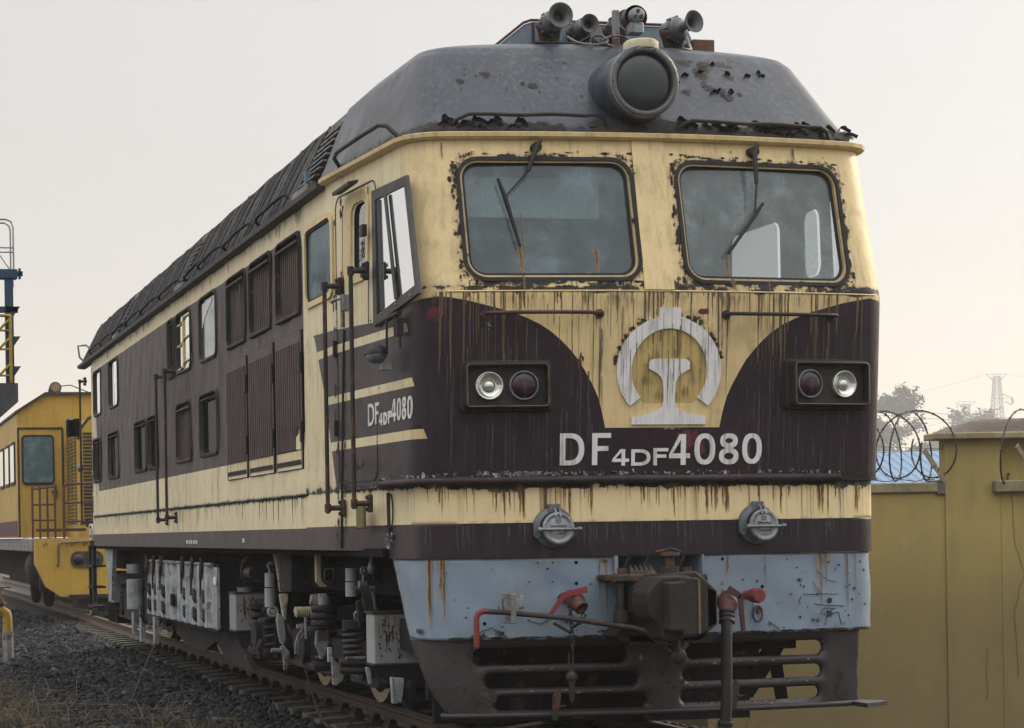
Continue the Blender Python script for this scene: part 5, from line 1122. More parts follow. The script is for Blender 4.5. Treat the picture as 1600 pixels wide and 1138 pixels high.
# bracket under the sliding window
mb = MB(); mb.tube([SY(.82, 2.915, .05), SY(.72, 2.925, .07), SY(.3, 2.95, .06)], .020, 8); mb.tube([SY(.60, 2.93, .08), SY(.62, 2.70, .08)], .009, 5); mb.tube([SY(.45, 2.93, .06), SY(.44, 2.80, .06)], .018, 6); mb.box(SY(.48, 2.80, .02), SY(.34, 2.92, .07)); mb.tube([SY(.36, 2.92, .05), SY(.35, 2.72, .05)], .010, 5); mb.build('window_bracket', M['greasy'], loco)
mb = MB(); mb.tube([SY(.88 + .05 * math.cos(t), 1.62 + .12 * math.sin(t), .012, True) for t in [k * PI / 7 for k in range(14)]], .006, 4, closed=True); mb.tube([SY(.93, 1.75, .01, True), SY(.92, 1.5, .01, True), SY(.9, 1.42, .01, True)], .012, 5); mb.build('cable_loop', M['greasy'], loco)
mb = MB(); 
for i in range(26): p = Vector(SY(.90 + R.gauss(0, .03), 1.42 + R.gauss(0, .035), .02, True)); mb.add([p + Vector((R.gauss(0, .01), R.gauss(0, .014), R.gauss(0, .014))) for _ in range(4)], [(0, 1, 2), (0, 2, 3)])
tag(mb.build('torn_tape', M['silver'], loco), kind='stuff')

# ------------------------------------------------------------ body side: filters, doors, windows
X0 = -1.65
def sideframe(y0, y1, z0, z1, r, wd, th, mat, name, parent):
    A = rrect(y0 - wd, z0 - wd, y1 + wd, z1 + wd, r + wd, 5); B = rrect(y0, z0, y1, z1, r, 5); n = len(A)
    q = [(X0 - th * .3, a, b) for a, b in A] + [(X0 - th, a + (.4 * wd if a < (y0 + y1) / 2 else -.4 * wd), b + (.4 * wd if b < (z0 + z1) / 2 else -.4 * wd)) for a, b in A] + [(X0 - th * .8, a, b) for a, b in B] + [(X0 + .05, a, b) for a, b in B]
    return mesh_obj(name, q, [(k * n + i, k * n + (i + 1) % n, (k + 1) * n + (i + 1) % n, (k + 1) * n + i) for k in range(3) for i in range(n)], mat, None, parent, True)
_flt = {}
def corr(y0, y1, z0, z1, x, pitch, d, name, mat, parent, poly=None):
    """vertically pleated sheet"""
    n = max(2, int((y1 - y0) / pitch)); vs_ = []; fs_ = []
    for i in range(n):
        a = y0 + (y1 - y0) * i / n; p = (y1 - y0) / n
        for yy, xx in ((a, x), (a + p * .42, x), (a + p * .5, x - d), (a + p * .92, x - d)): vs_ += [(xx, yy, z0), (xx, yy, z1)]
    m = n * 4
    return mesh_obj(name, vs_, [(2 * i, 2 * i + 1, 2 * i + 3, 2 * i + 2) for i in range(m - 1)], mat, None, parent)
def opening(y0, y1, z0, z1, kind, r=.08):
    nm = {'f': 'filter_grille', 'b': 'side_window', 'm': 'side_window', 'd': 'side_opening'}[kind]
    fr = sideframe(y0, y1, z0, z1, r, .035, .022, M['greasy'] if kind != 'f' else M['under'], nm, loco)
    y0, y1, z0, z1 = y0 + .012, y1 - .012, z0 + .012, z1 - .012
    if kind == 'f':
        corr(y0, y1, z0, z1, X0 + .050, .075, .030, 'pleated_filter', M['louvre'], fr)
        mb = MB(); mb.tube([(X0 - .012, y0 + .02, z1 - .045), (X0 - .012, y1 - .02, z1 - .045)], .018, 6); mb.build('filter_rail', M['greasy'], fr); mb = MB(); mb.box((X0 - .03, y0 - .01, z0 - .045), (X0 + .01, y1 + .01, z0 - .01), .008); mb.build('filter_sill', M['greasy'], fr)
    elif kind in 'bm':
        mesh_obj('window_pane', [(X0 + .012, a, b) for a, b in rrect(y0, z0, y1, z1, r, 4)], [tuple(range(20))[:len(rrect(y0, z0, y1, z1, r, 4))]] , M['mirror' if kind == 'm' else 'blueglass'], None, fr)
        if kind == 'b':
            pts = [(y1 - .05, z1 - .03), (y1 - .03, z1 - .28), (y1 - .22, z1 - .18), (y1 - .38, z1 - .12), (y1 - .62, z1 - .05), (y1 - .66, z1 - .02)]
            mesh_obj('painted_sky_reflection', [(X0 + .008, a, b) for a, b in pts], [tuple(range(6))], M['plate'], None, fr)  # white patch painting the sky's reflection on the pane
    else:
        mesh_obj('dark_pane', [(X0 + .03, a, b) for a, b in rrect(y0, z0, y1, z1, r, 4)], [tuple(range(len(rrect(y0, z0, y1, z1, r, 4))))], M['darkglass'], None, fr)
        mb = MB(); mb.tube([(X0 - .008, y0 + .02, z1 - .03), (X0 - .008, y1 - .02, z1 - .03)], .012, 6); mb.build('window_rail', M['under'], fr); mb = MB(); mb.box((X0 - .022, y0, z0 - .035), (X0 + .0, y1, z0 - .005), .006); mb.build('window_sill', M['under'], fr)
    return fr
for a, b, k in UPW: opening(a, b, 3.283, 3.905, k, .08 if b - a > .5 else .06)
for a, b, k in LOW: opening(a, b, 2.305, 2.91, k)
# reflected yellow structure painted on one window as thin bars
mb = MB()
for zz in (3.83, 3.60, 3.34): mb.tube([(X0 + .004, 9.42, zz - .03), (X0 + .004, 9.2, zz - .03), (X0 + .004, 8.95, zz + .03), (X0 + .004, 8.6, zz + .03)], .012, 5)
mb.tube([(X0 + .004, 9.05, 3.31), (X0 + .004, 9.05, 3.88)], .012, 5); mb.build('painted_reflection_bars', M['cream'], loco)
# three tall louvred doors
for y0, y1 in ((3.15, 4.16), (4.262, 5.34), (5.45, 6.44)):
    d_ = MB(); z0, z1 = 2.005, 3.12; x = X0
    d_.box((x - .014, y0, z0), (x - .002, y0 + .035, z1)); d_.box((x - .014, y1 - .035, z0), (x - .002, y1, z1)); d_.box((x - .016, y0 + .035, z1 - .09), (x - .002, y1 - .035, z1)); d_.k = 1; d_.box((x - .014, y0 + .035, z0), (x - .002, y1 - .035, z0 + .03))
    do = d_.build('louvred_door', [M['darksheen'], M['creamsheen']], loco)
    if y0 < 3.2:  # the nearest door also carries the corner of the cream wedge
        cd = MB(); cd.k = 0; cd.prism([(y0 + .036, 2.16), (y1 - .036, 2.16), (y1 - .036, 3.03), (y0 + .036, 3.03)], 0, x - .004, x - .0025); cd.build('door_skin', [M['louvre']], do)
        corr(y0 + .036, y1 - .036, 2.34, 3.03, x - .002, .082, .022, 'door_louvre', M['louvre'], do); corr(y0 + .20, y1 - .036, 2.16, 2.338, x - .006, .066, .013, 'door_louvre', M['louvre'], do)
        mb = MB(); mb.prism([(y0 + .036, 2.36), (y0 + .09, 2.29), (y0 + .19, 2.26), (y0 + .20, 2.16), (y0 + .036, 2.16)], 0, x - .022, x - .007); mb.build('cream_corner', M['creamsheen'], do)
    else: corr(y0 + .036, y1 - .036, 2.15, 3.03, x - .002, .082, .022, 'door_louvre', M['louvre'], do)
    corr(y0 + .036, y1 - .036, 2.036, 2.148, x - .006, .066, .013, 'door_louvre', M['creamsheen'], do)
    mb = MB(); corr(y0 + .036, y1 - .036, 2.036, 2.075, x - .020, .05, .004, 'sooty_edge', M['greasy'], do)
    mb = MB()
    for zz in (2.86, 2.30): mb = MB(); mb.box((x - .035, y0 - .03, zz - .085), (x - .012, y0 + .012, zz + .085), .004); mb.build('door_hinge', M['greasy'], do)
    groove([(y0 - .012, z0), (y0 - .012, z1), (y1 + .012, z1), (y1 + .012, z0), (y0 - .012, z0)], .009, 'deep', 'door_gap', .0)
# weld line and small marks on the sill
mb = MB(); mb.tube([(X0 - .008, 3.0 + (17.4 - 3.0) * i / 60, 1.785 + .004 * math.sin(i * 2.1)) for i in range(61)], .011, 5); mb.build('side_crease', M['greasy'], loco)
mb = MB()
for yy in (8.3, 8.45, 8.62, 8.74, 8.9): mb.box((X0 - .009, yy, 1.385), (X0 - .006, yy + .08, 1.425))
for yy in (5.7, 5.75): mb.box((X0 - .009, yy, 1.40), (X0 - .006, yy + .035, 1.44))
mb.build('sill_marking', M['plate'], loco)
mb = MB(); q = rrect(17.55, 1.44, 17.95, 1.68, .10, 5); mb.prism(q, 0, -1.675, -1.655); pl = mb.build('oval_number_plate', M['plate'], loco); mb = MB(); mb.prism(rrect(17.59, 1.47, 17.91, 1.65, .08, 5), 0, -1.678, -1.6755); mb.build('plate_field', M['greasy'], pl)
mb = MB()
for i in range(4): mb.box((-1.681, 17.62 + i * .07, 1.51), (-1.679, 17.66 + i * .07, 1.61))
mb.build('plate_digits', M['plate'], pl)
mb = MB(); mb.box((-1.92, 18.5, 3.05), (-1.70, 18.75, 3.32), .02); mb.build('far_mirror_box', M['darkglass'], loco)
mb = MB(); mb.lathe([(.001, -.05), (.06, -.03), (.06, .03), (.001, .05)], (-1.74, 18.4, 2.55), (1, 0, 0), 14); mb.build('far_side_lamp', M['silver'], loco)

# ------------------------------------------------------------ underframe
mb = MB(); mb.box((-1.60, .95, 1.30), (1.9, 18.55, 1.36)); mb.box((-1.30, 1.0, 1.0), (-1.22, 18.2, 1.30)); mb.box((1.50, 1.0, 1.0), (1.58, 18.2, 1.30)); mb.box((-.35, .9, .75), (-.1, 18.2, 1.30)); mb.build('underframe', M['deep'], loco)
mb = MB(); mb.box((-1.0, 6.9, .35), (1.4, 11.9, 1.25)); mb.build('fuel_tank', M['deep'], loco)
def spring(x, y, z0, z1, r, wr, turns, mat='under'):
    mb = MB(); n = int(turns * 14); mb.tube([(x + r * math.cos(2 * PI * turns * i / n), y + r * math.sin(2 * PI * turns * i / n), z0 + (z1 - z0) * i / n) for i in range(n + 1)], wr, 7); return mb
def wheelset(y, parent):
    o = empty('wheelset', (.10, y, .485), 0, parent)
    for sx in (-1, 1):
        mb = MB(); xw = sx * .75
        mb.lathe([(.10, .06), (.14, .05), (.40, .02), (.43, .065), (.495, .065), (.505, .055), (.515, -.04), (.545, -.055), (.54, -.075), (.44, -.075), (.42, -.03), (.12, -.05), (.10, -.09)], (xw, 0, 0), (sx, 0, 0), 48)
        wh = mb.build('wheel', M['under'], o); mb = MB(); mb.lathe([(.415, .0665), (.500, .0665)], (xw, 0, 0), (sx, 0, 0), 48); mb.build('wheel_rim', M['tan'], wh)
    mb = MB(); mb.cyl((-1.0, 0, 0), (1.0, 0, 0), .09, 14); mb.build('axle', M['under'], o); return o
def bogie(y0, flip=1):
    b = empty('bogie', (0, y0, 0), 0, loco)
    for y in (-2.1, 0, 2.1): wheelset(y, b)
    fr = MB()
    for x in (-1.16, 1.30):
        s_ = 1 if x > 0 else -1
        fr.prism([(-3.1, .62), (-3.1, .80), (-2.4, .84), (-1.8, .60), (-.5, .58), (.5, .58), (1.8, .60), (2.4, .84), (3.1, .80), (3.1, .62), (2.5, .60), (1.9, .42), (-1.9, .42), (-2.5, .60)], 0, x - .09, x + .09)
    fr.box((-1.1, -1.15, .45), (1.3, -.9, .72)); fr.box((-1.1, .9, .45), (1.3, 1.15, .72)); fr.build('bogie_frame', M['under'], b)
    for y in (-2.1, 0, 2.1):
        mb = MB(); x = -1.28
        mb.box((x - .08, y - .17, .30), (x + .10, y + .17, .66), .03); mb.cyl((x - .14, y, .485), (x - .06, y, .485), .14, 18); mb.box((x - .12, y - .42, .30), (x + .06, y + .42, .36), .01)
        for dy in (-.2, .2): mb.cyl((x - .15, y + dy * .5, .40), (x - .13, y + dy * .5, .40), .02, 6)
        mb.build('axle_box', M['under'], b)
        for dy in (-.34, .34): sp_ = spring(x, y + dy, .37, .74, .085, .018, 4.5); sp_.cyl((x, y + dy, .34), (x, y + dy, .38), .12, 14); sp_.cyl((x, y + dy, .74), (x, y + dy, .78), .12, 14); sp_.build('axle_spring', M['under'], b)
        # brake block and hanger
        for dy in (-.60, .60):
            mb = MB(); mb.prism([(y + dy - .03, .25), (y + dy - .05, .50), (y + dy - .02, .72), (y + dy + .05, .72), (y + dy + .04, .50), (y + dy + .05, .25)], 0, -.78, -.62); mb.prism([(y + dy - .02, .18), (y + dy - .05, .45), (y + dy + .02, .60), (y + dy + .06, .45), (y + dy + .05, .18)], 0, -.98, -.86); mb.build('brake_block', M['ltgrey'], b)
    return b
b1_ = bogie(4.42); b2_ = bogie(14.2)
def yz(name, mat, polys, x0, x1, parent=loco, bev=0):
    for p in polys:
        mb = MB(); mb.prism(p, 0, x0, x1); o = mb.build(name, M[mat], parent)
        if bev: q = o.modifiers.new('bevel', 'BEVEL'); q.width = bev; q.segments = 2; q.limit_method = 'ANGLE'
    return o
def tank(y0, y1, z0, z1, x0, x1, name, cap=True, slope=.16):
    mb = MB(); mb.box((x0, y0, z0), (x1, y1, z1), .012); o = mb.build(name, M['ltgrey'], loco)
    mb = MB(); mb.prism([(x0, z0), (x1, z0), (x1, z0 - .06), (x0 + .22, z0 - slope), (x0 + .12, z0 - slope)], 1, y0 + .02, y1 - .02) if slope else None
    mb.build('sand_hopper', M['under'], o)
    mb = MB(); mb.box((x0 - .015, y0 - .015, z1 - .002), (x1 + .015, y1 + .015, z1 + .018)); mb.build('tank_lid_seam', M['iron'], o)
    if cap: mb = MB(); mb.cyl((x0 + .22, (y0 + y1) / 2, z1 + .015), (x0 + .22, (y0 + y1) / 2, z1 + .06), .15, 20); mb.cyl((x0 + .22, (y0 + y1) / 2, z1 + .06), (x0 + .22, (y0 + y1) / 2, z1 + .075), .16, 20); mb.build('filler_cap', M['silver'], o)
    return o
def xz(name, mat, poly, y, d=.06, bev=.006, parent=loco):
    """casting facing along the track: outline in (x, z), depth d"""
    mb = MB(); mb.prism([p for p in poly], 1, y, y + d); o = mb.build(name, M[mat], parent)
    if bev: q = o.modifiers.new('bevel', 'BEVEL'); q.width = bev; q.segments = 2; q.limit_method = 'ANGLE'
    return o
def sandbox(y0, y1, x0, x1, z0, z1, name, cap=False):
    mb = MB(); mb.box((x0, y0, z0), (x1, y1, z1), .012); o = mb.build(name, M['tankgrey'], loco)
    mb = MB(); mb.prism([(x0, z0), (x1, z0), (x1, z0 - .17), (x0 + .13, z0 - .14)], 1, y0 + .01, y1 - .01); mb.build('sand_hopper', M['under'], o)
    mb = MB(); mb.box((x0 - .012, y0 - .012, z1 - .001), (x1 + .012, y1 + .012, z1 + .014)); mb.box((x0 - .006, y0 - .006, z0 - .006), (x1 + .006, y1 + .006, z0 + .004)); mb.build('tank_seam', M['iron'], o)
    if cap: mb = MB(); mb.cyl((x0 + .16, y0 + .16, z1 + .012), (x0 + .16, y0 + .16, z1 + .045), .10, 20); mb.cyl((x0 + .16, y0 + .16, z1 + .045), (x0 + .16, y0 + .16, z1 + .056), .108, 20); mb.build('filler_cap', M['silver'], o)
    return o
M['tankgrey'] = paint('sand_box_paint', (.33, .345, .36), dirt=.6, streak=.45, rough=.4, peel=.24, peelcol=(.05, .035, .025), speck=.9, streakcol=(.16, .13, .10))
sandbox(1.80, 2.02, -1.452, -1.00, .487, .870, 'front_sand_box')
sandbox(7.30, 7.62, -1.450, -1.00, .497, .880, 'middle_sand_box', True)
sandbox(16.9, 17.5, -1.450, -.95, .50, .95, 'rear_sand_box')
for (x0_, x1_, y_, z0_, z1_) in ((-1.44, -1.16, 1.80, .50, .86), (-1.44, -1.1, 7.30, .51, .87)):
    fy = lambda x, z, o=0, y_=y_: (x, y_ - .002 - o, z)
    blots('box_chips', [(R.uniform(x0_ + .03, (x0_ + x1_) / 2 + .1), R.uniform(z0_ + .04, z1_ - .04), R.uniform(.006, .016), R.uniform(.008, .03), .9) for _ in range(34)] + [(x0_ + .09, (z0_ + z1_) / 2, .02, .10, .7)], fy, 'chip', .002, loco)
    stains('box_rust', [(x0_ + R.uniform(.02, .2), z1_ - R.uniform(0, .1), R.uniform(.004, .010), R.uniform(.1, .25)) for _ in range(9)], fy, 'rustrun', .0015, loco)
# damper with eye ends
mb = MB(); x, y = -1.442, 5.59; mb.cyl((x, y, .985), (x, y, 1.115), .049, 16); mb.cyl((x, y, .80), (x, y, .975), .053, 16); mb.tube([(x, y, 1.11), (x, y, 1.15), (x - .02, y, 1.18), (x, y, 1.21), (x + .03, y, 1.20)], .012, 6); mb.tube([(x + .018 + .042 * math.cos(t), y - .03, .757 + .042 * math.sin(t)) for t in [k * PI / 8 for k in range(16)]], .016, 6, closed=True); mb.cyl((x + .018, y - .05, .757), (x + .018, y, .757), .022, 10); mb.build('vertical_damper', M['tankgrey'], loco)
xz('cream_bracket', 'creamiron', [(-1.483, 1.342), (-1.214, 1.342), (-1.226, 1.20), (-1.300, 1.185), (-1.322, .944), (-1.418, .947), (-1.452, 1.20)], 5.25, .05)
xz('bracket_slot', 'deep', [(-1.40, 1.30), (-1.375, 1.29), (-1.372, 1.18), (-1.385, 1.10), (-1.402, 1.18)], 5.245, .004, 0)
xz('lower_bracket', 'creamiron', [(-1.477, .935), (-1.393, .935), (-1.422, .73), (-1.450, .73)], 5.0, .05)
xz('bracket_tongue', 'ltgrey', [(-1.455, .83), (-1.435, .87), (-1.42, .83), (-1.43, .70), (-1.455, .70)], 4.95, .02)
xz('bolster_box', 'under', [(-1.44, 1.338), (-1.20, 1.338), (-1.20, .955), (-1.448, .96)], 4.65, .5, .01)
xz('jacking_bracket', 'creamiron', [(-1.449, 1.342), (-1.409, 1.342), (-1.407, 1.10), (-1.39, 1.06), (-1.352, 1.035), (-1.365, 1.022), (-1.41, 1.03), (-1.446, 1.07)], 3.66, .06, .004)
xz('jacking_plate', 'under', [(-1.408, 1.342), (-1.235, 1.342), (-1.245, 1.036), (-1.36, 1.036), (-1.40, 1.08)], 3.62, .03, .004)
xz('bracket_flange', 'ltgrey', rrect(-1.392, 1.066, -1.308, 1.185, .018, 4), 3.612, .006, 0); xz('lightening_hole', 'deep', rrect(-1.381, 1.078, -1.319, 1.173, .014, 4), 3.608, .005, 0)
xz('flange_edge', 'under', [(-1.262, 1.34), (-1.235, 1.34), (-1.235, 1.03), (-1.262, 1.03)], 3.52, .10, .004)
for z_ in (.855, .795, .735, ):
    mb = MB(); mb.lathe([(.001, .032), (.10, .032), (.108, .02), (.112, 0), (.108, -.02), (.10, -.026), (.001, -.026)], (-1.447, 3.40, z_), (0, 0, 1), 24); mb.build('rubber_pad', M['black'], loco)
mb = MB(); mb.cyl((-1.447, 3.40, .885), (-1.447, 3.40, .96), .05, 14); mb.build('pad_stem', M['ltgrey'], loco)
xz('pad_seat', 'ltgrey', [(-1.556, .89), (-1.545, .97), (-1.49, .975), (-1.485, .89)], 3.42, .06); xz('pad_seat', 'tankgrey', [(-1.47, .90), (-1.47, .975), (-1.405, .975), (-1.405, .90)], 3.48, .06)
xz('pad_arm', 'under', [(-1.36, .86), (-1.05, .90), (-1.05, .76), (-1.36, .76)], 3.35, .06)
xz('pad_casting', 'ltgrey', [(-1.505, .675), (-1.395, .672), (-1.400, .57), (-1.43, .47), (-1.457, .43), (-1.485, .48), (-1.515, .56)], 3.44, .05, .012)
mb = MB()
mb.tube([(-1.50, 4.26, .795), (-1.35, 4.26, .80)], .034, 12); mb.build('traction_rod', M['creamiron'], loco)
mb = MB(); n_ = 60; mb.tube([(-1.50 + .14 * i / n_, 4.26 + .042 * math.cos(i * .72), .797 + .042 * math.sin(i * .72)) for i in range(n_ + 1)], .008, 5); mb.build('rod_spring', M['creamiron'], loco)
xz('rocker_arm', 'ltgrey', [(-1.49, .77), (-1.44, .72), (-1.42, .62), (-1.417, .53), (-1.445, .46), (-1.475, .50), (-1.495, .60), (-1.505, .70)], 5.02, .05, .012)
xz('rocker_web', 'under', [(-1.42, .72), (-1.36, .70), (-1.35, .44), (-1.42, .46)], 5.04, .05)
xz('brake_shoe_arm', 'ltgrey', [(-1.479, .463), (-1.44, .47), (-1.39, .41), (-1.388, .36), (-1.412, .247), (-1.447, .243), (-1.452, .36)], 5.0, .04, .008); mb = MB(); mb.cyl((-1.56, 5.0, .43), (-1.47, 5.0, .425), .022, 10); mb.build('shoe_pin', M['ltgrey'], loco)
xz('rod_bracket', 'ltgrey', [(-1.502, .43), (-1.468, .43), (-1.455, .54), (-1.385, .66), (-1.384, .70), (-1.40, .70), (-1.475, .60), (-1.50, .52)], 4.28, .04); xz('rod_upright', 'ltgrey', [(-1.463, .76), (-1.440, .76), (-1.438, .57), (-1.460, .57)], 4.06, .03); xz('rod_tie', 'ltgrey', [(-1.50, .69), (-1.42, .70), (-1.42, .66), (-1.50, .655)], 4.2, .04)
xz('brake_hanger', 'whitegrey', [(-1.476, .625), (-1.44, .625), (-1.425, .57), (-1.424, .434), (-1.455, .434), (-1.478, .56)], 3.53, .04, .004); xz('brake_hanger', 'whitegrey', [(-1.471, .547), (-1.436, .547), (-1.436, .428), (-1.468, .428)], 3.19, .04, .004)
xz('hanger_notch', 'deep', [(-1.452, .52), (-1.440, .52), (-1.440, .45), (-1.452, .45)], 3.525, .004, 0)
xz('lower_casting', 'ltgrey', [(-1.52, .50), (-1.47, .44), (-1.405, .42), (-1.415, .35), (-1.43, .30), (-1.49, .255), (-1.515, .27)], 2.85, .05, .01)
xz('brake_hanger', 'whitegrey', [(-1.468, .46), (-1.44, .46), (-1.425, .42), (-1.420, .335), (-1.445, .335)], 1.98, .03, .003)
xz('brake_hanger', 'whitegrey', [(-1.495, .44), (-1.402, .43), (-1.412, .33), (-1.43, .255), (-1.488, .252)], 1.14, .06, .005); xz('hanger_side', 'under', [(-1.40, .43), (-1.30, .40), (-1.31, .27), (-1.36, .20), (-1.41, .30)], 1.2, .10, .005)
q = spring(-1.452, 2.36, .525, .735, .085, .0165, 4.6); q.build('coil_spring', M['iron'], loco)
mb = MB(); mb.cyl((-1.452, 2.36, .735), (-1.452, 2.36, .80), .10, 16); mb.build('spring_cap', M['under'], loco)
mb = MB()
for z_, r_ in ((.49, .022), (.43, .028)): mb.tube([(-1.61, 2.22, z_), (-1.45, 2.18, z_ - .01), (-1.30, 2.22, z_)], r_, 8)
mb.box((-1.60, 2.24, .41), (-1.30, 2.30, .51), .01); mb.build('spring_seat', M['iron'], loco); mb = MB(); mb.box((-1.57, 2.16, .512), (-1.42, 2.2, .53), .004); mb.build('seat_plate', M['ltgrey'], loco)
mb = MB(); mb.cyl((-1.439, 2.5, 1.10), (-1.439, 2.5, 1.20), .046, 16); mb.cyl((-1.439, 2.5, .98), (-1.439, 2.5, 1.09), .048, 16); mb.build('air_cylinder', M['tankgrey'], loco)
mb = MB(); mb.tube([(-1.445 + .03 * math.cos(t), 2.05, 1.185 + .03 * math.sin(t)) for t in [k * PI / 8 for k in range(16)]], .012, 6, closed=True); mb.lathe([(.001, .02), (.018, .015), (.022, 0)], (-1.445, 2.05, 1.185), (0, -1, 0), 12); mb.tube([(-1.455, 2.05, 1.15), (-1.46, 2.05, 1.10)], .012, 6); mb.box((-1.495, 2.03, 1.06), (-1.43, 2.08, 1.11), .004); mb.tube([(-1.56, 2.04, 1.055), (-1.40, 2.04, 1.05)], .009, 6); mb.cyl((-1.41, 2.04, 1.052), (-1.375, 2.04, 1.052), .022, 10); mb.tube([(-1.388, 2.04, 1.03), (-1.368, 2.04, .88)], [.016, .011], 8); mb.build('levelling_valve', M['silver'], loco)
xz('lever_plate', 'iron', [(-1.497, 1.077), (-1.425, 1.07), (-1.39, .86), (-1.380, .715), (-1.41, .70), (-1.45, .86)], 2.0, .02, .002); xz('worn_lever_edge', 'brass', [(-1.490, .98), (-1.484, .98), (-1.404, .70), (-1.412, .70)], 1.995, .004, 0)
xz('lever_back', 'under', [(-1.50, .95), (-1.46, .97), (-1.45, .80), (-1.48, .76)], 2.1, .05)
mb = MB(); mb.tube([(-1.449 + .03 * math.cos(t), 2.25, .838 + .036 * math.sin(t)) for t in [k * PI / 8 for k in range(16)]], .012, 6, closed=True); mb.build('rod_end', M['silver'], loco)
mb = MB(); mb.lathe([(.001, -.075), (.026, -.065), (.034, -.03), (.026, .0), (.014, .03), (.014, .085)], (-1.444, 1.85, 1.235), (0, 0, 1), 16); mb.build('under_lamp', M['silver'], loco)
xz('end_bracket', 'under', [(-1.40, 1.34), (-1.05, 1.34), (-1.05, .90), (-1.25, 1.02), (-1.36, 1.12)], 2.1, .05)
mb = MB(); mb.tube([(-1.42, 6.2, .43), (-1.38, 6.2, .36), (-1.28, 6.1, .31), (-1.15, 5.8, .26), (-1.0, 5.0, .2)], .026, 8); mb.tube([(-1.40, 6.2, .46), (-1.44, 6.2, .38), (-1.42, 6.2, .30)], .03, 8); mb.build('sanding_pipe', M['iron'], loco)
mb = MB()
for z_ in (.95, 1.10, 1.2): mb.tube([(-1.05, 1.1, z_), (-1.05, 6.9, z_)], .03, 6)
mb.build('air_pipe', M['deep'], loco)
mb = MB(); mb.tube([(-1.47 + .085 * math.cos(t), 6.38, 1.12 + .14 * math.sin(t)) for t in [PI * .35 + k * PI / 9 for k in range(11)]], .014, 6); mb.cyl((-1.42, 6.4, 1.10), (-1.42, 6.7, 1.10), .06, 16); mb.build('governor_drum', M['iron'], loco)
xz('shade_backing', 'deep', [(-1.33, 1.30), (.9, 1.30), (.9, .25), (-1.33, .30)], 5.9, .03, 0); xz('shade_backing', 'deep', [(-1.22, 1.30), (.9, 1.30), (.9, .45), (-1.22, .50)], 3.0, .03, 0)  # black sheets added behind the bogie gear for its deep shade
chain('safety_chain', [(-1.43, 4.9, .66), (-1.425, 4.6, .52), (-1.40, 4.4, .36)], M['iron'], .004, .03)
chain('hanging_chain', [(-1.40, 4.4, .36), (-1.40, 4.2, .18), (-1.40, 3.9, -.02), (-1.40, 3.6, -.12), (-1.38, 3.3, -.13), (-1.36, 3.0, -.08), (-1.34, 2.8, .02)], M['iron'], .004, .03)
# battery box with hooked clamps
bb = empty('battery_box', (0, 0, 0), 0, loco); 
mb = MB(); mb.box((-1.54, 7.75, .47), (-.9, 12.6, 1.16)); mb.build('box_body', M['under'], bb)
for (ya, yb_) in ((7.95, 10.17), (10.30, 12.56)):
    pan = corr(ya, yb_, .50, 1.15, -1.545, .37, .04, 'ribbed_cover', M['whitegrey'], bb)
    mb = MB(); mb.tube([(-1.57, ya - .03, 1.165), (-1.57, yb_ + .03, 1.165)], .022, 7); mb.build('cover_rail', M['ltgrey'], pan)
    ys_ = (8.35, 8.95, 9.6) if ya < 9 else (11.2, 11.8, 12.35)
    for yy in ys_:
        mb = MB(); mb.tube([(-1.60, yy, 1.24), (-1.61, yy, 1.10), (-1.61, yy + .02, 1.02), (-1.60, yy + .12, .98), (-1.60, yy + .15, .82)], [.022, .024, .022, .012, .010], 6); mb.build('cover_clamp', M['iron'], pan)
        mb = MB()
        for zz in (.86, .82, .78, .66, .62, .58): mb.lathe([(.001, .03), (.045, .02), (.05, .0)], (-1.575, yy, zz), (-1, -.2, -.5), 8)
        mb.build('vent_scoop', M['greasy'], pan)
mb = MB(); mb.prism(rrect(10.38, .66, 10.55, .80, .03), 0, -1.60, -1.572); mb.build('drain_notch', M['deep'], bb)
yz('box_end_post', 'whitegrey', [[(7.90, .50), (7.70, .50), (7.70, 1.14), (7.90, 1.14)]], -1.56, -1.53)
yz('round_badge', 'plate', [ell(7.80, 1.0, .10, .045, n=16)], -1.567, -1.563)
yz('slanted_plate', 'under', [[(12.5, .44), (7.7, .44), (6.9, .12), (8.2, .12), (8.9, .32), (9.6, .18), (10.6, .16), (11.6, .28)]], -1.36, -1.30)
mb = MB(); mb.tube([(-1.5, 14.3, 1.10), (-1.5, 14.3, .98)], .10, 14); mb.cyl((-1.5, 14.2, .50), (-1.5, 14.2, .90), .115, 18); mb.build('rear_air_cylinder', M['whitegrey'], loco)
mb = MB(); mb.tube([(-1.2, 15.4 + .2 * math.cos(t), 1.10 + .16 * math.sin(t)) for t in [k * PI / 8 for k in range(16)]], .025, 6, closed=True); mb.build('hose_coil', M['under'], loco)
yz('rear_bracket', 'whitegrey', [[(17.0, 1.34), (16.0, 1.34), (16.2, .82), (16.5, .82)], [(16.5, .80), (16.2, .80), (16.3, .55), (16.45, .55)]], -1.56, -1.50)
yz('rear_brake_hanger', 'whitegrey', [[(14.4, .50), (14.2, .50), (14.3, .05), (14.42, .05)], [(13.2, .45), (13.0, .45), (13.05, .08), (13.15, .08)], [(15.2, .40), (15.0, .44), (15.05, .12), (15.15, .12)]], -1.42, -1.36)
yz('rear_bogie_casting', 'under', [[(16.2, .75), (13.2, .75), (13.0, .40), (13.6, .30), (15.8, .30), (16.3, .45)]], -1.40, -1.28)
lad = MB(); lad.box((-1.64, 18.3, .35), (-1.60, 18.36, 1.34)); lad.box((-1.64, 17.75, .50), (-1.60, 17.8, 1.34)); 
for z in (.40, .70, 1.02): lad.box((-1.66, 17.75, z), (-1.45, 18.36, z + .03))
lad.build('cab_step_ladder', M['under'], loco)
yz('rear_pilot_side', 'ltgrey', [[(18.62, 1.30), (18.50, 1.30), (18.42, .30), (18.60, .25)]], -1.60, -1.50)
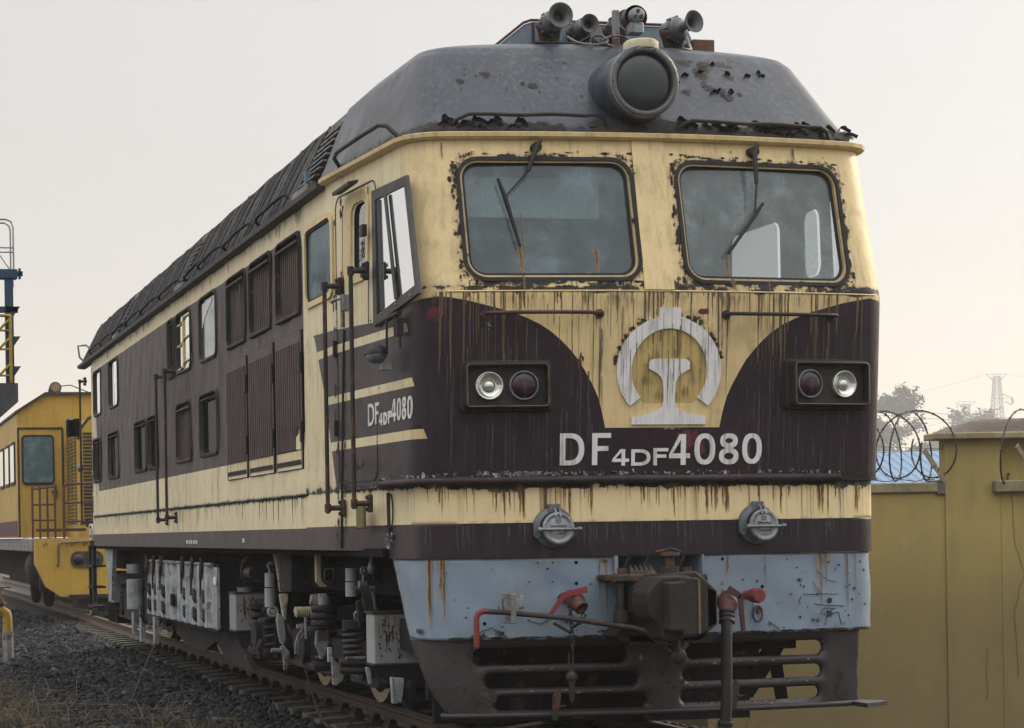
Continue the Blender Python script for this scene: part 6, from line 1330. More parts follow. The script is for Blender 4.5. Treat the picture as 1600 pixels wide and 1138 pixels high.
mb = MB(); mb.box((-1.35, 17.2, .18), (1.5, 18.3, .45)); mb.build('rear_pilot', M['deep'], loco)
# red bottle on the desk
bt = MB(); bt.lathe([(.001, 0), (.045, 0), (.05, .01), (.05, .13), (.035, .17), (.018, .20), (.018, .23)], (0, 0, 0), (0, 0, 1), 18); bo = empty('drink_bottle', (-.21, .50, 3.03)); tag(bo, 'clear plastic bottle with a red cap standing on the desk behind the left windscreen', 'bottle')
bt.build('bottle_body', M['plate'], bo); bt = MB(); bt.cyl((0, 0, .225), (0, 0, .26), .026, 14); bt.build('bottle_cap', M['red'], bo)
# ------------------------------------------------------------ ground, track
def gz(x, y):
    z = np.interp(x, [-40, -6, -3.2, -2.4, -1.5, 1.75, 2.6, 3.8, 40], [-.9, -.50, -.46, -.40, -.27, -.27, -.55, -1.0, -1.2])
    return z
def gmat():
    t = NT('ground_soil'); a = t.noise(.6, 8, .7); b = t.noise(14, 6, .7, off=2); c = t.mix(t.step(a, .4, .62), (.020, .019, .018), (.036, .031, .023)); c = t.mix(t.step(b, .5, .7), c, (.016, .016, .018))
    return t.fin(c, .9, t.bump(b, .9, .03))
xs = np.concatenate([np.linspace(-480, -45, 8), np.linspace(-40, -7, 10), np.linspace(-6, 6, 61), np.linspace(7, 40, 10), np.linspace(60, 1280, 14)]); ys = np.concatenate([np.linspace(-90, -14, 6), np.linspace(-12, 45, 115), np.linspace(50, 1380, 24)])
gv = [(x, y, float(gz(x, y)) + (R.gauss(0, .012) if abs(x) < 7 and y < 50 else 0)) for y in ys for x in xs]; nx = len(xs)
g_ = mesh_obj('ground', gv, [(j * nx + i, j * nx + i + 1, (j + 1) * nx + i + 1, (j + 1) * nx + i) for j in range(len(ys) - 1) for i in range(nx - 1)], gmat(), None, None, True); tag(g_, kind='structure')

def scatter(name, P, S, mat, seed, flat=.7, elong=1.5):
    """many small stones as one mesh"""
    rg = np.random.default_rng(seed); n = len(P)
    base = np.array([(1, 0, 0), (-1, 0, 0), (0, 1, 0), (0, -1, 0), (0, 0, 1), (0, 0, -1), (.6, .6, .5), (-.6, -.5, .55)], float)
    F = np.array([(6, 0, 2), (6, 2, 4), (6, 4, 0), (7, 1, 3), (7, 4, 1), (7, 3, 4), (0, 4, 3), (2, 1, 4), (0, 5, 2), (2, 5, 1), (1, 5, 3), (3, 5, 0)])
    V = base[None] * (1 + rg.uniform(-.35, .35, (n, 8, 3))); V[:, :, 2] *= flat; V[:, :, 0] *= elong
    a, b, c = rg.uniform(0, 2 * PI, n), rg.normal(0, .45, n), rg.normal(0, .45, n)
    def rot(V, ax, t):
        i, j = [(1, 2), (0, 2), (0, 1)][ax]; c_, s_ = np.cos(t)[:, None], np.sin(t)[:, None]; A, B = V[:, :, i].copy(), V[:, :, j].copy(); V[:, :, i] = A * c_ - B * s_; V[:, :, j] = A * s_ + B * c_
    rot(V, 0, b); rot(V, 1, c); rot(V, 2, a)
    V = V * S[:, None, None] + P[:, None]; Fa = (F[None] + (np.arange(n) * 8)[:, None, None]).reshape(-1, 3)
    me = bpy.data.meshes.new(name); me.vertices.add(n * 8); me.vertices.foreach_set('co', V.reshape(-1)); me.loops.add(len(Fa) * 3); me.loops.foreach_set('vertex_index', Fa.reshape(-1).astype(np.int32))
    me.polygons.add(len(Fa)); me.polygons.foreach_set('loop_start', np.arange(0, len(Fa) * 3, 3, dtype=np.int32)); me.update(calc_edges=True)
    at = me.attributes.new('tone', 'FLOAT', 'POINT'); at.data.foreach_set('value', np.repeat(rg.random(n), 8)); me.materials.append(mat); me.validate()
    o = bpy.data.objects.new(name, me); C.objects.link(o); return o
t = NT('ballast_stone'); tn = t.attr('tone'); c = t.mix(tn, (.004, .005, .008), (.014, .016, .023)); c = t.mix(t.step(tn, .9, .97), c, (.06, .056, .05)); t.b.inputs['Specular IOR Level'].default_value = .2; M['stone'] = t.fin(c, .7, t.bump(t.noise(60, 4, .6), .5, .004))
rg = np.random.default_rng(3)
def region(x0, x1, y0, y1, dens):
    n = int((x1 - x0) * (y1 - y0) * dens); x = rg.uniform(x0, x1, n); y = rg.uniform(y0, y1, n); return x, y
XY = [region(-3.2, -1.34, 1, 14, 560), region(-1.42, -.95, 6.8, 17, 520), region(-1.42, -1.12, 3.8, 6.8, 120), region(-1.4, -.95, 22, 32, 260), region(-3.4, -1.3, 14, 36, 240), region(-1.3, 1.7, -2.5, 2, 300), region(-1.2, 1.2, 2, 8, 160), region(-1.0, 1.4, 8, 30, 90), region(1.7, 3.6, -1, 7, 260), region(-4.6, -3.1, 3, 16, 60)]
x = np.concatenate([a[0] for a in XY]); y = np.concatenate([a[1] for a in XY]); s = rg.gamma(6, .0036, len(x)) + .007; s[y > 14] *= 1.4
z = gz(x, y) + rg.uniform(-.01, .035, len(x)) + .02 * np.sin(x * 3 + y) * np.sin(y * 2.3)
tag(scatter('ballast', np.stack([x, y, z], 1), s, M['stone'], 5), kind='stuff')
t = NT('dry_wood'); M['bark2'] = t.fin((.10, .07, .045), .9)
# grass and dead stems
def grass(name, X_, Y_, H, mat, seed, bend=.5, wd=.004):
    rg = np.random.default_rng(seed); n = len(X_); k = 4; a = rg.uniform(0, 2 * PI, n); t = np.linspace(0, 1, k)
    z0 = gz(X_, Y_); bd = rg.uniform(.2, 1.4, n) * bend; V = np.zeros((n, k * 2, 3))
    for i, tt in enumerate(t):
        r_ = H * bd * tt ** 1.8; px_ = X_ + np.cos(a) * r_; py_ = Y_ + np.sin(a) * r_; pz = z0 + H * (tt - .35 * bd * tt ** 2.2); w_ = wd * (1 - tt * .85)
        V[:, 2 * i] = np.stack([px_ - np.sin(a) * w_, py_ + np.cos(a) * w_, pz], 1); V[:, 2 * i + 1] = np.stack([px_ + np.sin(a) * w_, py_ - np.cos(a) * w_, pz], 1)
    F = np.array([(2 * i, 2 * i + 1, 2 * i + 3, 2 * i + 2) for i in range(k - 1)]); Fa = (F[None] + (np.arange(n) * 2 * k)[:, None, None]).reshape(-1, 4)
    me = bpy.data.meshes.new(name); me.vertices.add(n * 2 * k); me.vertices.foreach_set('co', V.reshape(-1)); me.loops.add(len(Fa) * 4); me.loops.foreach_set('vertex_index', Fa.reshape(-1).astype(np.int32)); me.polygons.add(len(Fa)); me.polygons.foreach_set('loop_start', np.arange(0, len(Fa) * 4, 4, dtype=np.int32)); me.update(calc_edges=True)
    at = me.attributes.new('tone', 'FLOAT', 'POINT'); at.data.foreach_set('value', np.repeat(rg.random(n), 2 * k)); me.materials.append(mat)
    o = bpy.data.objects.new(name, me); C.objects.link(o); return o
t = NT('dry_grass'); tn = t.attr('tone'); c = t.mix(tn, (.04, .03, .02), (.15, .105, .065)); c = t.mix(t.step(tn, .6, .7), c, (.035, .040, .020)); c = t.mix(t.step(tn, .93, .96), c, (.22, .17, .11)); M['grass'] = t.fin(c, .8)
n = 60000; X_ = rg.uniform(-5.4, -1.7, n); Y_ = rg.uniform(3.5, 17, n)
clump = np.sin(X_ * 5 + np.cos(Y_ * 3)) + np.sin(Y_ * 4.1 + X_ * 2) + rg.normal(0, .5, n); ok = (X_ < rg.normal(0, .16, n) + np.interp(Y_, [4, 6.5, 8, 10, 14, 17], [-1.7, -1.95, -2.3, -2.75, -3.2, -3.5])) & (clump > -.2)
X_, Y_ = X_[ok], Y_[ok]; tag(grass('dry_grass', X_, Y_, rg.gamma(4, .022, len(X_)) + .03, M['grass'], 8, 1.1, .003), kind='stuff')
n = 420; X_ = rg.uniform(2.6, 4.6, n); Y_ = rg.uniform(1.5, 5.5, n); tag(grass('roadside_grass', X_, Y_, rg.gamma(5, .05, n) + .1, M['grass'], 9, 1.2, .004), kind='stuff')
n = 1200; X_ = rg.uniform(-1.6, -1.2, n) - rg.gamma(2, .2, n); Y_ = rg.uniform(3, 16, n); tag(grass('track_weeds', X_, Y_, rg.gamma(3, .02, n) + .02, M['grass'], 10, 1.1, .0025), kind='stuff')
mb = MB(); mb.tube([(-2.35, 8.9, -.40), (-2.1, 9.6, -.1), (-1.72, 10.6, .36), (-1.66, 10.8, .46)], [.004, .005, .006, .005], 5); mb.tube([(-1.72, 10.6, .36), (-1.70, 11.0, .52)], .004, 4); tag(mb.build('dry_stick', M['bark2']), 'long thin dry stick leaning against the locomotive under the white battery box', 'stick')
for i in range(12):
    pass
mb = MB()
for i in range(150):
    y = R.uniform(5, 12); x = R.uniform(-4.4, float(np.interp(y, [5, 8, 12], [-1.6, -2.1, -2.8]))); h = R.uniform(.1, .45); a = R.uniform(0, 6.28); z0 = float(gz(x, y)); mb.tube([(x, y, z0), (x + math.cos(a) * h * .5, y + math.sin(a) * h * .4, z0 + h * .5), (x + math.cos(a) * h * 1.3, y + math.sin(a) * h * 1.1, z0 + h * .55)], [.0028, .002, .001], 4)
t = NT('dead_stem'); M['stem'] = t.fin((.22, .165, .10), .8)
tag(mb.build('dead_stems', M['stem']), kind='stuff')

# track
tk = tag(empty('railway_track'), 'ballasted railway track with rusty rails on pale concrete sleepers running under both locomotives', 'railway track')
t = NT('rail_steel'); rn = t.noise(6, 6, .7); t.b.inputs['Specular IOR Level'].default_value = .25; M['rail'] = t.fin(t.mix(rn, (.045, .030, .024), (.10, .062, .045)), .6, t.bump(t.noise(50, 4), .4, .003))
t = NT('rail_head_steel'); M['railtop'] = t.fin((.22, .19, .17), .35, metal=.6)
t = NT('sleeper_concrete'); a = t.noise(3, 7, .7); t.b.inputs['Specular IOR Level'].default_value = .2; M['sleeper'] = t.fin(t.mix(t.step(a, .4, .65), (.12, .11, .098), (.05, .046, .042)), .85, t.bump(t.noise(40, 5), .5, .005))
for xr in (-.665, .865):
    mb = MB(); sec = [(-.075, -.21), (.075, -.21), (.075, -.195), (.02, -.175), (.009, -.15), (.009, -.085), (.036, -.07), (.037, -.042), (.03, -.035), (-.03, -.035), (-.037, -.042), (-.036, -.07), (-.009, -.085), (-.009, -.15), (-.02, -.175), (-.075, -.195)]
    mb.prism([(xr + a, b) for a, b in sec], 1, -10, 70); ro_ = mb.build('rail', M['rail'], tk); mb = MB(); mb.box((xr - .028, -10, -.036), (xr + .028, 70, -.034)); mb.build('running_surface', M['railtop'], ro_)
def sleeper():
    mb = MB(); mb.add([(-1.28, -.14, -.15), (1.28, -.14, -.15), (1.28, .14, -.15), (-1.28, .14, -.15), (-1.25, -.10, .045), (-.95, -.105, .06), (-.45, -.105, .06), (-.2, -.09, .03), (.2, -.09, .03), (.45, -.105, .06), (.95, -.105, .06), (1.25, -.10, .045), (1.25, .10, .045), (.95, .105, .06), (.45, .105, .06), (.2, .09, .03), (-.2, .09, .03), (-.45, .105, .06), (-.95, .105, .06), (-1.25, .10, .045)],
        [(4, 5, 18, 19), (5, 6, 17, 18), (6, 7, 16, 17), (7, 8, 15, 16), (8, 9, 14, 15), (9, 10, 13, 14), (10, 11, 12, 13), (0, 1, 11, 10, 9, 8, 7, 6, 5, 4), (2, 3, 19, 18, 17, 16, 15, 14, 13, 12), (1, 2, 12, 11), (3, 0, 4, 19)])
    return mb
s0 = sleeper().build('sleeper', M['sleeper'], tk); s0.location = (.10, -4, -.245)
def clip():
    mb = MB(); mb.box((-.05, -.06, .055), (.05, .06, .085), .01); mb.cyl((0, 0, .08), (0, 0, .135), .022, 8); mb.cyl((0, 0, .08), (0, 0, .10), .036, 8); mb.tube([(-.04, -.05, .08), (-.02, -.03, .115), (.03, 0, .12), (.05, .04, .09)], .014, 5); return mb
c0 = None
for xx_ in (-.875, -.655, .655, .875):
    if c0 is None: c0 = clip().build('rail_clip', M['iron'], s0); c0.location = (xx_, 0, 0)
    else: q = dup(c0, (xx_, 0, 0), s0)
for i in range(1, 62): dup(s0, (.10 + R.gauss(0, .01), -4 + .60 * i, -.245), tk, deep=(i < 36))

# ------------------------------------------------------------ boundary wall with pillar and razor wire
WA = -math.radians(11.4)
t = NT('ochre_render'); a = t.noise(.55, 6, .65); b = t.noise(4, 7, .7, off=3); st = t.noise(1, 5, .7, sc=(7, 7, .7), off=4); f = t.noise(55, 3)
c = t.mix(t.step(a, .35, .65), (.43, .325, .105), (.33, .26, .105)); c = t.mix(t.math('MULTIPLY', t.step(st, .48, .72), .22), c, (.14, .115, .07)); c = t.mix(t.math('MULTIPLY', t.step(b, .6, .75), .4), c, (.50, .42, .22))
sp_ = t.n('ShaderNodeSeparateXYZ'); t.l(t.tc, sp_.inputs[0]); low = t.step(t.math('ADD', sp_.outputs[2], t.math('MULTIPLY', a, .9)), 2.0, .7)  # low: plant shade and stains painted into the wall's foot
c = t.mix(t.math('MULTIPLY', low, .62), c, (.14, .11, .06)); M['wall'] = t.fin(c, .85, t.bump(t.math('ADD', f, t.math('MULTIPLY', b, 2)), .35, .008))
t = NT('coping_render'); a = t.noise(3, 7, .7); M['coping'] = t.fin(t.mix(t.step(a, .4, .7), (.34, .29, .17), (.20, .165, .10)), .85, t.bump(a, .4, .01))
t = NT('cap_mortar'); a = t.noise(9, 8, .75); M['cap'] = t.fin(t.mix(a, (.10, .085, .075), (.24, .20, .175)), .9, t.bump(a, 1, .03))
WO = (5.61, 7.52, 0)
wl = tag(empty('boundary_wall', WO, WA), 'ochre rendered boundary wall with a capped pillar to the right of the locomotive', 'wall')
WZ = -1.25
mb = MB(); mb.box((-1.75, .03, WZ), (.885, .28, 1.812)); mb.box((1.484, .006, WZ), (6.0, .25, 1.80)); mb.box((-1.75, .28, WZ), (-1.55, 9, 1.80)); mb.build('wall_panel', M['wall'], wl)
mb = MB(); mb.box((-1.8, -.01, 1.815), (.82, .36, 1.925), .012); mb.build('coping', M['coping'], wl); mb = MB(); mb.box((1.39, -.09, 1.803), (6.0, .36, 1.935), .014); mb.build('coping', M['coping'], wl); mb = MB(); mb.box((-1.82, .37, 1.815), (-1.48, 9, 1.925), .01); mb.build('coping', M['coping'], wl)
mb = MB(); mb.box((.78, -.012, 1.79), (.875, .36, 1.95), .01); mb.build('coping_end', M['cap'], wl)
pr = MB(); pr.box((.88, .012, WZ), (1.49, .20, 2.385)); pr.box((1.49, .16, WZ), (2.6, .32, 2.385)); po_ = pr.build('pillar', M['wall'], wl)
mb = MB(); mb.box((.755, -.10, 2.388), (2.72, .34, 2.462), .012); mb.build('pillar_cap', M['coping'], po_)
nx_, ny_ = 26, 10; vv = []
for j in range(ny_ + 1):
    for i in range(nx_ + 1):
        a, b = i / nx_, j / ny_; h = .145 * min(1, math.sin(PI * a) * 1.35) ** .9 * min(1, math.sin(PI * b) * 1.2) + (R.uniform(0, .012) if 0 < i < nx_ and 0 < j < ny_ else 0); vv.append((.79 + 1.9 * a, -.07 + .38 * b, 2.46 + h))
mesh_obj('cap_mound', vv, [(j * (nx_ + 1) + i, j * (nx_ + 1) + i + 1, (j + 1) * (nx_ + 1) + i + 1, (j + 1) * (nx_ + 1) + i) for j in range(ny_) for i in range(nx_)], M['cap'], None, po_, True)
# cracks
def crack(pts, parent, y=.068):
    mb = MB(); q = []
    for a, b in zip(pts[:-1], pts[1:]):
        for k in range(5): q.append((a[0] + (b[0] - a[0]) * k / 5 + R.gauss(0, .006), y, a[1] + (b[1] - a[1]) * k / 5 + R.gauss(0, .006)))
    mb.tube(q, .0022, 4); mb.build('wall_crack', M['iron'], parent)
crack([(1.51 + .09, 1.79), (1.62, 1.3), (1.72, .9), (1.60, .5), (1.66, -.4)], wl, -.002); crack([(.55, 1.32), (.70, 1.33), (.80, 1.30)], wl); crack([(1.30, .1), (1.30, -.6)], wl, -.001)
# razor wire: two interleaved coils in a length, carried by raking posts
t = NT('razor_wire'); M['wire'] = t.fin((.05, .048, .045), .6)
def coil(x0, x1, y, z, r, turns, hand, name, lab, ph=0):
    mb = MB(); n = int(turns * 40); pts = [(x0 + (x1 - x0) * i / n, y + r * .85 * math.sin(ph + hand * 2 * PI * turns * i / n), z + r * math.cos(ph + hand * 2 * PI * turns * i / n)) for i in range(n + 1)]
    # a coil seen lying over: rings lean along the wall
    pts = [(p[0] + (p[1] - y) * .75 * hand, p[1], p[2]) for p in pts]
    mb.tube(pts, .0095, 5); o = mb.build(name, M['wire'], None); o.location = WO; o.rotation_euler = (0, 0, WA)
    b = MB()
    for i in range(0, n, 1 if turns < 3 else 1):
        if i % 1: continue
        p = Vector(pts[i]); d = (Vector(pts[i + 1]) - p).normalized(); u = d.orthogonal().normalized(); v = d.cross(u)
        if i % 2 == 0: b.add([p - d * .028, p + u * .020, p + d * .028, p - u * .020, p + v * .016, p - v * .016], [(0, 1, 4), (1, 2, 4), (2, 3, 4), (3, 0, 4), (1, 0, 5), (2, 1, 5), (3, 2, 5), (0, 3, 5)])
    tag(b.build('razor_barb', M['wire'], o), kind='stuff'); tag(o, lab, 'razor wire', 'razor wire along the wall top'); return o
coil(-.75, .80, .12, 2.33, .38, 4.6, 1, 'razor_wire', 'razor wire coil over the low wall between the locomotive and the pillar', 1.0)
coil(-.70, .92, .16, 2.35, .37, 4.1, -1, 'razor_wire', 'crossing razor wire coil wound the other way left of the pillar', 2.0)
coil(1.45, 2.8, -.08, 2.30, .40, 3.4, 1, 'razor_wire', 'razor wire coil over the low wall right of the pillar', 2.4)
o = MB(); 
o.tube([(-.6 + i * .1, .12, 1.955 + .015 * math.sin(i * 2)) for i in range(15)], .005, 4); o.tube([(-.6, .10, 2.30), (.1, .08, 2.33), (.88, .06, 2.29)], .0025, 4); o.tube([(-.6, .10, 2.22), (.1, .08, 2.26), (.88, .06, 2.28)], .0025, 4)
q = o.build('strand_wire', M['wire']); q.location = WO; q.rotation_euler = (0, 0, WA); tag(q, 'thin straight strands of wire strung low above the coping left of the pillar', 'wire')
for a, b, lab in (((.50, -.45, 2.27), (.88, .0, 1.93), 'raking steel wire post at the left edge of the wall pillar'), ((1.44, -.60, 2.29), (1.86, -.06, 1.95), 'raking steel wire post right of the wall pillar at the edge of the picture')):
    mb = MB(); d = (Vector(b) - Vector(a)).normalized(); u = d.cross(Vector((0, 1, 0))).normalized() * .024; v = Vector((0, .024, 0))
    A, B = Vector(a), Vector(b); mb.add([A - u, A + u, A + u + v, A - u + v, B - u, B + u, B + u + v, B - u + v], [(0, 1, 2, 3), (7, 6, 5, 4), (0, 4, 5, 1), (1, 5, 6, 2), (2, 6, 7, 3), (3, 7, 4, 0)])
    q = mb.build('wire_post', M['creamiron']); q.location = WO; q.rotation_euler = (0, 0, WA); tag(q, lab, 'wire post')

# ------------------------------------------------------------ far right: building, trees, pylons
t = NT('blue_sheet_roof'); M['bluesheet'] = t.fin((.10, .20, .34), .5); t = NT('pale_shed_wall'); M['shed'] = t.fin((.30, .34, .36), .8)
sh_ = tag(empty('blue_roofed_shed', (46.5, 80, -1.2), WA), 'long shed with pale blue sheet roof beyond the wall', 'shed')
mb = MB(); mb.box((-9, 0, 0), (7, 14, 4.4)); mb.build('shed_wall', M['shed'], sh_)
mb = MB(); mb.prism([(-.6, 4.35), (14.6, 4.35), (14.6, 4.5), (7, 6.6), (-.6, 4.5)], 0, -9.4, 7.4)
for i in range(34): mb.add([(-9.3 + i * .5, -.6, 4.52), (-9.24 + i * .5, -.6, 4.56), (-9.24 + i * .5, 7, 6.66), (-9.3 + i * .5, 7, 6.62)], [(0, 1, 2, 3)])
mb.build('sheet_roof', M['bluesheet'], sh_)
mb = MB(); mb.box((-9.02, -.02, 2.6), (7.02, -.01, 4.3)); mb.build('blue_wall_band', M['bluesheet'], sh_)
t = NT('leaf_dark'); tn = t.attr('tone'); M['leaf'] = t.fin(t.mix(tn, (.022, .032, .020), (.075, .095, .05)), .7); t = NT('leaf_bark'); M['bark'] = t.fin((.07, .058, .048), .9)
t = NT('pampas_leaf'); M['reed'] = t.fin((.36, .29, .18), .8)
def tree(loc, H, Wd, label, group, seed, shape='tall', n=2600, leaf=.42, mat='leaf', trunkh=.35):
    if shape != 'reed': loc = far(loc); H = fh(H); Wd *= FK; leaf *= FK
    rr = random.Random(seed); r_ = tag(empty('broadleaf_tree' if shape != 'reed' else 'reed_plume', loc), label, 'tree' if shape != 'reed' else 'reed', group)
    mb = MB(); mb.tube([(0, 0, -.5), (.02 * H, 0, H * .3), (0, .01 * H, H * .6), (.01 * H, 0, H * .92)], [H * .018, H * .014, H * .009, H * .003], 8)
    tips = []
    for i in range(26):
        z = H * rr.uniform(trunkh, .92); a = rr.uniform(0, 6.28); L_ = Wd * .5 * rr.uniform(.5, 1.05) * (math.sin(PI * min(1, (z / H - trunkh * .6) / (1 - trunkh * .6))) ** .7 if shape == 'tall' else 1 - .4 * (z / H))
        e_ = Vector((math.cos(a) * L_, math.sin(a) * L_, z + L_ * rr.uniform(.25, .7))); m_ = Vector((e_.x * .5, e_.y * .5, z + L_ * .15)); mb.tube([(0, 0, z - .02 * H), m_, e_], [H * .006, H * .004, H * .0015], 4); tips += [e_, m_ * .4 + e_ * .6, m_]
    mb.build('trunk', M['bark'], r_)
    rg_ = np.random.default_rng(seed); tp = np.array([tuple(v) for v in tips]); idx = rg_.integers(0, len(tp), n); P_ = tp[idx] + rg_.normal(0, Wd * .062, (n, 3)); 
    V = rg_.normal(0, leaf, (n, 3, 3)) * np.array([1, 1, .7]) + P_[:, None]
    me = bpy.data.meshes.new('crown'); me.from_pydata(V.reshape(-1, 3).tolist(), [], np.arange(n * 3).reshape(-1, 3).tolist()); at = me.attributes.new('tone', 'FLOAT', 'POINT'); at.data.foreach_set('value', np.repeat(rg_.random(n) * .5 + .5 * rg_.random(len(tp))[idx], 3)); me.materials.append(M[mat])
    o = bpy.data.objects.new('crown', me); C.objects.link(o); o.parent = r_; return r_
FK = 2.4
def far(p, k=FK): return (cam.location.x + (p[0] - cam.location.x) * k, cam.location.y + (p[1] - cam.location.y) * k, p[2] if p[2] < 0 else 1.47 + (p[2] - 1.47) * k)
def fh(h, k=FK): return (h - 2.47) * k + 2.47
TG = 'hazy trees beyond the wall'
tree((122.4, 216.6, -1), 20.2, 6.5, 'tallest hazy tree just right of the locomotive above the razor wire', TG, 1, n=5200, leaf=.26, trunkh=.38)
tree((120.2, 219, -1), 14, 5, 'lower hazy tree beside the locomotive, left of the tallest tree', TG, 2, n=2000, leaf=.28)
tree((125.5, 214, -1), 12.5, 5.5, 'bushy hazy tree at the foot of the tallest tree on its right', TG, 3, n=2200, leaf=.28)
tree((158, 260, -1), 18.5, 10.5, 'wide hazy tree standing below the small far pylon', TG, 4, 'wide', n=4200, leaf=.36, trunkh=.55)
tree((143.5, 243, -1), 14.6, 6, 'hazy tree just left of the wall pillar cap', TG, 5, n=2400, leaf=.32)
tree((150, 246, -1), 13.5, 7, 'low hazy tree between the two far right trees behind the pillar cap', TG, 6, n=2400, leaf=.32)
tree((24, 287, -1), 24.0, 7, 'hazy blue tree rising behind the yellow locomotive roof', 'hazy trees behind the yellow locomotive', 7, n=3200, leaf=.36)
tree((20.3, 288, -1), 21.6, 5, 'smaller hazy tree left of the tree behind the yellow roof', 'hazy trees behind the yellow locomotive', 8, n=1500, leaf=.32)
for i, (a, b, h, lab) in enumerate(((44.3, 75, 4.9, 'dry reed plume in front of the blue shed nearest the locomotive'), (44.95, 76, 4.2, 'short dry reed plume second from the locomotive'), (47.0, 76, 5.3, 'dry reed plume in front of the blue shed nearest the pillar'))): tree((a, b, -1.2), h, .9, lab, 'dry reeds by the shed', 20 + i, 'reed', n=500, leaf=.08, mat='reed', trunkh=.45)
t = NT('pylon_steel'); M['pylon'] = t.fin((.22, .23, .24), .6)
def lattice(p0, p1, w0, w1, nseg, r_, mb):
    for i in range(nseg):
        t0, t1 = i / nseg, (i + 1) / nseg; a = Vector(p0).lerp(Vector(p1), t0); b = Vector(p0).lerp(Vector(p1), t1); wa, wb = w0 + (w1 - w0) * t0, w0 + (w1 - w0) * t1
        ca = [a + Vector((sx * wa, sy * wa, 0)) for sx, sy in ((-1, -1), (1, -1), (1, 1), (-1, 1))]; cb = [b + Vector((sx * wb, sy * wb, 0)) for sx, sy in ((-1, -1), (1, -1), (1, 1), (-1, 1))]
        for k in range(4): mb.tube([ca[k], cb[k]], r_, 4); mb.tube([ca[k], cb[(k + 1) % 4]], r_ * .7, 4); mb.tube([ca[(k + 1) % 4], cb[k]], r_ * .7, 4); mb.tube([cb[k], cb[(k + 1) % 4]], r_ * .7, 4)
def pylon(loc, H, label, arms=True):
    loc = far(loc); H = fh(H) / FK
    r_ = tag(empty('transmission_pylon', loc, WA), label, 'pylon', 'transmission pylons in the haze'); r_.scale = (FK, FK, FK); mb = MB(); lattice((0, 0, 0), (0, 0, H - .6), 2.6, .62, 14, .12, mb); mb.build('tower_body', M['pylon'], r_)
    mb = MB(); 
    for s_ in (-1, 1): mb.tube([(s_ * .6, 0, H - 1.6), (s_ * 2.5, 0, H), (0, 0, H)], .10, 4); mb.tube([(s_ * .6, .5, H - 1.6), (s_ * 2.5, 0, H)], .08, 4); mb.tube([(s_ * 1.3, 0, H - 1.0), (s_ * 1.0, 0, H), (s_ * .5, 0, H - 1.2)], .06, 4)
    mb.build('top_cross_arm', M['pylon'], r_)
    if arms:
        for zz in (H - 5.6, H - 11.4):
            mb = MB(); mb.tube([(.6, 0, zz + 1.2), (3.6, 0, zz), (.6, 0, zz - .1)], .12, 4); mb.tube([(.6, .6, zz + 1.2), (3.6, 0, zz)], .1, 4); mb.tube([(3.4, 0, zz), (3.7, 0, zz - .9), (3.3, 0, zz - 1.6), (1.8, 0, zz - .8)], [.28, .34, .16, .10], 6); mb.build('insulator_arm', M['pylon'], r_)
    return r_
pylon((257.5, 413.8, -1), 37.2, 'tall hazy lattice pylon with two side arms above the wall pillar'); pylon((277.6, 460.7, -1), 33.9, 'smaller hazy lattice pylon rising out of a tree', False)
def cable(a, b, sag, lab, name='power_line'):
    mb = MB(); A, B = Vector(far(a)), Vector(far(b)); sag *= FK; mb.tube([A.lerp(B, i / 30) - Vector((0, 0, sag * 4 * (i / 30) * (1 - i / 30))) for i in range(31)], .10, 4); tag(mb.build(name, M['pylon']), lab, 'power line', 'power lines in the haze')
cable((255, 414.2, 36.2), (120, 380, 33), 8, 'highest power line running left from the tall pylon'); cable((260, 413.3, 36.1), (420, 380, 40), 8, 'power line running right from the tall pylon top')
cable((120, 250, 19.2), (330, 300, 17.5), 2.5, 'power line crossing the sky above the tall hazy tree'); cable((120, 250, 18.4), (330, 300, 16.6), 2.5, 'lower power line crossing just under its parallel above the tall hazy tree')
cable((261, 413, 30), (150, 400, 20), 6, 'power line sagging left from the middle arm of the tall pylon')

# ------------------------------------------------------------ yellow locomotive behind
YL = (.1, 33, -.04)
yl = tag(empty('yellow_locomotive', YL), 'yellow shunting locomotive with red railings standing behind the front locomotive', 'locomotive')
def yb(mb, name, mat, parent=None):
    o = mb.build(name, M[mat] if isinstance(mat, str) else mat, parent or yl)
    if parent is None: o.location = (-YL[0], -YL[1], -YL[2])
    return o
def cabx(y): return -1.72
mb = MB(); prof = [(-1.76, 1.50), (-1.76, 4.12), (-1.15, 4.52), (1.35, 4.52), (1.95, 4.12), (1.95, 1.50)]; mb.prism(prof, 1, 30, 38); cbn = yb(mb, 'cab_body', 'yellow')
mb = MB(); mb.prism([(-1.80, 4.11), (-1.80, 4.16), (-1.16, 4.56), (1.36, 4.56), (1.99, 4.14), (1.99, 4.11), (1.35, 4.50), (-1.15, 4.50)], 1, 29.9, 38.1); yb(mb, 'cab_roof_edge', 'iron')
mb = MB(); mb.box((-1.72, 29.2, 3.4), (2, 60, 1.45)) if False else None
mb.box((-1.62, 38, 1.5), (1.8, 50, 4.0), .1); yb(mb, 'long_hood', 'yellow')
mb = MB(); mb.box((-1.70, 27.6, 1.20), (1.9, 50, 1.47), .02); yb(mb, 'running_board', 'ltgrey')
mb = MB(); mb.box((-1.77, 30.2, 1.52), (-1.765, 38, 1.85)); yb(mb, 'side_stripe', 'redfade')
def ypane(y0, y1, z0, z1):
    mb = MB(); mb.prism(rrect(y0, z0, y1, z1, .08), 0, -1.785, -1.755); f_ = yb(mb, 'side_window', 'black'); mb = MB(); mb.prism(rrect(y0 + .07, z0 + .07, y1 - .07, z1 - .07, .05), 0, -1.792, -1.786); mb.build('side_pane', M['mirror'], f_)
for a in (30.5, 32.0, 33.6, 35.2): ypane(a, a + 1.1, 2.62, 3.55)
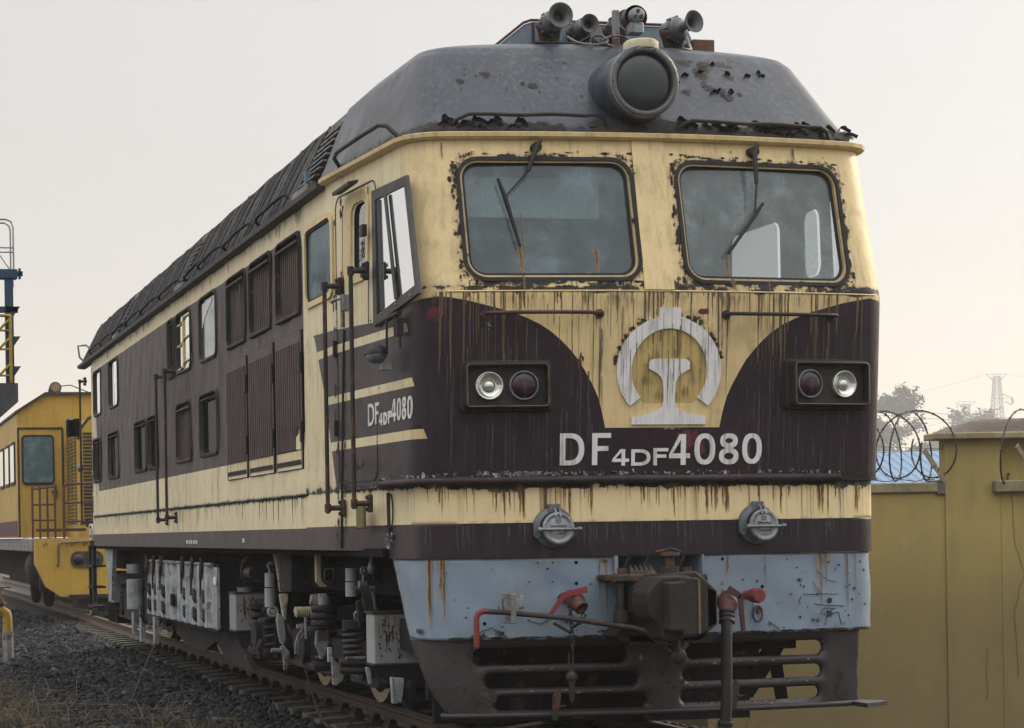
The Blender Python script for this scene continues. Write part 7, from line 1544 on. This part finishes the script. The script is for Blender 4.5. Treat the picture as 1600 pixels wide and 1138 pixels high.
# end door
mb = MB(); mb.prism(rrect(-1.67, 2.60, -.98, 3.66, .09), 1, 29.96, 29.999); dw = yb(mb, 'end_window', 'black'); mb = MB(); mb.prism(rrect(-1.63, 2.65, -1.02, 3.61, .06), 1, 29.945, 29.958); mb.build('end_pane', M['blueglass'], dw)
mb = MB()
for p, q in (((-1.74, 1.5), (-1.74, 3.80)), ((-1.74, 3.80), (-.80, 3.80)), ((-.80, 3.80), (-.80, 1.5))): mb.tube([(p[0], 29.98, p[1]), (q[0], 29.98, q[1])], .022, 4)
mb.box((-1.05, 29.92, 2.42), (-.92, 29.98, 2.48)); mb.box((-.99, 29.93, 2.32), (-.95, 29.98, 2.60)); yb(mb, 'door_frame', 'iron')
mb = MB(); mb.prism([(-.72, 1.47), (-.72, 3.45), (-.66, 3.68), (-.50, 3.88), (-.25, 3.98), (.6, 4.0), (.9, 3.7), (.95, 1.47)], 1, 27.8, 29.99); hd_ = yb(mb, 'short_hood', 'yellow')
mb = MB()
for j, x_ in enumerate((28.1, 28.75, 29.35)):
    for i in range(26): z_ = 1.75 + i * .072; mb.box((-.745, x_, z_), (-.722, x_ + .42, z_ + .04))
tag(mb.build('hood_louvre', M['brass'], hd_), kind='stuff')
mb = MB()
for j in range(2):
    for i in range(26): z_ = 1.75 + i * .072; mb.box((-.62 + j * .30, 27.775, z_), (-.40 + j * .30, 27.798, z_ + .04))
tag(mb.build('front_louvre', M['greasy'], hd_), kind='stuff')
mb = MB(); mb.tube([(-.72, 27.8, 3.45), (-.66, 27.8, 3.68), (-.50, 27.8, 3.88), (-.25, 27.8, 3.98)], .03, 6); mb.build('hood_edge', M['iron'], hd_)
# front buffer panel
mb = MB(); mb.prism([(-1.66, 1.46), (-1.66, .95), (-1.45, .50), (-1.15, .30), (1.3, .30), (1.8, .95), (1.8, 1.46)], 1, 27.35, 27.6); bp_ = yb(mb, 'front_panel', 'yellow')
mb = MB(); mb.prism(rrect(-.95, .88, -.30, 1.20, .14), 1, 27.31, 27.349); lh = yb(mb, 'lamp_housing', 'iron'); mb = MB()
for x_ in (-.80, -.50): mb.lathe([(.001, .035), (.09, .03), (.115, .0)], (x_, 27.31, 1.04), (0, -1, 0), 20)
mb.build('lamp_glass', M['redlens'], lh)
mb = MB(); mb.tube([(-1.22, 27.30, .90), (-1.20, 27.28, .98), (-1.20, 27.28, 1.32), (-1.14, 27.28, 1.38), (-.40, 27.28, 1.40)], .025, 6)
for x_ in (-1.45, -.9, -.65, -.45): mb.tube([(x_ + .04 * math.cos(t), 27.33, 1.33 + .04 * math.sin(t)) for t in [k * PI / 5 for k in range(7)]], .010, 4)
mb.build('front_pipe', M['brass'], bp_)
mb = MB(); mb.box((-1.0, 27.2, .26), (1.3, 27.7, .34)); mb.box((-.8, 27.3, .05), (1.1, 28.6, .26)); yb(mb, 'guard_plate', 'under')
mb = MB()
xs1 = (-1.68, -1.53, -1.38, -1.23)
for x_ in xs1: mb.tube([(x_, 27.5, 1.47), (x_, 27.5, 2.50)], .022, 6)
for z_ in (2.50, 2.14, 1.83): mb.tube([(-1.68, 27.5, z_ - (.05 if z_ == 2.5 else 0)), (-1.21, 27.5, z_)], .022, 6)
mb.tube([(-1.06, 27.45, 1.45), (-1.06, 27.45, 2.44), (-1.02, 27.45, 2.53), (-.96, 27.45, 2.55), (.3, 27.45, 2.55)], .024, 6)
for z_ in (2.17, 1.80): mb.tube([(-1.06, 27.45, z_), (.3, 27.45, z_)], .022, 6)
mb.box((-1.6, 27.6, 1.60), (-.6, 27.65, 1.66)); yb(mb, 'red_railing', 'redfade')
mb = MB(); mb.cyl((-.93, 30.3, 4.60), (-.93, 30.0, 4.66), .13, 16); mb.cyl((-.93, 30.15, 4.5), (-.93, 30.15, 4.62), .04, 8); mb.tube([(-.85, 30.2, 4.70), (-.6, 30.1, 4.72), (-.3, 30.1, 4.6), (-.2, 30.1, 4.56)], .012, 5); hl2 = yb(mb, 'roof_headlight', 'iron'); mb = MB(); mb.lathe([(.001, .01), (.10, .01)], (-.93, 29.985, 4.663), (0, -1, .2), 16); mb.build('roof_lens', M['brass'], hl2)
mb = MB(); 
for yy in (31.5, 34.5): mb.lathe([(.02, -.1), (.45, -.1), (.52, -.05), (.52, .05), (.45, .1), (.02, .1)], (-1.0, yy, .48), (1, 0, 0), 28)
mb.box((-1.5, 30.5, .5), (-1.3, 36, .8)); mb.box((-1.3, 28.2, .55), (1.4, 48, 1.18)); yb(mb, 'running_gear', 'deep')
mb = MB(); mb.lathe([(.02, -.6), (.42, -.55), (.48, -.4), (.48, .4), (.42, .55), (.02, .6)], (-1.2, 29.2, .85), (0, 1, 0), 22); mb.box((-1.5, 28.0, .4), (-1.2, 28.2, 1.2)); yb(mb, 'air_tank', 'under')

# ------------------------------------------------------------ service tower and hydrant on the left
tw = tag(empty('service_tower', (-4.6, 14.5, -.45)), 'blue and yellow steel service mast with a handrail cage at the left edge', 'tower')
def tb(mb, name, mat):
    o = mb.build(name, M[mat], tw); o.location = (4.6, -14.5, .45); return o
mb = MB(); mb.box((-4.9, 14.3, -.45), (-4.6, 14.6, 5.4)); mb.box((-4.9, 14.35, 3.35), (-3.1, 14.55, 3.55)); mb.prism([(-4.6, 3.55), (-3.02, 3.55), (-3.02, 3.30), (-3.25, 3.10), (-4.6, 3.10)], 1, 14.30, 14.62); tb(mb, 'support_arm', 'alu')
mb = MB(); mb.box((-3.17, 14.36, 3.55), (-3.06, 14.46, 5.08)); mb.box((-3.40, 14.36, 4.2), (-3.30, 14.5, 5.08)); mb.box((-4.6, 14.34, 4.95), (-3.0, 14.5, 5.08), .01); mb.box((-3.5, 14.36, 4.5), (-3.0, 14.44, 4.58)); tb(mb, 'blue_upright', 'bluepaint')
mb = MB(); mb.box((-3.13, 14.28, 3.55), (-3.09, 14.34, 4.45)); mb.tube([(-3.3, 14.3, 4.45), (-3.1, 14.3, 4.45)], .02, 4)
for z_ in (3.6, 3.95, 4.2): mb.tube([(-3.32, 14.3, z_), (-3.12, 14.3, z_ + .2)], .018, 4); mb.tube([(-3.32, 14.3, z_ + .05), (-3.1, 14.3, z_ + .05)], .014, 4)
tb(mb, 'yellow_ladder', 'yelpaint')
mb = MB()
for z_ in (4.58, 4.18, 3.78): mb.prism([(-3.06, z_), (-2.97, z_), (-3.06, z_ - .13)], 1, 14.36, 14.46)
mb.box((-3.0, 14.34, 4.99), (-2.93, 14.42, 5.05)); mb.box((-2.985, 14.34, 4.95), (-2.955, 14.42, 5.09)); tb(mb, 'step_gusset', 'bluepaint')
mb = MB(); mb.tube([(-4.2, 14.4, 5.75), (-3.14, 14.4, 5.75), (-3.07, 14.4, 5.72), (-3.045, 14.4, 5.64), (-3.045, 14.4, 5.08)], .013, 6); mb.tube([(-4.2, 14.4, 5.70), (-3.16, 14.4, 5.70), (-3.10, 14.4, 5.66), (-3.085, 14.4, 5.60), (-3.085, 14.4, 5.08)], .011, 6)
for z_ in (5.37, 5.31): mb.tube([(-4.2, 14.4, z_), (-3.05, 14.4, z_)], .010, 5)
mb.tube([(-3.25, 14.4, 5.3), (-3.1, 14.4, 5.08)], .009, 5); mb.tube([(-3.06, 14.4, 4.98), (-3.05, 14.4, 4.86), (-3.09, 14.4, 4.75)], .006, 5); tb(mb, 'guard_rail', 'pipe')
hy = tag(empty('water_hydrant', (-2.93, 18.4, -.48)), 'stubby yellow pipe hydrant with a valve on the ballast at the left edge', 'hydrant')
def hb(mb, name, mat): o = mb.build(name, M[mat], hy); return o
mb = MB(); mb.tube([(.03, 0, -.02), (.03, 0, .72), (.02, 0, .80), (-.06, 0, .86), (-.20, 0, .86)], .075, 12); hb(mb, 'stand_pipe', 'yelpaint')
mb = MB(); mb.cyl((.03, 0, .0), (.03, 0, .52), .088, 12); hb(mb, 'pipe_lagging', 'ltgrey')
mb = MB(); mb.cyl((-.08, 0, .86), (-.08, 0, 1.04), .06, 12); mb.cyl((-.08, 0, .95), (-.08, 0, .98), .10, 14); mb.cyl((-.08, 0, 1.04), (-.08, 0, 1.20), .022, 8); mb.tube([(-.25, 0, 1.20), (.09, 0, 1.21)], .016, 6); hb(mb, 'gate_valve', 'brass')
mb = MB(); mb.box((-.6, .0, -.02), (-.16, .3, .42), .02); q = hb(mb, 'concrete_block', 'ltgrey')

# ------------------------------------------------------------ haze
bm = MB(); bm.box((-495, -95, -3), (1295, 1395, 96)); hz = bm.build('haze', None) if False else mesh_obj('haze', bm.v, bm.f, [bpy.data.materials.new('haze_air')])
hm = hz.data.materials[0]; hm.use_nodes = True; hm.node_tree.nodes.clear(); o_ = hm.node_tree.nodes.new('ShaderNodeOutputMaterial'); pv = hm.node_tree.nodes.new('ShaderNodeVolumePrincipled'); pv.inputs['Color'].default_value = (.95, .94, .93, 1); pv.inputs['Density'].default_value = .00058; pv.inputs['Anisotropy'].default_value = .1
hm.node_tree.links.new(pv.outputs[0], o_.inputs['Volume']); tag(hz, kind='stuff')
